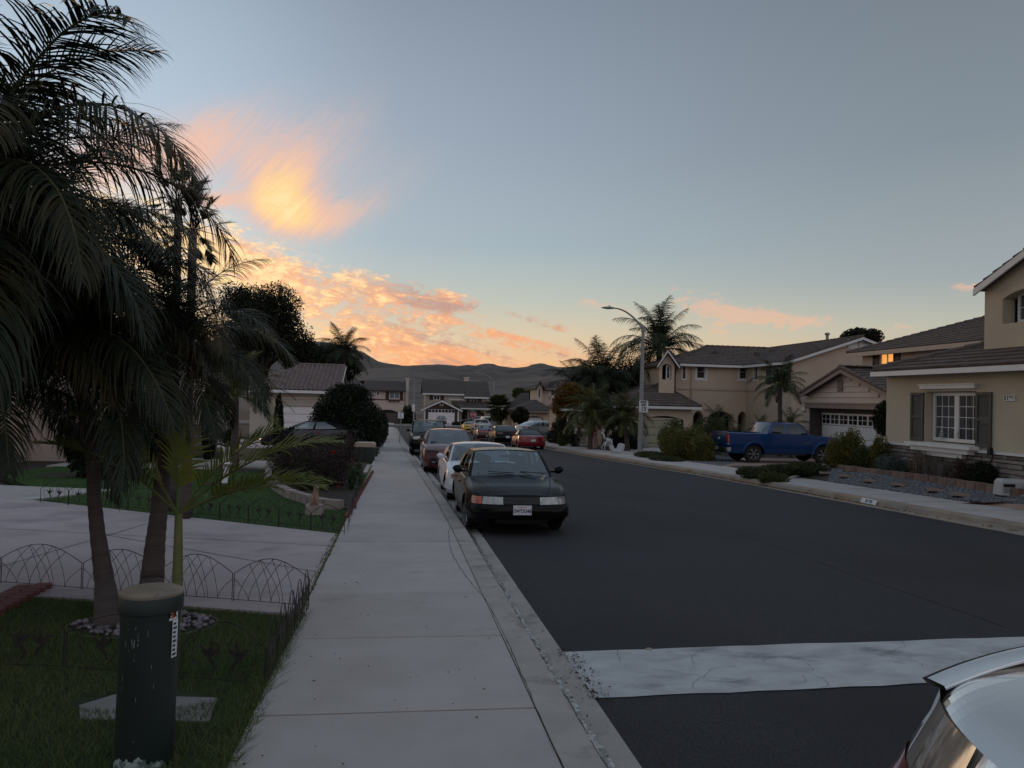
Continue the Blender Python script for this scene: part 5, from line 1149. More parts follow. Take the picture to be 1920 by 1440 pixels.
        part('body', mb, [mat, INTER if not bed else PLAST], root, 'all' if P.get('dense') else True, world=False)
        # glasshouse
        gb0, gt0, gt1, gb1 = P['gh']; H_ = P['H']; wt = P.get('wroof', .74) * c.h2; ht = H_ - .05; ins = P.get('ins', .07)
        bz = lambda s: c.top(s) - .05
        def side(a, v, u):
            s = lerp(lerp(gb0 + .12, gb1 - .06, a), lerp(gt0 + .02, gt1 - .02, a), v); wbt = c.w(lerp(gb0, gb1, a)) - ins
            return Vector((u * (lerp(wbt, wt, v) + .03 * math.sin(v * PI)), c.y(s), lerp(bz(lerp(gb0, gb1, a)), ht, v)))
        def wind(uu, v):
            s = lerp(gb0, gt0, v) + .12 * uu * uu * (1 - v) + .02 * uu * uu * v; wbt = c.w(gb0) - ins
            return Vector((uu * lerp(wbt, wt, v), c.y(s), lerp(c.top(gb0) - .05 * uu * uu - .005, ht + .03 * (1 - uu * uu), v) + .02 * math.sin(v * PI)))
        def back(uu, v):
            s = lerp(gb1, gt1, v) - .06 * uu * uu * (1 - v) - .02 * uu * uu * v; wbt = c.w(gb1) - ins
            return Vector((uu * lerp(wbt, wt, v), c.y(s), lerp(c.top(gb1) - .05 * uu * uu - .005, ht + .03 * (1 - uu * uu), v) + .02 * math.sin(v * PI)))
        fr = MB(); roofm = P.get('roofmat', mat)
        def framed(F, A, V, holes, flip):                        # grid with window cells left open; returns pane patches
            for i in range(len(A) - 1):
                for j in range(len(V) - 1):
                    if (i, j) in holes: continue
                    fr.grid([[F(lerp(A[i], A[i + 1], p / 3), lerp(V[j], V[j + 1], q / 3)) for q in range(4)] for p in range(4)], flip)
        def pane(F, a0, a1, v0, v1, name, m, flip, shift=.004):
            m2 = MB(); m2.grid([[F(lerp(a0, a1, p / 8), lerp(v0, v1, q / 5)) for q in range(6)] for p in range(9)], flip); return part(name, m2, m, root, 'all', world=False)
        gm = P.get('glass', CGLASS); gm2 = P.get('glass2', gm)
        framed(wind, [-1, -.94, .94, 1], [0, .03, .95, 1], {(1, 1)}, True); framed(back, [-1, -.9, .9, 1], [0, .10, .9, 1], {(1, 1)}, False)
        pane(wind, -.94, .94, .03, .95, 'windscreen', gm, True); pane(back, -.9, .9, .10, .9, 'rear_window', gm2, False)
        cuts = P.get('cuts', [.05, .46, .50, .86]); A = [0] + cuts + [1]; holes = {(i, 1) for i in range(1, len(A) - 1, 2)}
        for u in (-1, 1):
            F = lambda a, v, u=u: side(a, v, u)
            framed(F, A, [0, .10, .90, 1], holes, u < 0)
            for i in range(1, len(A) - 1, 2): pane(F, A[i], A[i + 1], .10, .90, 'side_window', gm2, u < 0)
        part('pillars', fr, P.get('pillmat', roofm), root, True, world=False)
        rf = MB(); rr_ = []
        for i in range(13):
            t = i / 12; s = lerp(gt0, gt1, t); row = []
            for uu in [-1, -.93, -.8, -.5, 0, .5, .8, .93, 1]:
                e = .02 * uu * uu * (1 if t < .5 else -1) * (1 if t in (0, 1) else 0)
                row.append(Vector((uu * wt, c.y(s + e), ht + .03 * (1 - uu * uu) + P.get('roofarch', .025) * math.sin(t * PI) * (1 - abs(uu) ** 4) + 0)))
            rr_.append(row)
        rf.grid(rr_, flip=True); part('roof', rf, roofm, root, True, world=False)
        # wheels
        for ax in (fo, fo + wb):
            for u in (-1, 1):
                xo = u * (c.w(ax) - .01); tw = .20; prof = [(wr * .62, -tw / 2), (wr * .93, -tw / 2), (wr, -tw / 2 + .03), (wr, tw / 2 - .03), (wr * .93, tw / 2), (wr * .62, tw / 2)]
                m2 = MB(); m2.lathe(prof, (xo - u * tw / 2, c.y(ax), wc), 28, 'x', caps=False); ty = part('wheel', m2, TYRE, root, True, world=False)
                m3 = MB(); X_ = xo - .015 * u; n_ = P.get('spokes', 7)
                m3.lathe([(wr * .64, -.012), (wr * .60, .012), (wr * .57, .0), (wr * .57, -.05 * 1)], (X_, c.y(ax), wc), 28, 'x', caps=False); m3.lathe([(.0001, .018), (.05, .015), (.055, -.03)], (X_, c.y(ax), wc), 10, 'x', caps=False)
                for k in range(n_):
                    for dd_ in ((-.09, .09) if n_ <= 6 else (0,)):
                        a = 2 * PI * k / n_ + dd_; r1, r2 = .04, wr * .60; hw = .018 if n_ <= 6 else .028
                        ca, sa = math.cos(a), math.sin(a); pts = []
                        for xx in (-.02, .008):
                            for r_, w_ in ((r1, hw), (r2, hw)):
                                for sg in (-1, 1): pts.append((X_ + u * xx, c.y(ax) + ca * r_ - sa * sg * w_, wc + sa * r_ + ca * sg * w_))
                        m3.add(pts, [(4, 5, 7, 6), (0, 2, 3, 1), (0, 1, 5, 4), (2, 6, 7, 3), (0, 4, 6, 2), (1, 3, 7, 5)])
                part('rim', m3, P.get('rim', RIM), ty, True, world=False)
                m4 = MB(); m4.lathe([(wr * .61, 0), (.0001, 0)], (X_ - u * .055, c.y(ax), wc), 20, 'x', caps=False); part('brake_disc', m4, DARK, ty, world=False)
        # cabin
        if P.get('seats', True):
            bz0 = c.top((gb0 + gb1) / 2) - .25
            rowsS = [gt0 + .35] + ([gt0 + 1.25] if gb1 - gb0 > 2.3 and not bed else [])
            for k, s in enumerate(rowsS):
                for u in (-1, 1):
                    m2 = MB(); cx_ = u * c.h2 * .42; zt = min(ht - .32, bz0 + .52)
                    m2.add([(cx_ - .21, c.y(s), bz0), (cx_ + .21, c.y(s), bz0), (cx_ + .21, c.y(s + .12), bz0), (cx_ - .21, c.y(s + .12), bz0), (cx_ - .17, c.y(s + .10), zt), (cx_ + .17, c.y(s + .10), zt), (cx_ + .15, c.y(s + .18), zt), (cx_ - .15, c.y(s + .18), zt)], [(0, 1, 5, 4), (1, 2, 6, 5), (2, 3, 7, 6), (3, 0, 4, 7), (4, 5, 6, 7)])
                    m2.lathe([(.02, -.09), (.10, -.07), (.12, 0), (.10, .08), (.02, .10)], (cx_, c.y(s + .13), zt + .12), 10)
                    part('seat', m2, SEATM, root, True, world=False)
            m2 = MB(); m2.tube([(c.h2 * .42 + .17 * math.cos(a), c.y(gb0 + .62) - .05 * math.sin(a), bz0 + .30 + .15 * math.sin(a)) for a in [2 * PI * k / 16 for k in range(17)]], .014, 6); part('steering_wheel', m2, PLAST, root, world=False)
            m2 = MB(); m2.box((-c.h2 * .72, c.y(gb0 + .60), bz0), (c.h2 * .72, c.y(gb0 + .15), bz0 + .24)); part('dashboard', m2, INTER, root, world=False)
            m2 = MB(); m2.box((-.11, c.y(gt0 + .10), ht - .13), (.11, c.y(gt0 + .07), ht - .07)); part('rear_mirror', m2, PLAST, root, world=False)
        # door mirrors
        for u in (-1, 1):
            m2 = MB(); s = gb0 + .42; x0 = c.w(s) - .02; zz = c.top(s) + .05; rows_ = []
            for k in range(7):
                t = k / 6; r_ = .075 * math.sin(PI * (t * .86 + .12)) ** .6; rows_.append([(u * (x0 + .05 + .17 * t), c.y(s) + .05 * math.cos(a) * (r_ / .075) + .0, zz + .02 * t + r_ * math.sin(a)) for a in [2 * PI * j / 10 for j in range(11)]])
            m2.grid(rows_, flip=u > 0); m2.poly([p for p in rows_[-1][:-1]]); m2.poly(rows_[0][:-1]); m2.box((min(u * (x0 - .03), u * (x0 + .07)), c.y(s) - .03, zz - .04), (max(u * (x0 - .03), u * (x0 + .07)), c.y(s) + .03, zz + .0))
            part('mirror', m2, P.get('mirmat', mat), root, True, world=False)
        # door seams and handles
        m2 = MB(); dz = P['sill']
        for a in [cuts[0] - .03, (cuts[1] + cuts[2]) / 2 if len(cuts) > 2 else cuts[1]] + ([cuts[3]] if len(cuts) > 3 else []):
            s = lerp(gb0 + .12, gb1 - .06, a)
            for u in (-1, 1):
                col = [c.wall(s, u, lerp(c.topz(s, u) - .01, dz + .1, t), 'f', .002) for t in [k / 8 for k in range(9)]]; col2 = [p + Vector((0, .009, 0)) for p in col]; m2.grid([col, col2], u > 0)
        if m2.v: part('door_seam', m2, DARK, root, world=False)
        for a in ([.36, .78] if len(cuts) > 3 else [.6]):
            for u in (-1, 1):
                s = lerp(gb0 + .12, gb1 - .06, a); p = c.wall(s, u, c.topz(s, u) - .13, 'f', .012); m3 = MB(); m3.box((p.x - .012, p.y - .085, p.z - .013), (p.x + .012, p.y + .085, p.z + .013)); part('door_handle', m3, P.get('handle', mat), root, world=False)
        for spec in P.get('patch', []): c.patch(*spec)
        if bed:
            m3 = MB(); 
        c.extra()
    def extra(c): pass
    def patch(c, name, end, q0, q1, z0, z1, m, out=.006, skew=0.0):
        """lamp, grille, bumper strip: lies on the body surface; q across (-1..1), beyond 1 = metres round the corner"""
        n = max(6, int(abs(q1 - q0) * 8)); g = []
        for i in range(n + 1):
            q = lerp(q0, q1, i / n); col = []
            for j in range(5):
                zz = lerp(z0 + skew * (q - q0), z1, j / 4) if not callable(z0) else lerp(z0(q), z1(q), j / 4)
                s, u = c.edge(q)
                if end == 'r': s = c.L - s
                if abs(q) <= 1: p = c.wall(s, u, zz, end, 0); p.y += out * (1 if end == 'f' else -1)
                else: p = c.wall(s, u, zz, end, 0); p.x += math.copysign(out, u)
                col.append(p)
            g.append(col)
        mb = MB(); mb.grid(g, flip=(end == 'f')); mb.grid([[g[0][j], g[0][j] - Vector((0, .02 * (1 if end == 'f' else -1), 0))] for j in range(5)])
        o = part(name, mb, m, c.root, 'all', world=False); return o, g
    def plate(c, end, zc, txt=None, w=.305, h=.155, u=0.0, sub=None):
        s = 0 if end == 'f' else c.L; sg = 1 if end == 'f' else -1
        p = c.wall(s, u, zc, end, 0); y0 = p.y + sg * .015; y1 = p.y + sg * .028; mb = MB(); mb.box((p.x - w / 2, min(y0, y1), zc - h / 2), (p.x + w / 2, max(y0, y1), zc + h / 2))
        pl = part('number_plate', mb, M('plate_white', (.70, .71, .73), (.62, .63, .66), rough=.5, scale=30), c.root, world=False)
        m2 = MB(); m2.box((p.x - w / 2 - .012, min(y0, y0 + sg * .006), zc - h / 2 - .012), (p.x + w / 2 + .012, max(y0, y0 + sg * .006), zc + h / 2 + .012)); part('plate_frame', m2, PLAST, c.root, world=False)
        if txt: put_text(txt, .085, BLUEP, 'plate_text', pl, (p.x, y1 + sg * .002, zc - .018), (-sg, 0, 0), (0, sg, 0), sx=.80, world=False, bold=.002)
        if sub: put_text(sub, .032, REDP, 'plate_script', pl, (p.x, y1 + sg * .002, zc + .052), (-sg, 0, 0), (0, sg, 0), world=False)
SED = dict(L=4.35, W=1.69, H=1.36, fo=.86, wb=2.53, sill=.19, wr=.30, top=[(0, .66), (.12, .72), (.5, .80), (1.18, .90), (1.3, .93), (3.4, .97), (3.75, .98), (4.2, .97), (4.35, .90)], gh=(1.22, 1.98, 3.05, 3.68))
def mk(**k): d = dict(SED); d.update(k); return d
def gzp(x, y, dz=0): return (x, y, gz(x, y) + dz)
PITCH_ = -math.atan(SLOPE)
def head_slope(h): return math.atan(SLOPE) * -math.cos(h)     # nose pitch for a heading (0 = down the street)

# black sedan, facing us
KB = 'cars parked along the near kerb'
g = G(965, 992)
bp = [
    ('grille', 'f', -.40, .40, .50, .615, PLAST, .004),
    ('headlight', 'f', lambda: 0, 0, 0, 0, LENS)]
CX = 1.98
car1 = Car('black_sedan', 'old black sedan facing the camera, the nearest car at the left kerb', 'car', gzp(1.93, 12.25 + 4.35 / 2 * .93), PI, mk(paint=P_BLACK, wr=.295, top=[(0, .665), (.10, .705), (.45, .79), (1.15, .885), (1.3, .92), (3.4, .96), (4.2, .97), (4.35, .92)], side=.055, fb=.15), KB, head_slope(PI))
def lamp_set(c, z0, z1, qi, qo, wrap, inner_cut=.06, m=LENS, am=AMBER, a_q=.80):
    # q is mirrored: heading PI puts local x to world -x; both sides alike
    for sg in (-1, 1):
        c.patch('headlight', 'f', sg * qi, sg * a_q, (lambda q, s=sg: z0 + 0 * q) if False else (lambda q: lerp(z0 + inner_cut * 0, z0, 0)), (lambda q, qi=qi: z1 - (0 if abs(q) > qi + .1 else inner_cut * (1 - (abs(q) - qi) / .1) * .0)), m) if False else c.patch('headlight', 'f', sg * qi, sg * a_q, z0, z1, m, .007)
        c.patch('corner_lamp', 'f', sg * (a_q + .012), sg * (1 + wrap), z0, z1, am if sg > 0 else LENS, .007)
lamp_set(car1, .515, .635, .44, .8, .20, a_q=.90)
car1.patch('grille', 'f', -.42, .42, .525, .635, PLAST, .005)
for k in range(3): car1.patch('grille_slat', 'f', -.41, .41, .545 + k * .03, .552 + k * .03, M('slat_black', (.03, .03, .032), rough=.4), .012)
mb = MB(); p = car1.wall(0, 0, .58, 'f'); mb.tube([(p.x + .05 * math.cos(a), p.y + .018, .582 + .033 * math.sin(a)) for a in [2 * PI * k / 14 for k in range(15)]], .006, 6); mb.box((p.x - .06, p.y + .012, .575), (p.x + .06, p.y + .024, .589)); part('badge', mb, M('badge_dark', (.12, .12, .12), rough=.35, metal=.7), car1.root, world=False)
car1.patch('bumper', 'f', -1.5, 1.5, .30, .47, P_BLACK, .028); car1.patch('bumper_groove', 'f', -1.4, 1.4, .468, .488, DARK, .004); car1.patch('air_intake', 'f', -.62, .62, .20, .275, DARK, .006)
car1.plate('f', .435, '3WTX348', sub='California')
for sg in (-1, 1):
    m2 = MB(); y0 = car1.y(1.27); m2.tube([(sg * .30 - .35, y0 + .02, .945), (sg * .30 + .12, y0 - .06, .965)], .008, 5); part('wiper', m2, DARK, car1.root, world=False)
m2 = MB()
for sg in (-1, 1): m2.tube([(sg * .70, car1.y(1.2), .878), (sg * .62, car1.y(.7), .832), (sg * .52, car1.y(.25), .765)], .004, 4)
part('bonnet_seam', m2, DARK, car1.root, world=False)

# white coupe
car2 = Car('white_coupe', 'white coupe with orange corner lamps, directly behind the black sedan', 'car', gzp(1.90, 16.7 + 2.1), PI, mk(L=4.5, W=1.74, H=1.30, paint=P_WHITE, ftap=.2, fr=.9, fb=.2, cuts=[.04, .55], top=[(0, .60), (.12, .66), (.6, .77), (1.35, .90), (3.4, .95), (4.3, .96), (4.5, .88)], gh=(1.3, 2.1, 2.95, 3.85)), KB, head_slope(PI))
for sg in (-1, 1): car2.patch('headlight', 'f', sg * .5, sg * .86, .56, .63, LENS, .006); car2.patch('corner_lamp', 'f', sg * .87, sg * 1.22, .53, .63, AMBER, .006)
car2.patch('bumper', 'f', -1.5, 1.5, .28, .45, P_WHITE, .025); car2.patch('air_intake', 'f', -.5, .5, .22, .28, DARK, .012)
m2 = MB(); m2.tube([(-.62, car2.y(.9), .84), (-.62, car2.y(.92), 1.62)], .003, 4); part('aerial', m2, PLAST, car2.root, world=False)
# dark red sedan
car3 = Car('red_hybrid_sedan', 'dark red modern sedan with swept headlamps, third from the front in the left row', 'car', gzp(1.68, 24.9 + 2.15), PI, mk(L=4.6, W=1.78, H=1.47, paint=P_RED, fb=.28, ftap=.2, wr=.32, fo=.95, wb=2.7, top=[(0, .70), (.15, .80), (.6, .92), (1.0, .99), (3.6, 1.08), (4.4, 1.1), (4.6, 1.0)], gh=(.98, 2.0, 3.2, 4.2), fprof=[(0, 0), (.2, .04), (.4, .10), (.7, .12), (1, .05)]), KB, head_slope(PI))
for sg in (-1, 1): car3.patch('headlight', 'f', sg * .62, sg * 1.35, .70, .76, M('lens_dark', (.06, .065, .07), rough=.1, coat=1.), .006); car3.patch('fog_lamp_bezel', 'f', sg * .66, sg * .93, .30, .52, DARK, .006); car3.patch('fog_lamp', 'f', sg * .74, sg * .86, .36, .40, LENS, .012)
car3.patch('air_intake', 'f', -.52, .52, .26, .50, DARK, .008); car3.patch('grille', 'f', -.5, .5, .60, .66, DARK, .006)
# black SUV
car4 = Car('black_suv', 'black boxy suv at the far end of the left row, with roof rails', 'car', gzp(1.42, 37.6), PI, mk(scale=.90, L=4.8, W=1.86, H=1.74, paint=P_BLACK, wr=.37, sill=.30, fb=.10, ftap=.10, rb=.05, wroof=.82, fo=.9, wb=2.85, top=[(0, .92), (.08, 1.02), (.6, 1.08), (1.25, 1.14), (4.0, 1.16), (4.7, 1.16), (4.8, 1.1)], gh=(1.28, 1.85, 4.45, 4.72), cuts=[.04, .30, .34, .60, .64, .95], side=.05), KB, head_slope(PI))
for sg in (-1, 1):
    car4.patch('headlight', 'f', sg * .55, sg * 1.12, .80, .96, LENS, .006)
    m2 = MB(); m2.tube([(sg * .60, car4.y(2.0), 1.80), (sg * .62, car4.y(2.3), 1.84), (sg * .62, car4.y(4.0), 1.84), (sg * .60, car4.y(4.3), 1.80)], .02, 6); part('roof_rail', m2, M('rail_brown', (.18, .11, .07), rough=.35, metal=.5), car4.root, world=False)
car4.patch('grille', 'f', -.5, .5, .78, .96, PLAST, .006); car4.patch('bumper', 'f', -1.3, 1.3, .42, .66, CHROME if False else P_BLACK, .03)

# far kerb, tails toward us
KF = 'cars parked along the far kerb'
def kh(y): return math.atan2(krx(y + 4) - krx(y - 4), 8)
def rearcar(name, label, px, py, P, **k):
    g = G(px, py); h = kh(g.y + 2) * .2; P = dict(P, scale=.82); x = g.x + math.sin(h) * P['L'] * .46; y = g.y - .6 + math.cos(h) * P['L'] * .46
    return Car(name, label, 'car', gzp(x, y), h, P, KF, head_slope(h))
SOFT = M('soft_top', (.02, .02, .025), rough=.9)
c5 = rearcar('red_roadster', 'red roadster with a black soft top, nearest on the right kerb', 997, 842, mk(L=4.3, W=1.82, H=1.32, paint=P_RED2, roofmat=SOFT, glass=CGLASSD, wroof=.66, cuts=[.05, .6], top=[(0, .64), (.2, .72), (1.3, .88), (3.0, .95), (4.0, .96), (4.3, .86)], gh=(1.3, 2.0, 2.7, 3.5), rb=.22, wr=.32))
for sg in (-1, 1): c5.patch('tail_lamp', 'r', sg * .62, sg * 1.05, .66, .78, TAIL, .006)
c5.plate('r', .60); c5.patch('bumper', 'r', -1.3, 1.3, .26, .42, P_RED2, .03); mb = MB(); p = c5.wall(c5.L, 0, .76, 'r'); mb.lathe([(.045, 0), (.04, -.02), (.001, -.022)], (p.x, p.y, .80), 12, 'y'); part('badge', mb, CHROME, c5.root, world=False)
c6 = rearcar('black_muscle_sedan', 'black sedan with wide tail on the right kerb, behind the red roadster', 950, 834, mk(L=4.9, W=1.9, H=1.47, paint=P_BLACK, glass2=CGLASSD, wr=.35, fo=.95, wb=3.0, top=[(0, .72), (.2, .84), (1.4, .98), (3.6, 1.06), (4.7, 1.10), (4.9, 1.0)], gh=(1.4, 2.2, 3.3, 4.2)))
for sg in (-1, 1): c6.patch('tail_lamp', 'r', sg * .45, sg * 1.0, .86, .94, M('dark_tail_lens', (.12, .01, .012), rough=.2, coat=1.), .006)
c6.plate('r', .62); c6.patch('bumper', 'r', -1.3, 1.3, .30, .5, P_BLACK, .03)
c7 = rearcar('maroon_sedan', 'dark maroon sedan with a red band of tail lamps on the right kerb', 913, 826, mk(L=4.7, W=1.82, H=1.42, paint=P_MAROON, wr=.32, fo=.95, wb=2.75, top=[(0, .66), (.2, .76), (1.3, .92), (3.5, .99), (4.5, 1.0), (4.7, .92)], gh=(1.3, 2.1, 3.1, 3.95)))
c7.patch('tail_lamp', 'r', -.95, .95, .72, .86, TAIL, .006); c7.patch('bumper', 'r', -1.3, 1.3, .28, .46, P_MAROON, .03); c7.plate('r', .42)
PK = dict(L=5.4, W=1.9, H=1.80, fo=.95, wb=3.25, sill=.42, wr=.40, fb=.14, rb=.0, ftap=.10, rtap=.02, wroof=.78, ins=.05, crown=.035, side=.045, fprof=[(0, 0), (.3, .05), (.45, .11), (1, .05)], rprof=[(0, 0), (1, .0)],
          top=[(0, 1.04), (.10, 1.15), (.6, 1.22), (1.3, 1.27), (1.5, 1.28), (3.5, 1.31), (3.7, 1.33), (5.4, 1.35)], gh=(1.42, 2.05, 3.35, 3.62), cuts=[.06, .50, .55, .92], bed=(3.78, 5.30, .72))
c8 = rearcar('white_pickup', 'white pickup truck parked beside the maroon sedan at the right kerb', 905, 816, dict(PK, paint=P_WHITE, L=5.3, glass2=CGLASSD))
for sg in (-1, 1): c8.patch('tail_lamp', 'r', sg * .84, sg * 1.06, .86, 1.14, TAIL, .006)
c8.patch('bumper', 'r', -1.05, 1.05, .50, .66, CHROME, .10)
c9 = rearcar('yellow_coupe', 'yellow sports coupe, furthest car on the right kerb', 882, 811, mk(L=4.5, W=1.9, H=1.35, paint=P_YEL, glass2=CGLASSD, wr=.34, cuts=[.05, .6], wroof=.66, top=[(0, .66), (.2, .78), (1.4, .92), (3.3, 1.0), (4.2, 1.03), (4.5, .92)], gh=(1.4, 2.1, 2.9, 3.9)))
for sg in (-1, 1):
    for d in (0, .22): c9.patch('tail_lamp', 'r', sg * (.42 + d), sg * (.57 + d), .74, .84, DARK, .006)
c9.patch('air_intake', 'r', -.7, .7, .30, .48, DARK, .01); c9.plate('r', .58)
# cars on drives
g = G(1012, 822)
c10 = Car('silver_sedan', 'silver sedan on the drive of the bay tower house, seen from its tail', 'car', gzp(G(1016, 820, .14).x, G(1016, 820, .14).y, .14), math.radians(62), mk(L=4.8, W=1.84, H=1.47, paint=P_SILVER, wr=.33, fo=.95, wb=2.8, top=[(0, .70), (.2, .82), (1.2, .98), (3.6, 1.08), (4.6, 1.10), (4.8, 1.0)], gh=(1.2, 2.1, 3.3, 4.4)), None, 0)
for sg in (-1, 1): c10.patch('tail_lamp', 'r', sg * .55, sg * 1.25, .86, .96, TAIL, .006)
c11 = Car('silver_suv', 'silver grey suv parked behind the fan palm trunk', 'car', gzp(11.6, 93, .12), math.radians(80), dict(car4.P, paint=P_SILVER, glass=CGLASSD, glass2=CGLASSD, wr=.36), None, 0)
for sg in (-1, 1): c11.patch('tail_lamp', 'r', sg * .82, sg * 1.04, .85, 1.1, TAIL, .006)
g = atY(890, 792, 128)
c12 = Car('dark_suv', 'dark suv in front of the porch at the end house, behind the stop sign', 'car', (g.x, 128, -2.5), math.radians(-75), dict(car4.P, paint=P_NAVY, glass=CGLASSD, glass2=CGLASSD, H=1.7, top=[(0, .86), (.1, .96), (1.3, 1.08), (4.8, 1.12)]), None, 0)
g = atY(829, 795, 133)
c13 = Car('maroon_hatchback', 'maroon car facing out on the end house drive, before the white garage door', 'car', (g.x, 136, gz(0, 136) + .16), PI, mk(L=4.3, W=1.8, H=1.50, paint=M('paint_wine', (.10, .012, .02), rough=.3, coat=1.), wr=.32, top=[(0, .72), (.2, .84), (1.1, .98), (4.1, 1.04), (4.3, 1.0)], gh=(1.1, 1.9, 3.4, 4.1)), None, 0)
for sg in (-1, 1): c13.patch('headlight', 'f', sg * .6, sg * 1.1, .66, .78, LENS, .006)
c13.patch('air_intake', 'f', -.5, .5, .3, .48, DARK, .008); c13.plate('f', .5)
c14 = Car('black_fastback', 'dark fastback sedan on the left drive, half hidden behind the rose bushes', 'car', gzp(-3.7, 37.2, .14), math.radians(-88), mk(L=4.9, W=1.96, H=1.44, paint=P_NAVY, wr=.35, fo=.95, wb=2.95, top=[(0, .72), (.3, .86), (1.1, .98), (3.8, 1.06), (4.7, 1.12), (4.9, 1.02)], gh=(1.0, 2.2, 3.2, 4.65), cuts=[.05, .38, .42, .74], roofmat=P_BLACK), None, 0)

# blue pickup
g = G(1390, 871)
c15 = Car('blue_pickup', 'blue crew cab pickup truck parked across the pink drive, tail to the street', 'pickup truck', gzp(15.75, 31.7, .16), math.radians(90), dict(PK, paint=P_BLUE, glass=CGLASS, glass2=CGLASSD, spokes=6, rim=M('two_tone_rim', (.30, .30, .31), rough=.35, metal=.7)), None, 0)
def blue():
    c = c15
    for sg in (-1, 1): c.patch('tail_lamp', 'r', sg * .85, sg * 1.07, .90, 1.22, TAIL, .010)
    for sg in (-1, 1): c.patch('reverse_lamp', 'r', sg * .85, sg * 1.05, .80, .855, LENS, .010)
    c.patch('tailgate', 'r', -.83, .83, .74, 1.27, P_BLUE, .012); c.patch('bumper', 'r', -1.08, 1.08, .50, .68, CHROME, .13)
    c.patch('bumper_step', 'r', -.5, .5, .66, .69, PLAST, .14)
    p = c.wall(c.L, 0, 1.0, 'r')
    pl = MB(); pl.box((p.x - .15, p.y - .155, .53), (p.x + .15, p.y - .14, .67)); part('number_plate', pl, WHITEP, c.root, world=False)
    put_text('TACOMA', .13, CHROME, 'lettering', c.root, (p.x - .05, p.y - .016, .80), (1, 0, 0), (0, -1, 0), sx=1.25, world=False, bold=.003)
    m = MB(); m.tube([(p.x + .09 * math.cos(a), p.y - .02, 1.02 + .06 * math.sin(a)) for a in [2 * PI * k / 18 for k in range(19)]], .010, 6); m.tube([(p.x + .035 * math.cos(a), p.y - .02, 1.02 + .055 * math.sin(a)) for a in [2 * PI * k / 12 for k in range(13)]], .007, 5); m.tube([(p.x + .065 * math.cos(a), p.y - .02, 1.045 + .02 * math.sin(a)) for a in [2 * PI * k / 12 for k in range(13)]], .007, 5); part('badge', m, CHROME, c.root, world=False)
    for ax in (c.P['fo'], c.P['fo'] + c.P['wb']):             # arch flares
        for u in (-1, 1):
            m = MB(); r1 = .40 * 1.16; rows = []
            for k in range(17):
                a = PI * k / 16; row = []
                for r_, o_ in ((r1 - .01, -.02), (r1 - .005, .035), (r1 + .06, .040), (r1 + .09, -.005)):
                    row.append((u * (c.w(ax) + .045 + o_), c.y(ax) + r_ * math.cos(a), max(.42, .40 + r_ * math.sin(a))))
                rows.append(row)
            m.grid(rows, flip=u < 0); part('arch_flare', m, P_BLUE, c.root, True, world=False)
    for u in (-1, 1):
        m = MB(); m.box((min(u * .80, u * .93), -1.2, .36), (max(u * .80, u * .93), .9, .41)); part('step', m, PLAST, c.root, world=False)
        s = 1.9; q = c.wall(1.62, u, .92, 'f', .004); m = MB(); m.box((q.x - .004, q.y - .26, q.z - .012), (q.x + .004, q.y + .02, q.z + .012)); part('door_badge', m, CHROME, c.root, world=False)
blue()

# silver car, only its tail corner is in the picture
ht_ = PI + math.radians(4); _c = W(1735, 1278, 2.42); _p = Vector((_c.x + .685, _c.y - 2.3 + .24, 0))
c16 = Car('silver_car', 'silver car close to the camera at the bottom right, tail lamp corner in view', 'car', (_p.x, _p.y, _c.z - 1.03), ht_, mk(scale=1.0, dense=True, L=4.6, W=1.78, H=1.46, paint=P_CHAMP, top=[(0, .68), (.2, .80), (1.2, .96), (3.0, 1.0), (3.7, 1.03), (4.35, 1.055), (4.5, 1.05), (4.6, 1.0)], gh=(1.2, 2.0, 2.9, 3.62), rr=.85, rtap=.24, rb=.15, side=.20, crown=.045, cuts=[.05, .42, .46, .80]), None, 0)
for sg in (-1, 1):
    c16.patch('tail_lamp', 'r', sg * .80, sg * 1.55, .70, .972, M('clear_lens', (.50, .42, .36), (.85, .78, .70), rough=.08, coat=1., metal=.6, scale=14, stretch=(1, 4, .5)), .010)
    c16.patch('tail_lamp_red', 'r', sg * .90, sg * 1.40, .66, .80, TAIL, .015)
m2 = MB(); rows = []
for k in range(25):
    u = -1 + 2 * k / 24; x = u * .72; zz = .985 + .115 * (1 - abs(u) ** 2.2); rows.append([(x, c16.y(4.52) + .05 * u * u + o, zz + h) for o, h in ((.0, 0), (.09, .006), (.10, -.004), (.0, -.018), (-.03, -.01), (0, 0))])
m2.grid(rows, flip=True); part('tail_spoiler', m2, P_CHAMP, c16.root, 'all', world=False)

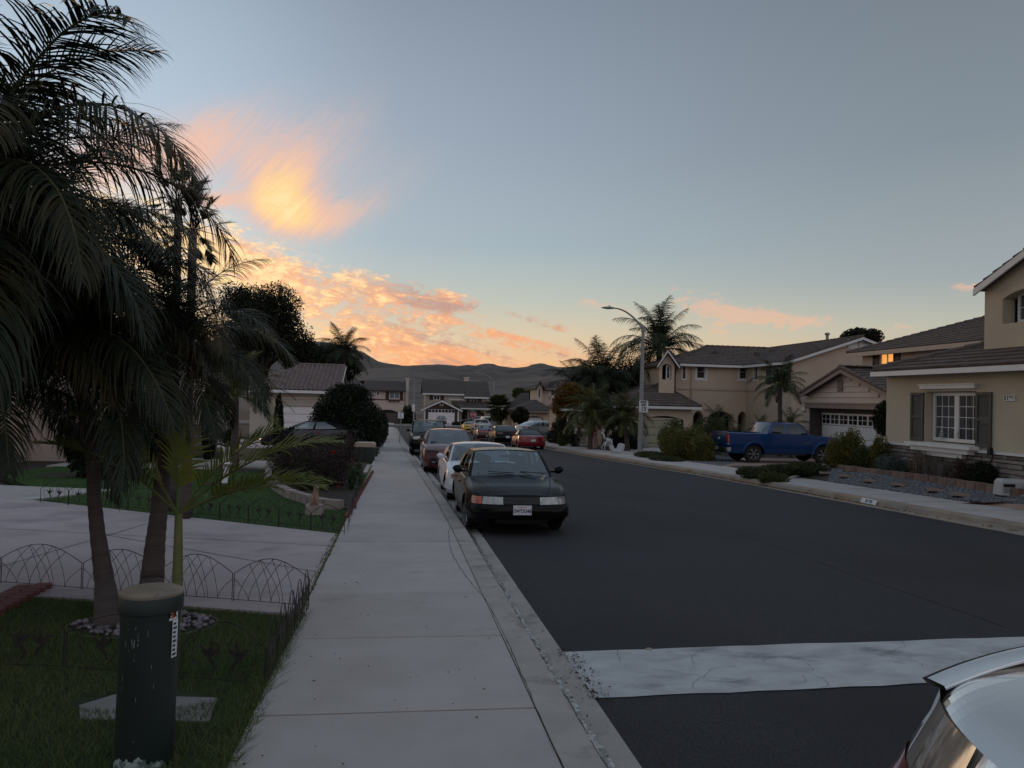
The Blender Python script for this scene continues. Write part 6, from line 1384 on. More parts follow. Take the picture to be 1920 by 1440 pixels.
# ------------------------------------------------------------------ vegetation
def frond_mesh(name, L_, el0, droop, n, ll, lw, mats, hang=.8, vee=.35, segs=4, fwd=.55, stem=.014, seed=0, side_taper=.35, bare=.12, sag=1.0, rr=.25):
    """a feather leaf leaving the crown along +X; el0 start elevation, droop how far it bends over"""
    R = random.Random(seed); mb = MB(); N_ = 16; pts = [Vector((0, 0, 0))]; dirs = []; ang = el0
    for i in range(N_):
        t = i / N_; a = ang - droop * t ** 1.3; d = Vector((math.cos(a), R.uniform(-.02, .02), math.sin(a))).normalized(); dirs.append(d); pts.append(pts[-1] + d * L_ / N_)
    mb.cur = 1; mb.tube(pts, [stem * (1 - .8 * i / N_) for i in range(N_ + 1)], 5, caps=False); mb.cur = 0
    G_ = Vector((0, 0, -1))
    for i in range(n):
        t = bare + (1 - bare) * (i + .5) / n; k = min(N_ - 1, int(t * N_)); f = t * N_ - k; p = pts[k].lerp(pts[k + 1], f); d = dirs[k]
        up = Vector((0, 1, 0)).cross(d); up = -up if up.z < 0 else up; up.normalize(); sd = d.cross(up).normalized()
        env = math.sin(PI * min(1, (t - bare) / (1 - bare) * .88 + .12)) ** .6
        for sg in (-1, 1):
            l = ll * max(.25, env) * R.uniform(.85, 1.15); w = lw * R.uniform(.8, 1.15)
            q = (sd * sg * 1.0 + d * (fwd + .9 * t * t) + up * (vee + R.uniform(-rr, rr) * .6)).normalized(); pp = p.copy(); prev = None; hg = hang * R.uniform(.6, 1.35)
            wd_ = (q.cross(up)).normalized()
            ring = []
            for s_ in range(segs + 1):
                tt = s_ / segs; ww = w * (1 - tt ** 1.6) * (.6 + .8 * min(1, tt * 4) * .5) + .0008
                ring.append((pp - wd_ * ww, pp + wd_ * ww)); q = (q + G_ * hg * sag * (2.2 / segs) * (.35 + tt)).normalized(); pp = pp + q * l / segs
                wd_ = (wd_ - q * wd_.dot(q)).normalized()
            vs_ = [v for pr in ring for v in pr]; mb.add(vs_, [(2 * j, 2 * j + 1, 2 * j + 3, 2 * j + 2) for j in range(segs)])
    return mb.mesh(name, mats)
def palm(name, label, trunk, r, nfr, variants, mats, crown=None, group=None, shaft=0.0, rnd=0, trunkmat=None, els=None, azs=None, shaftmat=None, scale=1.0, ringed=False, cat='palm tree'):
    """trunk: list of points from the ground up; variants: list of frond meshes ordered from upright to hanging"""
    R = random.Random(rnd); base = Vector(trunk[0]); t = thing(name, label, cat, base, group)
    pts = [Vector(p) for p in trunk]; fine = []
    for a, b in zip(pts, pts[1:]):
        for k in range(6): fine.append(a.lerp(b, k / 6))
    fine.append(pts[-1]); rs = r if isinstance(r, list) else [r * 1.25, r, r * .9]
    def rad(u): x = u * (len(rs) - 1); i = min(len(rs) - 2, int(x)); return lerp(rs[i], rs[i + 1], x - i)
    rl = [rad(i / (len(fine) - 1)) * (1 + (.035 if i % 2 else -.02) * ringed) for i in range(len(fine))]
    mb = MB(); mb.tube(fine, rl, 14 if ringed else 9); part('trunk', mb, trunkmat or TRUNK, t, 'all')
    top = pts[-1]
    if shaft:
        d = (pts[-1] - pts[-2]).normalized(); mb = MB(); mb.tube([top - d * .03, top + d * shaft * .3, top + d * shaft * .8, top + d * shaft], [rl[-1] * 1.1, rl[-1] * 1.3, rl[-1] * .9, rl[-1] * .45], 10); part('crownshaft', mb, shaftmat or TRUNKG, t, 'all'); top = top + d * shaft * .95
    nv = len(variants); off = R.uniform(0, 6.28)
    for i in range(nfr):
        k = min(nv - 1, int((i + R.uniform(-.3, .3)) / nfr * nv)) if els is None else els[i % len(els)]; k = max(0, k)
        o = bpy.data.objects.new('frond', variants[k]); C.objects.link(o); o.parent = t
        a = off + i * 2.39996 + R.uniform(-.2, .2) if azs is None else azs[i % len(azs)]
        o.location = top - base + Vector((math.cos(a), math.sin(a), 0)) * rl[-1] * .5; o.rotation_euler = (R.uniform(-.25, .25), R.uniform(-.08, .08), a); s = scale * R.uniform(.86, 1.1); o.scale = (s, s, s)
    return t
def cloud(mb_unused, blobs, n, size, clump=.25, seed=0, shell=.55, nclump=None, aspect=.5, flatz=0.0):
    """many small leaves gathered in clumps through ellipsoids: returns vertex and face arrays"""
    g = np.random.default_rng(seed); V = []; vol = np.array([b[3] * b[4] * b[5] for b in blobs]) ** (2 / 3); vol = vol / vol.sum(); out = []
    for b, w in zip(blobs, vol):
        m = max(20, int(n * w)); nc = nclump or max(6, int(m / 45)); d = g.normal(size=(nc, 3)); d /= np.linalg.norm(d, axis=1)[:, None]; rr_ = shell + (1 - shell) * g.random(nc) ** .6
        cc = d * rr_[:, None]; idx = g.integers(0, nc, m); sz = g.uniform(.5, 1.4, nc)[idx]
        p = cc[idx] + g.normal(0, 1, (m, 3)) * clump * sz[:, None]; ln = np.linalg.norm(p, axis=1); p = np.where((ln > 1.15)[:, None], p / ln[:, None] * g.uniform(.7, 1.12, m)[:, None], p)
        out.append(np.array(b[:3]) + p * np.array(b[3:6]))
    P = np.concatenate(out); n = len(P); u = g.normal(size=(n, 3)); u[:, 2] *= (1 - flatz); u /= np.linalg.norm(u, axis=1)[:, None]; v = np.cross(u, g.normal(size=(n, 3))); v /= np.linalg.norm(v, axis=1)[:, None]
    s = size * g.uniform(.6, 1.4, n)[:, None]; a = aspect
    Q = np.stack([P - u * s, P + v * s * a + u * s * .1, P + u * s, P - v * s * a + u * s * .1], 1)
    return Q.reshape(-1, 3)
def leafmesh(name, V, mat):
    n = len(V) // 4; me = bpy.data.meshes.new(name); me.vertices.add(len(V)); me.vertices.foreach_set('co', V.astype(np.float32).ravel()); me.loops.add(len(V)); me.loops.foreach_set('vertex_index', np.arange(len(V), dtype=np.int32))
    me.polygons.add(n); me.polygons.foreach_set('loop_start', np.arange(0, len(V), 4, dtype=np.int32)); me.materials.append(mat); me.update(calc_edges=True); return me
def bush(name, label, blobs, n, size, mat, cat='bush', group=None, stems=7, seed=0, clump=.25, shell=.5, aspect=.5, twigs=None, cover=False, **kw):
    cx_ = sum(b[0] for b in blobs) / len(blobs); cy_ = sum(b[1] for b in blobs) / len(blobs); zz = gz(cx_, cy_) + .1; t = thing(name, label, cat, (cx_, cy_, zz), group)
    nb_ = []
    for b in blobs:
        g_ = yz(b[0], b[1]) - .02
        top_ = b[2] + b[5]; b2_ = (b[0], b[1], (top_ + g_) / 2, b[3], b[4], max(.12, (top_ - g_) / 2 * 1.05)) if (b[2] - b[5] > g_ - .02 or cover) and b[2] - b[5] < g_ + 1.0 else b
        nb_.append(b2_)
    blobs = nb_
    link('foliage', leafmesh('foliage', cloud(None, blobs, n, size, clump, seed, shell, aspect=aspect, **kw), mat), t)
    R = random.Random(seed); mb = MB()
    for k in range(stems):
        b = blobs[k % len(blobs)]; a = R.uniform(0, 6.28); e = Vector((b[0] + b[3] * .75 * math.cos(a) * R.random(), b[1] + b[4] * .75 * math.sin(a) * R.random(), b[2] + b[5] * R.uniform(.2, .8))); s = Vector((b[0] + R.uniform(-.15, .15) * b[3], b[1] + R.uniform(-.15, .15) * b[4], gz(b[0], b[1]) + .05))
        m = (s + e) / 2 + Vector((R.uniform(-.1, .1), R.uniform(-.1, .1), .05)) * b[3]; mb.tube([s, m, e], [.018, .012, .006], 5)
    part('stems', mb, twigs or BARK, t); return t
def tree(name, label, base, crown, n, size, mat, group=None, r=.16, seed=0, clump=.2, shell=.45, limbs=9, cat='tree'):
    t = thing(name, label, cat, base, group); b0 = Vector(base); R = random.Random(seed)
    c = Vector((sum(b[0] for b in crown) / len(crown), sum(b[1] for b in crown) / len(crown), min(b[2] - b[5] * .5 for b in crown)))
    mb = MB(); mb.tube([b0 - Vector((0, 0, .2)), b0.lerp(c, .5) + Vector((R.uniform(-.1, .1), 0, 0)), c], [r * 1.3, r, r * .7], 10)
    for k in range(limbs):
        b = crown[k % len(crown)]; a = R.uniform(0, 6.28); e = Vector((b[0] + b[3] * .8 * math.cos(a), b[1] + b[4] * .8 * math.sin(a), b[2] + b[5] * R.uniform(-.2, .8))); s = b0.lerp(c, R.uniform(.7, 1)); mb.tube([s, (s + e) / 2 + Vector((0, 0, R.uniform(0, .2) * b[5])), e], [r * .5, r * .28, r * .08], 6)
    part('trunk', mb, BARK, t, 'all'); link('crown', leafmesh('crown', cloud(None, crown, n, size, clump, seed, shell), mat), t); return t
def bx(px, py, rx, ry, X=13.68, deep=None):                     # the same, on the planting strip at a known distance from the street
    p = atX(px, py, X); k = (p - CAM).dot(FW) / FPX; return (p.x, p.y, p.z, rx * k * .8, deep or rx * k, ry * k)
def by(px, py, rx, ry, deep=None):                             # the same, with its foot on the sloping yard
    p = onyard(px, py + ry); k = (p - CAM).dot(FW) / FPX; return (p.x, p.y, p.z + ry * k, rx * k, deep or rx * k, ry * k)
def bl(px, py, d, rx, ry, deep=None):                          # ellipsoid from a picture centre, depth and picture radii
    p = W(px, py, d); k = d / FPX; return (p.x, p.y, p.z, rx * k, deep if deep else rx * k, ry * k)

# king palms in front on the left
KM = [L_PALM, M('rachis_green', (.05, .065, .025), (.09, .08, .03), rough=.6, scale=4)]
KV = [frond_mesh('frond', 2.3, math.radians(e), math.radians(dr), 88, .62, .0098, KM, hang=h, rr=.9, vee=.2, seed=i, stem=.016, segs=5)
      for i, (e, dr, h) in enumerate([(80, 84, .55), (68, 108, .7), (58, 118, .8), (48, 120, .9), (38, 115, 1.0), (26, 112, 1.05), (12, 100, 1.1), (-2, 84, 1.15), (-20, 62, 1.15)])]
c1 = W(-95, 350, 5.8); g1 = G(-170, 1210, .1)
GK = 'king palms on the near lawn'
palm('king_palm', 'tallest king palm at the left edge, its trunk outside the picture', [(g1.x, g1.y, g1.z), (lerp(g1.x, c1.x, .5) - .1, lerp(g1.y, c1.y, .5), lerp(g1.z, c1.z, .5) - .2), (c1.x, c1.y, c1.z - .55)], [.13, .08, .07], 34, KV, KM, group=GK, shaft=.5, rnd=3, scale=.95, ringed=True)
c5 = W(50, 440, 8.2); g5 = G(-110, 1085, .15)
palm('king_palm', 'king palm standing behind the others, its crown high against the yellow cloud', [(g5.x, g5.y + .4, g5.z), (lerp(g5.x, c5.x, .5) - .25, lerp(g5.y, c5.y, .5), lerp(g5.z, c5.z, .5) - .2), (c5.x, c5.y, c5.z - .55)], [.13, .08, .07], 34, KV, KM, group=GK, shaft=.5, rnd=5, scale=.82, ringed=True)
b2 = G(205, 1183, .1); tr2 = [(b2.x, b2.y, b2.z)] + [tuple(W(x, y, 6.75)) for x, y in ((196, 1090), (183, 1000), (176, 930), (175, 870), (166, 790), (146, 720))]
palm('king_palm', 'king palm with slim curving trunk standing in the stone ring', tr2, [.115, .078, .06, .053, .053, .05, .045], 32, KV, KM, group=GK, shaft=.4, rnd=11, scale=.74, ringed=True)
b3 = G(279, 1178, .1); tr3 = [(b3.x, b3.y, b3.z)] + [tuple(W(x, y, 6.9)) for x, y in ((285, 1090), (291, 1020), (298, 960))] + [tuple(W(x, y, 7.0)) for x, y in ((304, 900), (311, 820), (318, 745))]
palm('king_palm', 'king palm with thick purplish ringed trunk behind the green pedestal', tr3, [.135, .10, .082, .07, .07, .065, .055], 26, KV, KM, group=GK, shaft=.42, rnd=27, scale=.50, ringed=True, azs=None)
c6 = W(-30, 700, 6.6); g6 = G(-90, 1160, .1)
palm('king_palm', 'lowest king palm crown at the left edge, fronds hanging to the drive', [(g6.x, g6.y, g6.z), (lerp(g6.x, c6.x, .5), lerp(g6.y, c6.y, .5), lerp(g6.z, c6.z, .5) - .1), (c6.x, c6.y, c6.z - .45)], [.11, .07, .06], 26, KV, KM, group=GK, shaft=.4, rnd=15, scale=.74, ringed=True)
# young palm with yellow green leaves
YM = [L_PALMY, STEM]
YV = [frond_mesh('frond', l, math.radians(e), math.radians(dr), 30, .42, .015, YM, hang=.35, vee=.45, seed=40 + i, stem=.012, segs=4, bare=.22) for i, (l, e, dr) in enumerate([(1.35, 48, 48), (1.25, 62, 40), (1.0, 76, 30), (1.35, 30, 40)])]
b4 = G(328, 1185, .1)
yt = palm('young_palm', 'young palm with yellow green fronds beside the thick palm trunk', [(b4.x, b4.y, b4.z), tuple(W(333, 1080, 6.6)), tuple(W(335, 962, 6.7))], [.05, .042, .030], 7, YV, YM, rnd=5, trunkmat=STEM, els=[0, 1, 0, 2, 3, 1, 3], azs=[math.radians(a) for a in (4, 24, 172, 150, -14, 196, 8)], cat='palm tree')
# pale green lawn-side palm (yellowish date palm) and its neighbours
DM = [L_DATE, STEM]
DV = [frond_mesh('frond', 1.55, math.radians(e), math.radians(dr), 48, .30, .008, DM, hang=.3, vee=.3, seed=60 + i, segs=3) for i, (e, dr) in enumerate([(80, 60), (62, 80), (45, 85), (28, 80), (8, 70), (-12, 55)])]
def ppalm(name, label, bx, by, d, cx_, cy_, r, n, V, Mx, sc, rnd, group=None, **k):
    c_ = W(cx_, cy_, d); g = (lerp(c_.x, W(bx, by, d).x, 1), c_.y, gz(c_.x, c_.y) + .1)
    return palm(name, label, [g, ((g[0] + c_.x) / 2, c_.y, (g[2] + c_.z) / 2), tuple(c_)], r, n, V, Mx, rnd=rnd, scale=sc, group=group, **k)
ppalm('date_palm', 'yellowish green date palm in front of the gabled house', 440, 880, 23, 442, 742, .10, 30, DV, DM, 1.15, 8)
ppalm('dwarf_palm', 'small dark dwarf palm low on the front lawn', 420, 875, 24, 425, 838, .07, 16, [frond_mesh('frond', 1.0, math.radians(e), math.radians(dr), 34, .26, .010, [L_QUEEN, STEM], hang=.3, seed=70 + i, segs=3) for i, (e, dr) in enumerate([(70, 60), (45, 70), (20, 60)])], DM, .95, 9, shaft=0)
FM = [L_QUEEN, BARK]
FV = [frond_mesh('frond', .95, math.radians(e), math.radians(8), 22, .42, .012, FM, hang=.02, vee=.05, seed=80 + i, segs=2, bare=.6, fwd=1.0) for i, e in enumerate((80, 50, 20, -10, -40))]
for (px, py, d, sc, lb) in ((362, 430, 12.5, .62, 'tall thin fan palm crown poking out above the king palm fronds'), (335, 375, 13.5, .55, 'higher of two spiky fan palm crowns behind the king palms')):
    ppalm('fan_palm', lb, px - 10, 900, d, px, py, .07, 26, FV, FM, sc, int(d * 7), 'fan palms behind the king palms')
# queen palms further off
QM = [L_QUEEN, BARK]; QML = [L_QUEENL, STEM]
def QVs(mats, L_=3.0, ll=.75, n=54, lw=.013, seed=100): return [frond_mesh('frond', L_, math.radians(e), math.radians(dr), n, ll, lw, mats, hang=.9, vee=.15, seed=seed + i, segs=3, stem=.03, rr=.6) for i, (e, dr) in enumerate([(84, 55), (66, 90), (48, 105), (30, 105), (10, 90), (-15, 60)])]
QV = QVs(QM, lw=.015, n=60); 
GR = 'queen palms behind the houses'
ppalm('queen_palm', 'tallest queen palm, behind the street lamp and the beige house', 1232, 800, 60, 1236, 655, .22, 44, QV, QM, 1.42, 21, GR)
ppalm('queen_palm', 'queen palm left of the tallest one, its crown touching the lamp post', 1120, 800, 54, 1128, 715, .2, 44, QV, QM, 1.12, 22, GR)
ppalm('queen_palm', 'low queen palm at the left of the right hand palm group, over the hills', 1085, 800, 56, 1088, 735, .2, 38, QV, QM, .95, 23, GR)
ppalm('queen_palm', 'queen palm on the left beyond the tiled garage roof', 643, 760, 62, 645, 662, .2, 38, QV, QM, .85, 24, GR)
QS = QVs([L_QUEEN, STEM], 1.7, .48, 44, .012, 130); QY = QVs(QML, 1.7, .50, 46, .012, 150)
ppalm('garden_palm', 'palm with drooping crown in front of the two storey house', 1463, 835, 40, 1462, 722, .11, 26, QS, QM, .95, 31, 'garden palms on the right side', ringed=False)
GP = 'garden palms on the right side'
ppalm('garden_palm', 'yellowish palm above the snowman figure', 1106, 835, 43, 1108, 772, .12, 34, QY, QML, 1.05, 32, GP)
ppalm('garden_palm', 'leafy palm just left of the street lamp post', 1177, 838, 42, 1172, 785, .12, 34, QY, QML, 1.0, 33, GP)
ppalm('garden_palm', 'dark palm between the snowman and the reindeer', 1128, 838, 43.5, 1142, 785, .10, 28, QS, QM, .9, 34, GP)
ppalm('garden_palm', 'small palm in front of the shuttered wing window', 1080, 840, 46, 1086, 800, .10, 12, QS, QM, .62, 35, GP)
for i, (px, py, d, sc, lb) in enumerate(((1345, 792, 43, .72, 'short palm before the arched porch, left of the pickup cab'), (1428, 808, 39, .55, 'low palm between the arches and the tall garden palm'), (1482, 800, 38, .66, 'low bushy palm right of the tall garden palm trunk'), (1382, 815, 41, .45, 'smallest palm behind the pickup bed'))):
    ppalm('garden_palm', lb, px, 845, d, px, py, .07, 14, QY if i % 2 else QS, QML, sc, 40 + i, GP)
ppalm('fan_palm', 'fan palm with a full yellow green crown by the far street lamp', 937, 806, 86, 935, 764, .30, 90, [frond_mesh('frond', 1.2, math.radians(e), math.radians(20), 26, 1.0, .055, QML, hang=.12, vee=.05, seed=180 + i, segs=2, bare=.40, fwd=.9) for i, e in enumerate((85, 60, 35, 10, -20, -50, -70))], QML, .86, 51)

# trees
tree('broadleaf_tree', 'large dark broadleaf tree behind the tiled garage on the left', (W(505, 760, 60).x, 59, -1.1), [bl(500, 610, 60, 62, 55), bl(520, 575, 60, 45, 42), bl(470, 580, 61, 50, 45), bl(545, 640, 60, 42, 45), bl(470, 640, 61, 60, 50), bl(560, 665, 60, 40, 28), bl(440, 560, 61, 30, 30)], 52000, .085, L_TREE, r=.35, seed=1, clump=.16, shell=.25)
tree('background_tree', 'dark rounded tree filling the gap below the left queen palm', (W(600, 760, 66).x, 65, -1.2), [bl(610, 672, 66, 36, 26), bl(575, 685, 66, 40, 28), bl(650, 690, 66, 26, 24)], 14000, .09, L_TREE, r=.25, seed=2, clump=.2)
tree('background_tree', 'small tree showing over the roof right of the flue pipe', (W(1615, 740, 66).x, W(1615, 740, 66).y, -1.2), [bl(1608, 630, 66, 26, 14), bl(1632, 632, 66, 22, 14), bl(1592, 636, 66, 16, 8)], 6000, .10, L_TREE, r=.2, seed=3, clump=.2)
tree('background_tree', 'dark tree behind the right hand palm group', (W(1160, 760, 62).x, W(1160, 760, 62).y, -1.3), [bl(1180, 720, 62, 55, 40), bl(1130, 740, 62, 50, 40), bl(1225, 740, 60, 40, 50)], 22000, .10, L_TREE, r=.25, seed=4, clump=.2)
tree('orange_tree', 'rusty orange leaved tree beside the bay tower house', (W(1075, 800, 50).x, W(1075, 800, 50).y, -1.1), [bl(1068, 740, 50, 26, 22), bl(1090, 748, 50, 26, 20), bl(1054, 760, 50, 18, 20)], 9000, .10, L_ORANGE, r=.12, seed=5, clump=.22)
for i, (px, py, d, rx, ry, lb) in enumerate(((973, 737, 112, 13, 10, 'round green tree behind the bay tower house'), (992, 741, 115, 14, 9, 'second green tree behind the garage ridge by the bay tower'))):
    tree('background_tree', lb, (W(px, 790, d).x, W(px, 790, d).y, -2.4), [bl(px, py, d, rx, ry), bl(px + 6, py + 3, d, rx * .7, ry * .7)], 2500, .16, L_BUSHG, r=.2, seed=10 + i, limbs=4)
tree('topiary_tree', 'dark clipped ball tree before the arched garage', (W(975, 812, 72).x, W(975, 812, 72).y, gz(0, 72) + .1), [bl(975, 779, 72, 16, 15)], 6000, .07, L_TREE, r=.1, seed=12, clump=.10, shell=.8, limbs=4)
bush('low_hedge', 'dark low shrubs under the clipped ball tree', [bl(975, 812, 71, 22, 9), bl(950, 808, 75, 12, 8)], 3000, .08, L_BUSHD, seed=13)
bush('column_shrub', 'dark columnar shrub right of the entrance door', [bl(393, 800, 27, 14, 52), bl(390, 770, 27, 12, 40)], 7000, .045, L_BUSHD, seed=14, shell=.7, clump=.1); bush('column_shrub', 'dark columnar shrub left of the porch column', [bl(345, 790, 29, 10, 50)], 4000, .045, L_BUSHD, seed=15, shell=.7, clump=.1)
bush('column_shrub', 'dark tall shrub beside the white garage door on the left', [bl(522, 790, 34, 9, 45)], 3500, .05, L_BUSHD, seed=16, shell=.7, clump=.1)
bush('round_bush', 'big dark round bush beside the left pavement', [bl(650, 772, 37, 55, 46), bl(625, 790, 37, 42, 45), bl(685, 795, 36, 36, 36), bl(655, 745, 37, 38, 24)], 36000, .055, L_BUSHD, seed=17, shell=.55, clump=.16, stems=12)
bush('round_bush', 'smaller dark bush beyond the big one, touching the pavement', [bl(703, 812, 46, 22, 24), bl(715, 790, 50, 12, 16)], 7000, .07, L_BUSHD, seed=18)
bush('flower_bed', 'brownish low plants along the pavement before the dark bush', [bl(690, 845, 33, 22, 14), bl(668, 838, 31, 30, 12), bl(700, 828, 39, 18, 10)], 6000, .05, L_ROSE, seed=19)
bush('rose_bush', 'thorny rose bush with a few red blooms inside the block edging', [bl(595, 885, 17.5, 52, 46), bl(620, 862, 18.5, 45, 35), bl(560, 870, 18.5, 48, 36)], 20000, .022, L_ROSE, seed=20, clump=.2, shell=.2, stems=60)
bush('rose_bush', 'reddish twiggy bush behind the rose bush, by the dark car', [bl(545, 850, 22, 42, 30), bl(590, 838, 22.5, 44, 24), bl(640, 845, 21, 36, 34)], 13000, .026, L_ROSE, seed=21, clump=.2, shell=.2, stems=40)
R_f = random.Random(5); mb = MB()
for px, py, d, s in ((625, 850, 17.0, .07), (596, 812, 20.5, .05), (567, 832, 20, .035), (633, 913, 16.3, .05), (636, 905, 16.4, .03)):
    p = W(px, py, d)
    for k in range(12):
        a = R_f.uniform(0, 6.28); e = R_f.uniform(-.6, 1.3); u = Vector((math.cos(a) * math.cos(e), math.sin(a) * math.cos(e), math.sin(e))); v = u.cross(Vector((.3, .2, .9))).normalized(); mb.quad(p, p + u * s * .6 + v * s * .4, p + u * s, p + u * s * .6 - v * s * .4)
tag(single('rose_blooms', mb, L_FLOWER, 'red rose blooms scattered in the rose bush', 'flowers'), kind='stuff')
bush('strap_plant', 'pale strappy plants in the strip between rose bush and pavement', [bl(665, 900, 17.6, 12, 22), bl(672, 880, 19, 9, 14)], 1800, .06, leaf('strap', (.10, .13, .07), (.05, .08, .04)), seed=22, aspect=.12, stems=3)
bush('yellow_shrub', 'small yellow green plant at the foot of the utility cabinet', [bl(684, 872, 27.5, 14, 7)], 900, .05, L_BUSHG, seed=23, aspect=.2)
for i, (px, py, d, rx, ry, lb) in enumerate(((200, 835, 19.5, 60, 40, 'dark shrub between the driveway house and the gabled house'), (300, 822, 25, 42, 34, 'dark shrub under the window of the gabled house'), (245, 770, 26, 50, 90, 'tall dark shrub at the corner of the gabled house'))):
    bush('dark_shrub', lb, [bl(px, py, d, rx, ry), bl(px + 25, py + 15, d - .5, rx * .7, ry * .7)], 9000, .05, L_BUSHD, seed=90 + i)
# right hand side
bush('yellow_green_shrub', 'large yellow green shrub right of the speed sign post', [bl(1290, 838, 34, 42, 30), bl(1262, 822, 35, 26, 20), bl(1315, 845, 33, 26, 28), bl(1300, 815, 35, 26, 16)], 26000, .036, L_BUSHY, seed=30, clump=.2, shell=.35, stems=16)
bush('green_shrub', 'darker green shrub behind the yellow green one, against the arches', [bl(1330, 805, 40, 34, 20), bl(1262, 805, 38, 26, 16)], 10000, .045, L_BUSHG, seed=31)
bush('ground_cover', 'dark creeping plants at the foot of the yellow green shrub', [bl(1225, 856, 35.5, 32, 8, 1.2), bl(1250, 862, 33, 28, 7, 1.0)], 9000, .035, L_COVER, cat='ground cover', cover=True, seed=32)
bush('ground_cover', 'leafy ground cover bed in front of the blue pickup', [by(1420, 888, 30, 11), by(1465, 884, 40, 12), by(1510, 878, 38, 11), by(1450, 896, 28, 9), by(1400, 884, 18, 9)], 30000, .026, L_COVER, cat='ground cover', cover=True, seed=33, stems=10)
bush('golden_shrub', 'golden yellow shrub hiding the nose of the blue pickup', [bx(1582, 842, 34, 28), bx(1600, 828, 24, 22), bx(1562, 850, 18, 18)], 11000, .032, L_BUSHY, seed=34, clump=.22, shell=.2, stems=26)
bush('green_shrub', 'green shrub right of the golden one on the block wall', [bx(1618, 860, 26, 22), bx(1603, 872, 18, 15)], 7000, .028, L_BUSHG, seed=35, stems=14)
bush('golden_shrub', 'small golden shrub at the corner of the stone base', [bx(1652, 842, 18, 24), bx(1640, 850, 14, 16)], 5000, .028, L_BUSHY, seed=36, stems=14)
bush('silver_shrub', 'grey leaved lavender like shrub left of the window sill', [bx(1672, 870, 30, 18), bx(1690, 878, 22, 14)], 6000, .026, L_SILVER, seed=37, aspect=.3, stems=18)
bush('twiggy_shrub', 'sprawling shrub of grey and rusty twigs under the window', [bx(1740, 872, 34, 26), bx(1722, 850, 24, 12), bx(1762, 880, 26, 20)], 4200, .024, leaf('twiggy', (.17, .13, .09), (.08, .07, .06), (.20, .09, .04)), seed=38, aspect=.25, stems=70, twigs=M('grey_twig', (.22, .20, .19), (.14, .12, .11)), shell=.1)
bush('twiggy_shrub', 'thin brown shrub right of the window sill, against the stones', [bx(1805, 882, 24, 22)], 2600, .022, leaf('brown_leaf', (.09, .06, .04), (.05, .035, .025)), seed=39, aspect=.3, stems=40, shell=.1)
bush('green_shrub', 'dark green shrub left of the grey pump box', [bx(1842, 890, 26, 22)], 6000, .024, L_BUSHD, seed=40, stems=10)
bush('climbing_shrub', 'dark climber beside the siding garage door', [bl(1656, 785, 28.5, 17, 30), bl(1662, 765, 28.5, 12, 14)], 6000, .04, L_TREE, seed=41)
bush('box_hedge', 'clipped square hedge before the shuttered wing', [bl(1056, 816, 47, 10, 8)], 2500, .04, L_BUSHG, seed=42, shell=.8)
bush('dark_shrub', 'dark shrubs between the silver sedan and the shuttered wing', [bl(1052, 800, 50, 18, 16), bl(1040, 815, 52, 14, 10), bl(1075, 826, 46, 12, 10)], 5000, .06, L_BUSHD, seed=43)
bush('dark_shrub', 'dark shrubs under the garden palms behind the sleigh', [bl(1168, 822, 45, 24, 16), bl(1190, 834, 44, 14, 10)], 8000, .05, L_BUSHD, seed=44)
bush('porch_shrub', 'dark shrub beside the far street corner post', [bl(765, 785, 136, 13, 24)], 3500, .16, L_BUSHD, seed=45); bush('porch_shrub', 'round shrub pair at the end house walk', [bl(856, 795, 124, 9, 5), bl(872, 793, 126, 8, 4)], 1200, .12, L_BUSHD, seed=46)
bush('hedge_mound', 'dark hedge running right behind the silver sedan', [bl(1048, 790, 60, 14, 24), bl(1075, 780, 62, 18, 24)], 5000, .08, L_BUSHG, seed=47)

# ------------------------------------------------------------------ street furniture and small things
# green utility pedestal
pb = G(269, 1428, .13); ph = 0
d_ = (pb - CAM).dot(FW); rr = 53 / FPX * d_ * 1.0; topz = W(275, 1105, d_ + .0).z; Hh = topz - pb.z
pd = thing('utility_pedestal', 'green cylindrical utility pedestal with tan lid standing on the near lawn', 'utility pedestal', (pb.x, pb.y, pb.z))
lean = Vector((.012, 0, 0)); mb = MB(); rows = []
for k in range(14):
    t = k / 13; rows.append([(pb.x + lean.x * t + (rr - .004 + .004 * (k > 11)) * math.cos(a), pb.y + rr * math.sin(a), pb.z - .04 + (Hh - .02) * t) for a in [2 * PI * j / 40 for j in range(41)]])
mb.grid(rows, flip=True); part('body', mb, PEDG, pd, 'all')
mb = MB(); zt = pb.z + Hh - .10; cx_ = pb.x + lean.x
mb.lathe([(rr + .001, zt), (rr + .010, zt + .004), (rr + .011, zt + .075), (rr + .006, zt + .082)], (cx_, pb.y, 0), 40, caps=False); part('collar', mb, PEDG, pd, True)
mb = MB(); mb.lathe([(rr + .009, zt + .078), (rr + .010, zt + .090), (rr * .9, zt + .102), (rr * .5, zt + .110), (.001, zt + .112)], (cx_, pb.y, 0), 40, caps=False); part('lid', mb, PEDT, pd, True)
def cyl(a, z, out=.0015): return (pb.x + lean.x * (z - pb.z) / Hh + (rr + out) * math.cos(a), pb.y + (rr + out) * math.sin(a), z)
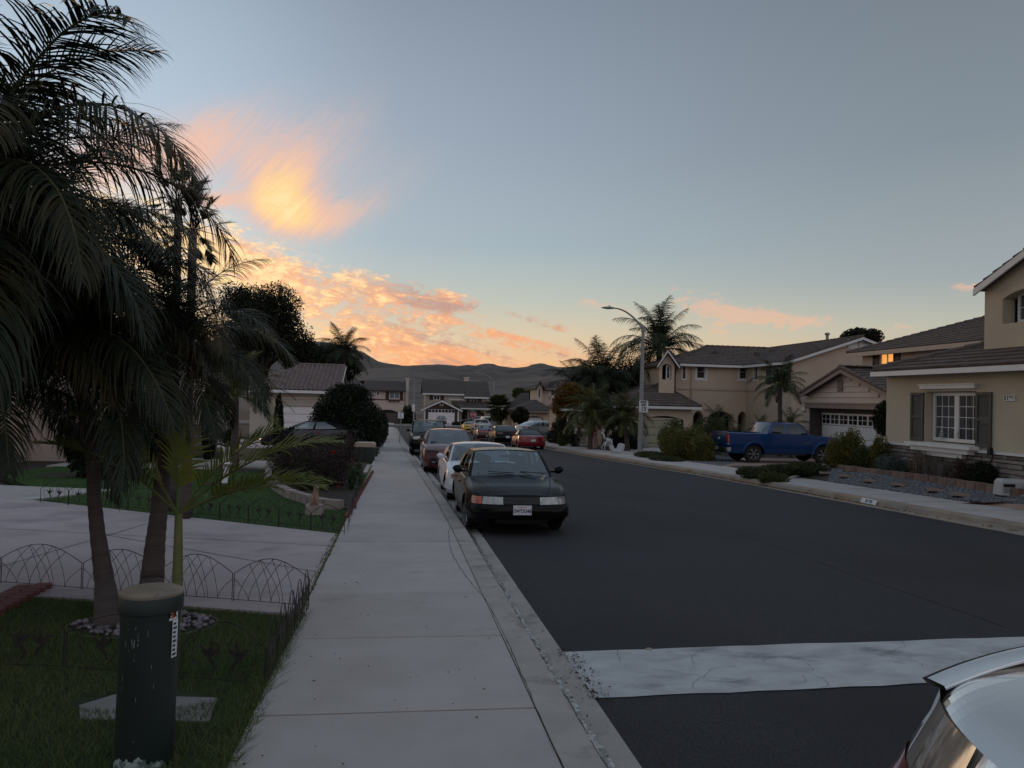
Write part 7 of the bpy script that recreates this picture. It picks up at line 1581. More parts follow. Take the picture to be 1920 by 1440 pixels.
# chipped pale patch at the foot, scratches
mb = MB(); rs = random.Random(2); prev = None
for k in range(31):
    a = math.radians(215 + 115 * k / 30); h_ = .045 + .05 * abs(noise.fractal(Vector((k * .23, 1, 0)), 1, 2, 4)) + .045 * math.sin(k / 30 * PI) * rs.uniform(.3, 1.1); col = [cyl(a, pb.z - .02 + h_ * f) for f in (0, .5, 1)]
    if prev: mb.grid([prev, col], True)
    prev = col
part('bare_patch', mb, M('chipped_pale', (.34, .40, .38), (.10, .14, .13), rough=.8, scale=28, lo=.48, hi=.56), pd)
mb = MB()
for _ in range(46):
    a = math.radians(rs.choice([rs.uniform(225, 325), rs.gauss(258, 5)])); z = pb.z + Hh * rs.choice([rs.uniform(.15, .97), rs.gauss(.72, .05), .93]); h_ = rs.uniform(.004, .035); w_ = rs.uniform(.0015, .004) / rr * .7
    mb.quad(cyl(a, z), cyl(a + w_, z), cyl(a + w_ * .8, z + h_), cyl(a + w_ * .2, z + h_))
part('scratches', mb, M('scratch_pale', (.30, .36, .34), rough=.8), pd)
# sticker: upright white strip with bars, cross piece with F . R
A0 = 0
def sticker(a0, a1, z0, z1, m, nm, out=.0022):
    mb = MB(); mb.grid([[cyl(lerp(a0, a1, i / 6), z, out) for z in (z0, z1)] for i in range(7)], True); return part(nm, mb, m, pd)
zs = pb.z + Hh * .90
sticker(math.radians(322), math.radians(346), zs - .052, zs, WHITEP, 'label'); sticker(math.radians(327), math.radians(333), zs - .045, zs - .008, ORANGEP, 'label_mark', .003)
sticker(math.radians(331), math.radians(348), zs - .235, zs - .054, WHITEP, 'label')
for txt, ad in (('F', 324.5), ('R', 336)):
    a = math.radians(ad); c_ = cyl(a, zs - .026, .004); put_text(txt, .042, BLACKP, 'label_letter', pd, c_, (-math.sin(a), math.cos(a), 0), (math.cos(a), math.sin(a), 0), sx=.8, bold=.002)
for k in range(8): sticker(math.radians(333), math.radians(341 if k % 3 else 344), zs - .225 + k * .021, zs - .214 + k * .021, BLUEP, 'label_bar', .003)
# concrete access cover
q = [G(148, 1322, .137), G(215, 1302, .137), G(408, 1308, .137), G(392, 1352, .137), G(150, 1346, .137)]
mb = MB(); lo = [Vector((v.x, v.y, v.z - .08)) for v in q]; n_ = len(q); mb.add(q + lo, [tuple(range(n_))[::-1]] + [(i, (i + 1) % n_, n_ + (i + 1) % n_, n_ + i) for i in range(n_)])
mb.box((LIDC.x - .28, LIDC.y - .02, LIDC.z + .03), (LIDC.x - .22, LIDC.y, LIDC.z + .036)); single('utility_cover', mb, M('cover_concrete', (.26, .25, .25), (.19, .18, .18), rough=.9, scale=4, c3=(.10, .09, .08), s3=3, t3=(.55, .68), bump=.5), 'flat concrete utility cover sunk in the lawn behind the green pedestal', 'utility cover')
# stone ring under the palms
rg = thing('tree_ring', 'round steel edged bed of purple stones around the palm trunks', 'tree ring', (RING.x, RING.y, RING.z))
cx_, cy_ = RING.x, RING.y + .05; ra, rb_ = .56, .36
mb = MB(); rows = [[(cx_ + (ra + o) * math.cos(a), cy_ + (rb_ + o) * math.sin(a), gz(0, cy_) + z) for o, z in ((0, .09), (0, .140), (.006, .140), (.006, .09))] for a in [2 * PI * k / 48 for k in range(49)]]
mb.grid(rows); part('metal_edging', mb, M('edging_pale', (.20, .18, .15), rough=.6), rg); mb = MB(); mb.poly([(cx_ + ra * math.cos(a), cy_ + rb_ * math.sin(a), gz(0, cy_) + .131) for a in [2 * PI * k / 40 for k in range(40)]]); part('soil', mb, DIRT, rg)
def rock_meshes(n, mat, seed):
    out = []; R = random.Random(seed)
    for k in range(n):
        import bmesh
        bm = bmesh.new(); bmesh.ops.create_icosphere(bm, subdivisions=1, radius=1)
        for v in bm.verts: v.co *= 1 + R.uniform(-.22, .18)
        me = bpy.data.meshes.new('stone'); bm.to_mesh(me); bm.free(); me.materials.append(mat); me.polygons.foreach_set('use_smooth', [True] * len(me.polygons)); out.append(me)
    return out
RM = rock_meshes(5, M('purple_rock2', (.14, .12, .145), (.25, .22, .25), rough=.7, scale=2, detail=3, objvar=.45), 1); R = random.Random(4)
for k in range(210):
    a = R.uniform(0, 6.28); f = math.sqrt(R.random()) * .95; x = cx_ + ra * f * math.cos(a); y = cy_ + rb_ * f * math.sin(a)
    o = bpy.data.objects.new('stone', R.choice(RM)); C.objects.link(o); o.parent = rg; s = R.uniform(.018, .038); o.location = (x - RING.x, y - RING.y, gz(0, y) + .138 + R.uniform(0, .02) - RING.z); o.scale = (s, s * R.uniform(.7, 1), s * R.uniform(.45, .7)); o.rotation_euler = (R.uniform(-.4, .4), R.uniform(-.4, .4), R.uniform(0, 6))
# red edging blocks bottom left
rbk = thing('block_edging', 'dull red scalloped edging blocks at the left of the near lawn', 'edging', tuple(G(20, 1140, .1)))
pa, pb_ = G(-60, 1185, .1), G(78, 1112, .1)
for k in range(11):
    p = pa.lerp(pb_, k / 10); d = (pb_ - pa).normalized(); nn = Vector((-d.y, d.x, 0)); mb = MB(); L_ = (pb_ - pa).length / 10 * .46
    pts = []
    for j in range(7): a = PI * j / 6; pts.append(p + d * (-math.cos(a)) * L_ - nn * .035 - nn * .05 * math.sin(a))
    pts += [p + d * L_ + nn * .06, p - d * L_ + nn * .06]
    mb.prism([(v.x, v.y, v.z - .03) for v in pts], (0, 0, .115)); part('block', mb, REDBLK, rbk)
    p2 = p + nn * .16; mb = MB(); mb.prism([(v.x + nn.x * .17, v.y + nn.y * .17, v.z - .03) for v in pts], (0, 0, .10)); part('block', mb, REDBLK, rbk)
R = random.Random(9); RB = rock_meshes(3, M('pale_rock', (.26, .24, .20), (.16, .14, .11), rough=.8, scale=2, objvar=.3), 3)
for k in range(26):
    p = pa.lerp(pb_, R.uniform(0, .9)); nn = Vector((-(pb_ - pa).normalized().y, (pb_ - pa).normalized().x, 0)); p = p + nn * R.uniform(.30, .85)
    o = bpy.data.objects.new('rock', R.choice(RB)); C.objects.link(o); o.parent = rbk; o.location = p - rbk.location; s = R.uniform(.04, .08); o.scale = (s * 1.4, s, s * .6); o.rotation_euler = (0, 0, R.uniform(0, 6))

# wire border fences
def hummer(mb, fr, a, z, s, flip=1):
    """flat sheet metal bird, 3 mm thick"""
    def P_(pts):
        q = [fr.p(a + flip * x * s, z + y * s, .002) for x, y in pts]; mb.prism(q, fr.n * -.004)
    P_([(-.9, .62), (-.45, .72), (-.2, .55), (.15, .2), (.5, -.35), (.35, -.55), (.0, -.2), (-.3, .15), (-.45, .5)]); P_([(-.1, .35), (.15, .75), (.3, 1.35), (.45, .8), (.35, .3), (.1, .1)]); P_([(.05, .2), (.55, .55), (1.05, .75), (.8, .25), (.35, -.05)]); P_([(.25, -.35), (.55, -1.0), (.75, -.95), (.55, -.3)])
    P_([(-.88, .64), (-1.45, .50), (-.86, .59)])
def fence_panel(fr, a0, a1, zb0, zb1, h, label, group, birds=False, wr=.0028, scroll=False):
    t = thing('wire_fence_panel', label, 'garden fence', tuple(fr.p(a0, zb0)), group); w = a1 - a0; n_ = 16
    def zb(f): return lerp(zb0, zb1, f)
    def arc(f): return h * (.66 + .34 * math.sin(PI * f))
    mb = MB(); mb.tube([fr.p(a0, zb(0) - .08), fr.p(a0, zb(0) + arc(0))], wr * 1.3, 5); mb.tube([fr.p(a1, zb(1) - .08), fr.p(a1, zb(1) + arc(1))], wr * 1.3, 5)
    mb.tube([fr.p(lerp(a0, a1, k / n_), zb(k / n_) + arc(k / n_)) for k in range(n_ + 1)], wr * 1.2, 5); mb.tube([fr.p(a0, zb(0) + .06), fr.p(a1, zb(1) + .06)], wr, 5); part('frame', mb, WIRE, t)
    mb = MB()
    if not birds:
        for f0, f1, bow in ((.06, .36, .10), (.20, .52, .10), (.20, .0, -.06), (.36, .64, .10), (.50, .34, -.10), (.62, .36, -.12), (.66, .50, -.10), (.80, .66, -.10), (.50, .80, .06), (.80, 1.0, .06), (.36, .20, -.08)):
            pts = []
            for k in range(9):
                t_ = k / 8; f = lerp(f0, f1, t_ ** 1.6); zt = arc(f1) if 0 < f1 < 1 else h * .55; pts.append(fr.p(a0 + w * min(1, max(0, f)), lerp(zb(f0) + .06, zb(f1) + zt, t_)))
            mb.tube(pts, wr * .8, 4, caps=False)
    else:
        for c_ in (.28, .72):
            for sg in (-1, 1): mb.tube([fr.p(a0 + w * (c_ + sg * (.04 + .13 * math.sin(k / 8 * PI))), zb(c_) + .06 + (arc(c_) - .06) * k / 8) for k in range(9)], wr * .8, 4, caps=False)
            mb.tube([fr.p(a0 + w * c_ + .05 * math.cos(k / 12 * 7) * (1 - k / 14), zb(c_) + h * .2 + .05 * math.sin(k / 12 * 7) * (1 - k / 14)) for k in range(13)], wr * .7, 4, caps=False)
    if scroll: mb.tube([fr.p(a0 + w * .86 + .045 * math.cos(k / 12 * 8) * (1 - k / 15), zb(1) + h * .42 + .045 * math.sin(k / 12 * 8) * (1 - k / 15)) for k in range(13)], wr * .8, 4, caps=False)
    part('wires', mb, WIRE, t)
    if birds:
        for c_ in (.30, .70): mb = MB(); hummer(mb, fr, a0 + w * c_, zb(c_) + h * .48, h * .20, 1 if c_ < .5 else -1); part('bird_ornament', mb, WIRE, t)
    return t
def fence_line(pts_px, n_each, h, labels, group, birds, z=.1, **k):
    P_ = [G(px, py, z) for px, py in pts_px]; li = 0
    for i in range(len(P_) - 1):
        a, b = P_[i], P_[i + 1]; fr = Fr((a.x, a.y), (b.x - a.x, b.y - a.y)); L_ = math.hypot(b.x - a.x, b.y - a.y); n_ = n_each[i]
        for j in range(n_):
            fence_panel(fr, L_ * j / n_ + .008, L_ * (j + 1) / n_ - .008, lerp(a.z, b.z, j / n_), lerp(a.z, b.z, (j + 1) / n_), h, labels[li], group, birds, **k); li += 1
fence_line([(-160, 1096), (0, 1102), (153, 1114), (300, 1126), (436, 1136), (580, 1148)], [1, 1, 1, 1, 1], .44, ['arched wire fence panel just outside the left edge by the red blocks', 'arched wire fence panel at the left edge above the red blocks', 'arched wire fence panel crossed by the slim palm trunk', 'arched wire fence panel between the thick palm trunk and the free standing one', 'rightmost arched wire fence panel, ending at the pavement'], 'arched wire fence panels between lawn and drive', False)
fence_line([(578, 1152), (497, 1300)], [5], .42, ['bird wire panel along the pavement, %s' % s for s in ('furthest, touching the arched row', 'second furthest of five', 'in the middle of its row', 'second nearest of five', 'nearest of five')], 'bird wire panels along the pavement', True)
fence_line([(-10, 1262), (120, 1266), (340, 1286), (497, 1300)], [1, 1, 1], .42, ['bird wire panel on the near lawn at the left edge', 'bird wire panel left of and behind the green pedestal', 'bird wire panel right of the pedestal with two hummingbirds'], 'bird wire panels across the near lawn', True)
nb = ['bird wire panel on the front lawn border, %s' % s for s in ('first from the left', 'second from the left', 'third from the left, behind the slim trunk', 'fourth from the left', 'fifth from the left', 'sixth, by the thick palm trunk', 'seventh from the left', 'eighth from the left', 'second from the pavement', 'nearest the pavement')]
fence_line([(75, 944), (360, 968), (646, 1004)], [5, 5], .40, nb, 'bird wire panels along the front lawn', True, z=.13, wr=.004)
fence_line([(652, 998), (672, 925)], [3], .42, ['thin wire panel beside the pavement and strap plants, %s' % s for s in ('nearest', 'middle one', 'furthest')], 'wire panels beside the strap plants', True, z=.13)

# block edging round the rose bed
ebl = thing('block_border', 'curved border of pale blocks round the rose bed', 'garden border', tuple(G(560, 930, .12)))
path = [G(x, y, .12) for x, y in ((520, 868), (503, 885), (503, 902), (520, 920), (548, 936), (580, 946), (612, 954), (650, 957), (668, 957))]
acc = []; 
for a, b in zip(path, path[1:]):
    n_ = max(1, int((b - a).length / .05)); acc += [a.lerp(b, k / n_) for k in range(n_)]
acc.append(path[-1]); L_ = 0; i0 = 0
for i in range(1, len(acc)):
    L_ += (acc[i] - acc[i - 1]).length
    if L_ > .30:
        a, b = acc[i0], acc[i]; d = (b - a).normalized(); nn = Vector((-d.y, d.x, 0)); e = d * .012; mb = MB(); a2, b2 = a + e, b - e; h_ = .17 + rng.uniform(-.01, .01)
        mb.hexa([a2 - nn * .10, b2 - nn * .10, b2 + nn * .09, a2 + nn * .09] + [v + Vector((0, 0, h_)) for v in (a2 - nn * .085, b2 - nn * .085, b2 + nn * .08, a2 + nn * .08)]); part('block', mb, BLOCKP, ebl); L_ = 0; i0 = i
mb = MB(); mb.poly([(v.x, v.y, v.z + .03) for v in path] + [tuple(G(672, 900, .15)), tuple(G(690, 868, .15)), tuple(G(600, 860, .15))]); part('soil', mb, M('bark_mulch', (.06, .04, .035), (.03, .022, .02), rough=1, scale=25, bump=1), ebl)
mb = MB(); pts = [G(x, y, .15) for x, y in ((651, 972), (672, 935), (690, 903), (700, 885))]
rd = thing('brick_strip', 'thin row of red bricks between the planting and the pavement', 'edging', tuple(pts[0]))
for a, b in zip(pts, pts[1:]):
    n_ = max(1, round((b - a).length / .24))
    for k in range(n_):
        p, q = a.lerp(b, k / n_ + .02), a.lerp(b, (k + 1) / n_ - .03); mb = MB(); mb.box((min(p.x, q.x) - .05, p.y, p.z - .03), (max(p.x, q.x) + .02, q.y, p.z + .05)); part('brick', mb, REDBLK, rd)
# dog statue
dg = G(590, 946, .30); dt = thing('dog_statue', 'small tan sitting dog statue on a pale block at the rose bed', 'statue', (dg.x, dg.y - .02, dg.z))
mb = MB(); s = .21; b_ = Vector((dg.x, dg.y - .02, dg.z))
rings = [((0, 0, 0), .34, .30), ((0, .02, .25), .36, .30), ((.02, .0, .6), .30, .25), ((.05, -.05, .95), .24, .2), ((.08, -.1, 1.15), .17, .15), ((.10, -.14, 1.35), .20, .18), ((.10, -.16, 1.52), .17, .16), ((.10, -.14, 1.66), .08, .08)]
mb.grid([[(b_.x + (c_[0] + rx * math.cos(a)) * s, b_.y + (c_[1] + ry * math.sin(a)) * s, b_.z + c_[2] * s) for a in [2 * PI * k / 12 for k in range(13)]] for c_, rx, ry in rings], True)
mb.tube([b_ + Vector((.16, -.2, 1.42)) * s, b_ + Vector((.30, -.42, 1.34)) * s], [.12 * s, .07 * s], 7)
for e in (-1, 1): mb.add([b_ + Vector(v) * s for v in ((.10 + e * .14, -.1, 1.55), (.10 + e * .04, -.1, 1.62), (.10 + e * .13, -.02, 1.6), (.10 + e * .14, -.1, 1.9))], [(0, 1, 3), (1, 2, 3), (2, 0, 3), (0, 2, 1)]); mb.tube([b_ + Vector((e * .14, -.22, .75)) * s, b_ + Vector((e * .16, -.36, .02)) * s], [.09 * s, .07 * s], 6); mb.tube([b_ + Vector((e * .26, -.05, .12)) * s, b_ + Vector((e * .28, -.38, .05)) * s], [.12 * s, .07 * s], 6)
part('body', mb, M('terracotta_pale', (.36, .24, .18), (.28, .18, .14), rough=.8, scale=30), dt, 'all'); mb = MB(); mb.box((dg.x - .14, dg.y - .12, dg.z - .16), (dg.x + .14, dg.y + .12, dg.z - .002)); part('plinth', mb, BLOCKP, dt)
# birdbath pedestal
bb = G(423, 908, .12); bt = thing('garden_pedestal', 'short white baluster pedestal on the front lawn', 'garden ornament', tuple(bb)); k_ = .52
mb = MB(); mb.lathe([(.20 * k_, 0), (.20 * k_, .05), (.13 * k_, .10), (.11 * k_, .2), (.15 * k_, .5), (.10 * k_, .72), (.16 * k_, .80), (.19 * k_, .84)], (bb.x, bb.y, bb.z), 14); part('column', mb, WHITEP, bt, True)
mb = MB(); mb.lathe([(.08, .42), (.12, .44), (.16, .48), (.15, .48), (.02, .45)], (bb.x, bb.y, bb.z), 14); part('bowl', mb, WHITEP, bt, True)
mb = MB()
for (px, py, rx) in ((420, 908, 40), (455, 882, 40), (395, 852, 60), (120, 892, 50)):
    p = G(px, py, .14); k = (p - CAM).dot(FW) / FPX; mb.poly([(p.x + rx * k * math.cos(a), p.y + rx * k * .9 * math.sin(a), p.z + .012) for a in [2 * PI * j / 18 for j in range(18)]])
setting('planting_beds', mb, M('bark_mulch', (.06, .04, .035)))
# utility cabinet
cb = G(683, 866, .10); d = (cb - CAM).dot(FW); w_ = 37 / FPX * d / 2; h_ = 33 / FPX * d
ct = thing('utility_cabinet', 'dark green utility cabinet with pale rounded lid beside the pavement', 'utility cabinet', tuple(cb))
mb = MB(); mb.box((cb.x - w_, cb.y, cb.z - .05), (cb.x + w_, cb.y + .7, cb.z + h_ - .05)); part('body', mb, CABG, ct); mb = MB(); pr = [(cb.x - w_ - .03, h_ - .10), (cb.x - w_ - .02, h_), (cb.x - w_ + .05, h_ + .05), (cb.x + w_ - .05, h_ + .05), (cb.x + w_ + .02, h_), (cb.x + w_ + .03, h_ - .10)]
mb.prism([(x, cb.y - .03, cb.z + z) for x, z in pr[::-1]], (0, .78, 0)); part('lid', mb, CABT, ct); mb = MB(); mb.box((cb.x - .006, cb.y - .012, cb.z), (cb.x + .006, cb.y - .001, cb.z + h_ - .1)); part('door_joint', mb, DARK, ct)
mb = MB(); p = G(700, 856, .14); mb.box((p.x - .12, p.y - .1, p.z - .02), (p.x + .16, p.y + .35, p.z + .30)); mb.box((p.x - .14, p.y - .12, p.z + .30), (p.x + .18, p.y + .37, p.z + .34)); 
sb = thing('meter_box', 'small dark utility box between the cabinet and the pavement', 'utility box', tuple(p)); part('body', mb, CABG, sb)

# street lamps
def street_lamp(label, px, py, ptop, arm_end, d=None, speed=False):
    g = G(px, py, .14) if d is None else W(px, py, d); dd = (g - CAM).dot(FW); tp = W(ptop[0], ptop[1], dd); ae = W(arm_end[0], arm_end[1], dd)
    t = thing('street_lamp', label, 'street lamp', tuple(g), 'street lamps'); k = .13
    mb = MB(); mb.lathe([(.17, -.05), (.17, .12), (.13, .16)], tuple(g), 8); mb.tube([g, tp], [k, k * .62], 8); part('post', mb, POLE, t, True)
    mb = MB(); n_ = 12; L_ = ae.x - tp.x; hz = ae.z - tp.z; mb.tube([Vector((tp.x + L_ * (1 - math.cos(PI / 2 * i / n_)), lerp(tp.y, ae.y, i / n_), tp.z - .12 + (hz + .12) * math.sin(PI / 2 * i / n_))) if False else Vector((tp.x + L_ * (i / n_), lerp(tp.y, ae.y, i / n_), tp.z - .1 + (hz + .1) * math.sin(PI / 2 * (i / n_)) ** .85)) for i in range(n_ + 1)], [.05, .03], 6) if False else mb.tube([Vector((tp.x + L_ * (i / n_), lerp(tp.y, ae.y, i / n_), tp.z - .1 + (hz + .1) * math.sin(PI / 2 * (i / n_)) ** .85)) for i in range(n_ + 1)], [.055 - .022 * i / n_ for i in range(n_ + 1)], 6); mb.tube([tp - Vector((0, 0, .2)), tp + Vector((0, 0, .06))], .10, 8); part('arm', mb, POLE, t, True)
    s = math.copysign(1, L_) if abs(L_) > .3 else -1; dv = Vector((s, (ae.y - tp.y) * .15, 0)).normalized() if abs(L_) > .3 else Vector((0, -1, 0)); up = Vector((0, 0, 1)); sd = dv.cross(up); mb = MB(); rows = []
    for i in range(8):
        f = i / 7; r_ = .15 * math.sin(PI * min(.98, f * .85 + .12)) ** .7; rows.append([ae + dv * (.66 * f) + sd * r_ * math.cos(a) + up * (r_ * .45 * math.sin(a) + .01) for a in [2 * PI * j / 10 for j in range(11)]])
    mb.grid(rows); mb.poly(rows[0][:-1]); mb.poly(rows[-1][:-1]); mb.tube([ae + dv * .25 + up * .06, ae + dv * .25 + up * .13], .04, 8); part('lamp_head', mb, LAMPH, t, 'all')
    return t, g, dd
lt, lg, ld = street_lamp('tall street lamp on the right pavement carrying the speed limit sign', 1200, 850, (1206, 614), (1152, 578))
def sign(name, label, px, py, d, w, h, cat='sign', mat=WHITEP, nrm=(0, -1, 0), post=None, dy=.2, parent=None):
    p = W(px, py, d); p.y -= dy; t = thing(name, label, cat, tuple(p)) ; n = Vector(nrm).normalized(); u = Vector((-n.y, n.x, 0)); up = Vector((0, 0, 1))
    mb = MB(); r_ = .04; c4 = [(-w / 2, -h / 2 + r_), (-w / 2 + r_, -h / 2), (w / 2 - r_, -h / 2), (w / 2, -h / 2 + r_), (w / 2, h / 2 - r_), (w / 2 - r_, h / 2), (-w / 2 + r_, h / 2), (-w / 2, h / 2 - r_)]
    mb.prism([p + u * a + up * b for a, b in c4], n * -.004 if False else n * .004); part('plate', mb, mat, t); return t, p, u, n, up
st, sp, su, sn, su2 = sign('speed_limit_sign', 'white speed limit 15 sign strapped to the lamp post', 1204.5, 762, ld, .46, .60, 'road sign')
for txt, sz, dz in (('SPEED', .125, .20), ('LIMIT', .125, .07), ('15', .30, -.13)): put_text(txt, sz, BLACKP, 'sign_text', st, sp + su2 * dz + sn * .006, su, sn, sx=.95, bold=.006)
for (z0, z1) in ((.283, .291), (-.291, -.283)): mb = MB(); q = [sp + su * -.2 + su2 * z0, sp + su * .2 + su2 * z0, sp + su * .2 + su2 * z1, sp + su * -.2 + su2 * z1]; mb.prism([v + sn * .0045 for v in q], sn * .001); part('sign_border', mb, BLACKP, st)
street_lamp('far street lamp beside the fan palm on the right side', 922, 806, (926, 714), (900, 699))
street_lamp('furthest street lamp beyond the crossing, its head seen end on', 775.5, 795, (777, 716), (776, 710), d=132)
mb = MB()
st2 = thing('street_name_signs', 'small white signs on the furthest lamp post', 'sign', tuple(W(775, 760, 131.7)))
for py, hh in ((762, .9), (768.5, .7)): p = W(775, py, 131.7); mb.box((p.x - .22, p.y - .02, p.z - hh / 2 + .1), (p.x + .25, p.y, p.z + hh / 2 - .1))
part('plate', mb, WHITEP, st2)
# back-to-back sign on thin post at the left pavement
g = G(749, 830, .15); dd = (g - CAM).dot(FW); t = thing('pavement_sign', 'pair of narrow white sign plates on a thin leaning post by the left pavement', 'road sign', tuple(g))
tp = W(753, 767, dd); mb = MB(); mb.tube([g, tp], .028, 6); part('post', mb, STEEL, t)
for k in (-1, 1): c_ = W(751.5, 779, dd) + Vector((k * .09, -.03, 0)); mb = MB(); mb.box((c_.x - .075, c_.y - .004, c_.z - .17), (c_.x + .075, c_.y, c_.z + .17)); part('plate', mb, WHITEP, t)
# stop sign
g = W(886, 798, 100); t = thing('stop_sign', 'red stop sign at the far right corner with a green street name plate above', 'road sign', tuple(g)); tp = W(886.5, 768, 100); mb = MB(); mb.tube([g, tp], .035, 6); part('post', mb, STEEL, t)
c_ = W(887, 777.5, 100) - Vector((0, .06, 0)); rS = .38
mb = MB(); mb.prism([(c_.x + rS * math.cos(PI / 8 + k * PI / 4), c_.y, c_.z + rS * math.sin(PI / 8 + k * PI / 4)) for k in range(8)], (0, -.004, 0)); part('border', mb, WHITEP, t)
mb = MB(); mb.prism([(c_.x + rS * .93 * math.cos(PI / 8 + k * PI / 4), c_.y - .0045, c_.z + rS * .93 * math.sin(PI / 8 + k * PI / 4)) for k in range(8)], (0, -.003, 0)); part('plate', mb, REDP, t)
put_text('STOP', .27, WHITEP, 'sign_text', t, (c_.x, c_.y - .009, c_.z), (1, 0, 0), (0, -1, 0), bold=.006)
mb = MB(); q = W(886.5, 769.5, 100); mb.box((q.x - .35, q.y - .04, q.z - .09), (q.x + .35, q.y - .03, q.z + .09)); part('name_plate', mb, M('street_name_green', (.02, .09, .06), (.10, .22, .18), scale=6), t)

# right front garden: retaining wall, stepping stones, gravel
wpts = []
for x, y in ((1573, 866), (1582, 884), (1640, 892), (1700, 900), (1745, 908), (1792, 916), (1850, 926), (1925, 940)):
    p = atX(x, y, 13.24 if x > 1580 else 13.7); wpts.append(Vector((p.x, p.y, yz(13.24, p.y))))
rw = thing('retaining_wall', 'low curved retaining wall of reddish brown blocks in the right front garden', 'garden wall', tuple(wpts[0]))
acc = []
for a, b in zip(wpts, wpts[1:]):
    n_ = max(1, int((b - a).length / .04)); acc += [a.lerp(b, k / n_) for k in range(n_)]
acc.append(wpts[-1]); L_ = 0; i0 = 0; row = 0
for i in range(1, len(acc)):
    L_ += (acc[i] - acc[i - 1]).length
    if L_ > .29:
        a, b = acc[i0], acc[i]; d = (b - a).normalized(); nn = Vector((-d.y, d.x, 0)); nn = -nn if nn.dot(CAM - a) < 0 else nn; e = d * .010; a2, b2 = a + e, b - e; h_ = .19; m_ = (a2 + b2) / 2
        z0 = Vector((0, 0, -.04)); z1 = Vector((0, 0, h_ - .04 + rng.uniform(-.006, .006))); mb = MB()
        ring = [a2 + nn * .07, m_ + nn * .115, b2 + nn * .07, b2 - nn * .12, a2 - nn * .12]; mb.add([v + z0 for v in ring] + [v + z1 - nn * .008 for v in ring], [(0, 1, 2, 3, 4), (9, 8, 7, 6, 5)] + [(k, (k + 1) % 5, 5 + (k + 1) % 5, 5 + k) for k in range(5)])
        part('block', mb, BLOCK, rw)
        L_ = 0; i0 = i
mb = MB(); up_ = [(v.x + .08, v.y) for v in wpts]; mb.poly([(x, y, yz(13.3, y) + .10) for x, y in up_] + [(14.0, up_[-1][1] - .3, gz(0, 16) + .53), (14.0, 21.6, gz(0, 21) + .53), (14.6, 25.0, gz(0, 25) + .5), (13.9, 25.0, gz(0, 25) + .5)]); setting('planting_bed', mb, M('bark_mulch', (.06, .04, .035)))
ed = [onyard(x, y, .01) for x, y in ((1466, 903), (1500, 893), (1574, 873))]; mb = MB()
for a, b in zip(ed, ed[1:]): d = (b - a).normalized(); nn = Vector((-d.y, d.x, 0)) * .04; mb.hexa([a - nn, b - nn, b + nn, a + nn] + [v + Vector((0, 0, .06)) for v in (a - nn, b - nn, b + nn, a + nn)])
single('concrete_edging', mb, CONC, 'thin pale concrete edging between ground cover and gravel', 'edging')
GP_ = [(v.x, v.y) for v in [onyard(1470, 906), onyard(1574, 875), onyard(1582, 886)]] + [(v.x - .02, v.y) for v in wpts[2:]] + [(v.x, v.y) for v in [onyard(1925, 946), onyard(1765, 945)]]
GP_[0] = (krx(GP_[0][1]) + 2.18, GP_[0][1]); GP_[-1] = (krx(GP_[-1][1]) + 2.18, GP_[-1][1])
steps = [onyard(x, y, .03) for x, y in ((1550, 887), (1588, 893), (1634, 902), (1689, 909), (1757, 919), (1803, 928))]
stt = 'flat stepping stones in the gravel'
for i, p in enumerate(steps):
    mb = MB(); a = math.radians((-20, -8, 22, 25, -4, 6)[i]); w_, l_ = .42, .26; mb.prism([(p.x + sx * w_ / 2 * math.sin(a + 2.4) - sy * l_ / 2 * math.cos(a + 2.4), p.y + sx * w_ / 2 * math.cos(a + 2.4) + sy * l_ / 2 * math.sin(a + 2.4), p.z - .02) for sx, sy in ((-1, -1), (1, -1), (1, 1), (-1, 1))][::-1], (0, 0, .05))
    single('stepping_stone', mb, M('step_sandstone', (.30, .22, .17), (.24, .17, .13), rough=.9, scale=8), ('leftmost tan stepping stone in the gravel', 'second tan stepping stone from the left', 'third tan stepping stone from the left, slightly turned', 'fourth tan stepping stone, the thickest looking one', 'fifth tan stepping stone, below the brown shrub', 'rightmost tan stepping stone, nearest the pink drive')[i], 'stepping stone', stt)
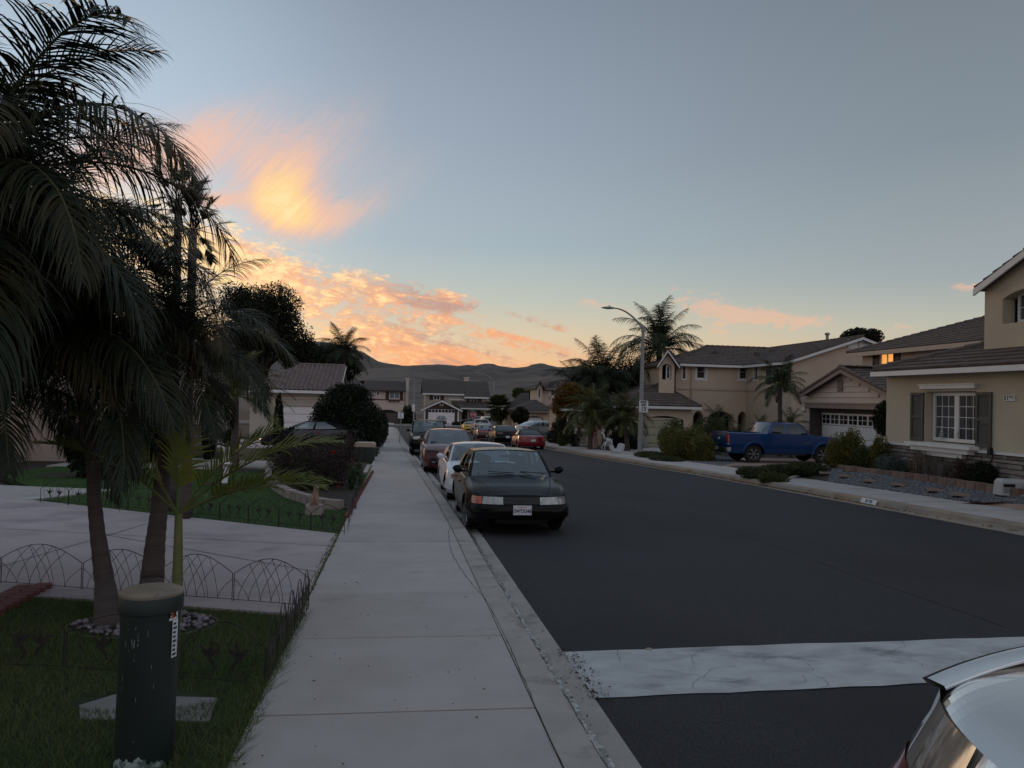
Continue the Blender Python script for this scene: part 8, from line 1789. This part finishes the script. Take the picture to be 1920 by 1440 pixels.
def pebbles(name, poly, n, smin, smax, mat, dz, avoid=(), per=6):
    xs_ = [p[0] for p in poly]; ys_ = [p[1] for p in poly]; g = np.random.default_rng(len(poly) + n); out = []; base = np.array([(1, 0, 0), (0, 1, 0), (-1, 0, 0), (0, -1, 0), (0, 0, 1), (0, 0, -1)], float); F = np.array([(0, 1, 4), (1, 2, 4), (2, 3, 4), (3, 0, 4), (1, 0, 5), (2, 1, 5), (3, 2, 5), (0, 3, 5)])
    x = g.uniform(min(xs_), max(xs_), n * 3); y = g.uniform(min(ys_), max(ys_), n * 3); k = np.array([pip(a, b, poly) and not any(abs(a - q.x) < .15 and abs(b - q.y) < .13 for q in avoid) for a, b in zip(x, y)]); x = x[k][:n]; y = y[k][:n]; n = len(x)
    s = g.uniform(smin, smax, n); th = g.uniform(0, 6.28, n); V = np.empty((n, 6, 3)); sc = np.stack([s * g.uniform(.8, 1.4, n), s, s * g.uniform(.4, .65, n)], 1)
    v = base[None] * sc[:, None] * g.uniform(.8, 1.2, (n, 6, 1)); c_, s_ = np.cos(th)[:, None], np.sin(th)[:, None]; V[:, :, 0] = v[:, :, 0] * c_ - v[:, :, 1] * s_ + x[:, None]; V[:, :, 1] = v[:, :, 0] * s_ + v[:, :, 1] * c_ + y[:, None]; V[:, :, 2] = v[:, :, 2] + (np.array([yz(a, b) for a, b in zip(x, y)]) + dz + g.uniform(0, .02, n))[:, None]
    me = bpy.data.meshes.new(name); me.from_pydata(V.reshape(-1, 3).tolist(), [], (F[None] + (np.arange(n) * 6)[:, None, None]).reshape(-1, 3).tolist()); me.materials.append(mat); me.polygons.foreach_set('use_smooth', [True] * len(me.polygons)); return tag(link(name, me), kind='stuff')
GRV = M('grey_river_stone', (.10, .105, .12)); 
pebbles('gravel', GP_, 12000, .022, .040, M('river_stone', (.075, .08, .095), (.21, .22, .24), rough=.65, scale=14, detail=1, lo=.35, hi=.65), .0, steps)
pebbles('gravel_by_drive', [(v.x, v.y) for v in [onyard(1262, 876), onyard(1325, 884), onyard(1395, 864), onyard(1330, 852)]], 3500, .025, .045, MATS['river_stone'], .0)
# grey pump box at the pink drive
pbx = onyard(1896, 929); d = (pbx - CAM).dot(FW); k = d / FPX; t = thing('pump_box', 'grey plastic garden box with louvred front by the pink drive', 'utility box', tuple(pbx))
w_, h_ = 50 * k, 30 * k; x0 = pbx.x - w_ * .42
mb = MB(); f_ = Fr((x0, pbx.y), (.97, -.22)); mb.hexa([f_.p(0, pbx.z, 0), f_.p(w_, pbx.z, 0), f_.p(w_, pbx.z, -.35), f_.p(0, pbx.z, -.35), f_.p(.02, pbx.z + h_ * .8, -.01), f_.p(w_ - .02, pbx.z + h_ * .8, -.01), f_.p(w_ - .02, pbx.z + h_ * .8, -.34), f_.p(.02, pbx.z + h_ * .8, -.34)]); mb.hexa([f_.p(.02, pbx.z + h_ * .8, -.01), f_.p(w_ - .02, pbx.z + h_ * .8, -.01), f_.p(w_ - .02, pbx.z + h_ * .8, -.34), f_.p(.02, pbx.z + h_ * .8, -.34), f_.p(.06, pbx.z + h_, -.06), f_.p(w_ - .06, pbx.z + h_, -.06), f_.p(w_ - .06, pbx.z + h_, -.30), f_.p(.06, pbx.z + h_, -.30)])
part('body', mb, M('box_grey', (.42, .43, .43), rough=.6), t)
mb = MB(); f_.box(mb, .05, w_ * .5, pbx.z + h_ * .52, pbx.z + h_ * .72, .0, .008); part('vent_window', mb, DARK, t)
for j in range(6): mb = MB(); f_.box(mb, .06 + j * .035, .075 + j * .035, pbx.z + .05, pbx.z + h_ * .45, .003, .010); part('louvre', mb, M('louvre_grey', (.16, .16, .16)), t)
mb = MB(); mb.tube([f_.p(w_ * .8, pbx.z + h_ * .6, .02), f_.p(w_ * .9, pbx.z + h_ * .75, .08), f_.p(w_ * 1.0, pbx.z + h_ * .4, .10), f_.p(w_ * .92, pbx.z + .05, .08)], .016, 6); part('hose', mb, PLAST, t)
# kerb number
g = G(1601, 941, .06); x = krx(g.y); fk = Fr((x, g.y), (0, -1)); t = thing('kerb_number', 'white painted house number on the right kerb face', 'painted number', (x + .29, g.y, g.z)); mb = MB()
xx = x + .262; sl_ = Vector((.14, 0, .12)).normalized(); q = [Vector((xx + .016, g.y + .30, gz(0, g.y) + .015)), Vector((xx + .016, g.y - .30, gz(0, g.y) + .015)), Vector((xx + .075, g.y - .30, gz(0, g.y) + .120)), Vector((xx + .075, g.y + .30, gz(0, g.y) + .120))]; nn = (q[1] - q[0]).cross(q[3] - q[0]).normalized(); nn = -nn if nn.x > 0 else nn
mb.prism([v + nn * .012 for v in q], nn * .004); part('paint', mb, WHITEP, t); cc = sum(q, Vector()) / 4 + nn * .018; put_text('5196', .10, BLACKP, 'digits', t, cc, (0, -1, 0), nn, sx=1.3, bold=.003)
# Christmas figures on the side lawn
g = G(1113, 841, .15); t = thing('snowman_figure', 'tall pale pink snowman figure with a red scarf on the side lawn', 'garden decoration', tuple(g)); k = (g - CAM).dot(FW) / FPX
cx_, cy_ = g.x, g.y; mb = MB(); mb.lathe([(.10, 0), (.21, .03), (.25, .25), (.22, .5), (.15, .66), (.18, .72), (.19, .86), (.14, .98), (.10, 1.02)], (cx_, cy_, g.z), 16); part('body', mb, M('snowman_pink', (.62, .42, .36), (.55, .36, .31), rough=.8), t, True)
mb = MB(); mb.lathe([(.09, .99), (.145, 1.06), (.165, 1.16), (.13, 1.27), (.06, 1.32)], (cx_ - .02, cy_, g.z), 14); mb.tube([(cx_ - .02, cy_ - .15, g.z + 1.16), (cx_ - .04, cy_ - .26, g.z + 1.15)], [.03, .006], 6); part('head', mb, M('snowman_pink', (0, 0, 0)), t, True)
mb = MB(); mb.lathe([(.13, .93), (.19, .95), (.19, 1.02), (.13, 1.04)], (cx_, cy_, g.z), 14, caps=False); mb.box((cx_ - .17, cy_ - .22, g.z + .62), (cx_ - .08, cy_ - .18, g.z + .97)); part('scarf', mb, M('scarf_red', (.30, .03, .04), rough=.9), t); mb = MB()
for z in (.32, .5): mb.lathe([(.001, -.26), (.022, -.255), (.022, -.24)], (cx_ - .02, cy_, g.z + z), 8, 'y')
part('buttons', mb, BLACKP, t)
g = G(1132, 847, .15); t = thing('reindeer_figure', 'white wire reindeer figure with raised head beside the sleigh', 'garden decoration', tuple(g)); DW = M('frosted_white', (.55, .57, .60), (.42, .44, .47), rough=.8, scale=10); b_ = Vector(g)
k = 41.0 / 1500
def D(x, z, y=0): return b_ + Vector((x * k, y, z * k))
mb = MB(); mb.tube([D(2, 19), D(5, 21), D(11, 21), D(14, 20)], [.06, .11, .10, .05], 8); mb.tube([D(3, 20), D(0, 28), D(-2, 34)], [.07, .05, .045], 7); mb.tube([D(-1.5, 34), D(-4, 34.5), D(-6, 33)], [.055, .05, .025], 7)
for x0, pts in ((0, [(3, 20), (-1, 12), (-4, 8), (-1, 4)]), (1, [(4, 19), (1, 10), (2, 1)]), (2, [(13, 20), (11, 12), (12.5, 1)]), (3, [(13.5, 20), (15, 12), (13.5, 1)])): mb.tube([D(a, b, .06 * (-1) ** x0) for a, b in pts], [.05] + [.025] * (len(pts) - 1), 6)
mb.tube([D(14.5, 21), D(16.5, 23.5)], [.03, .012], 5); part('body', mb, DW, t, 'all'); mb = MB()
for e in (-1, 1): mb.tube([D(-1.5, 35, e * .03), D(-1, 39, e * .1), D(-3, 42, e * .14)], .012, 5); mb.tube([D(-1, 38, e * .09), D(1.5, 41, e * .15)], .009, 5)
part('antlers', mb, DW, t); mb = MB(); mb.tube([D(1.0, 23), D(3.4, 20.2)], [.075, .085], 8); part('harness', mb, M('harness_dark', (.05, .05, .06)), t)
g = G(1157, 850, .15); t = thing('sleigh_figure', 'white sleigh figure with curled ends beside the reindeer', 'garden decoration', tuple(g)); b_ = Vector(g)
for y in (-.18, .18):
    mb = MB(); out = [(-12, 13), (-10, 15), (-8, 13), (-7, 9), (-2, 8), (1, 9), (3, 14), (4, 17), (8, 18), (12, 16), (11, 9), (9, 4), (5, 3), (-6, 3), (-10, 6)]; mb.prism([D(a, b, y) for a, b in out], (0, .03, 0)); part('side_panel', mb, DW, t)
mb = MB(); mb.quad(D(-8, 3.5, -.18), D(9, 3.5, -.18), D(9, 3.5, .2), D(-8, 3.5, .2)); mb.quad(D(9, 4, -.15), D(11.5, 15, -.15), D(11.5, 15, .18), D(9, 4, .18)); mb.tube([D(-11, 3, -.18), D(-8, .5, -.18), D(10, .5, -.18)], .02, 5); mb.tube([D(-11, 3, .2), D(-8, .5, .2), D(10, .5, .2)], .02, 5); part('seat_and_runners', mb, DW, t)
# white star ornaments standing on the window sill
for i, (px, py, sz) in enumerate(((1795, 812, .20), (1766, 812, .26))):
    p = atX(px, py, 14.22); t = thing('window_ornament', ('white stepped tree ornament with a star, centre of the window', 'taller white stepped tree ornament at the left of the window')[i], 'ornament', tuple(p)); mb = MB()
    for k in range(5):
        r_ = .085 - k * .014; mb.lathe([(.001, 0), (r_, .005), (r_ * .8, .02), (.006, .026)], (p.x, p.y, p.z - sz / 2 + k * sz / 5), 10)
    mb.tube([(p.x, p.y, p.z - sz / 2), (p.x, p.y, p.z + sz / 2)], .006, 5); part('tree', mb, WHITEP, t)
    mb = MB(); c_ = Vector((p.x, p.y, p.z + sz / 2 + .03)); pts = [c_ + Vector((0, math.cos(a * PI / 5) * (.05 if a % 2 == 0 else .02), math.sin(a * PI / 5) * (.05 if a % 2 == 0 else .02))) for a in range(10)]; mb.prism(pts, (.01, 0, 0)); part('star', mb, WHITEP, t)
# small odds and ends
mb = MB(); g = G(1217, 1219, .0); mb.lathe([(.001, 0), (.03, .004), (.022, .012), (.001, .016)], (g.x, g.y, g.z + .002), 9); single('street_pebble', mb, M('pebble_tan', (.35, .28, .22)), 'small tan pebble on the asphalt before the cross gutter', 'pebble')
mb = MB(); g = onyard(1660, 921, .03); mb.box((g.x - .12, g.y - .03, g.z), (g.x + .12, g.y + .03, g.z + .03)); single('white_pipe', mb, WHITEP, 'short white pipe piece lying in the gravel', 'pipe')
g = G(868, 995); mb = MB(); R = random.Random(3)
for k in range(60):
    a = R.uniform(0, 6.28); x, y = g.x + R.gauss(0, .12), g.y + R.gauss(0, .3); mb.tube([(x, y, gz(0, y) + .01), (x + .05 * math.cos(a), y + .08 * math.sin(a), gz(0, y) + .03), (x + .11 * math.cos(a), y + .15 * math.sin(a), gz(0, y) + .012)], .004, 4)
tag(single('twig_litter', mb, M('twig_dark', (.03, .022, .018)), 'dark twigs lying by the front wheel of the black sedan', 'twigs'), kind='stuff')
# rough weeds along the pavement edge and the cross gutter joint
mb = MB()
for _ in range(2200):
    y = R.uniform(2.6, 26); x = -.775 + R.gauss(0, .012) - (.0 if R.random() < .8 else .04); a = R.uniform(0, 6.28); h = R.uniform(.01, .04); z = gz(0, y) + .145; mb.tri((x - .004, y, z), (x + .004, y + .003, z), (x + h * .7 * math.cos(a), y + h * .7 * math.sin(a), z + h))
setting('edge_weeds', mb, GRASSN, kind='stuff')

# ------------------------------------------------------------------ finish
for o in list(bpy.data.objects):
    if '_mw' in o.keys(): del o['_mw']
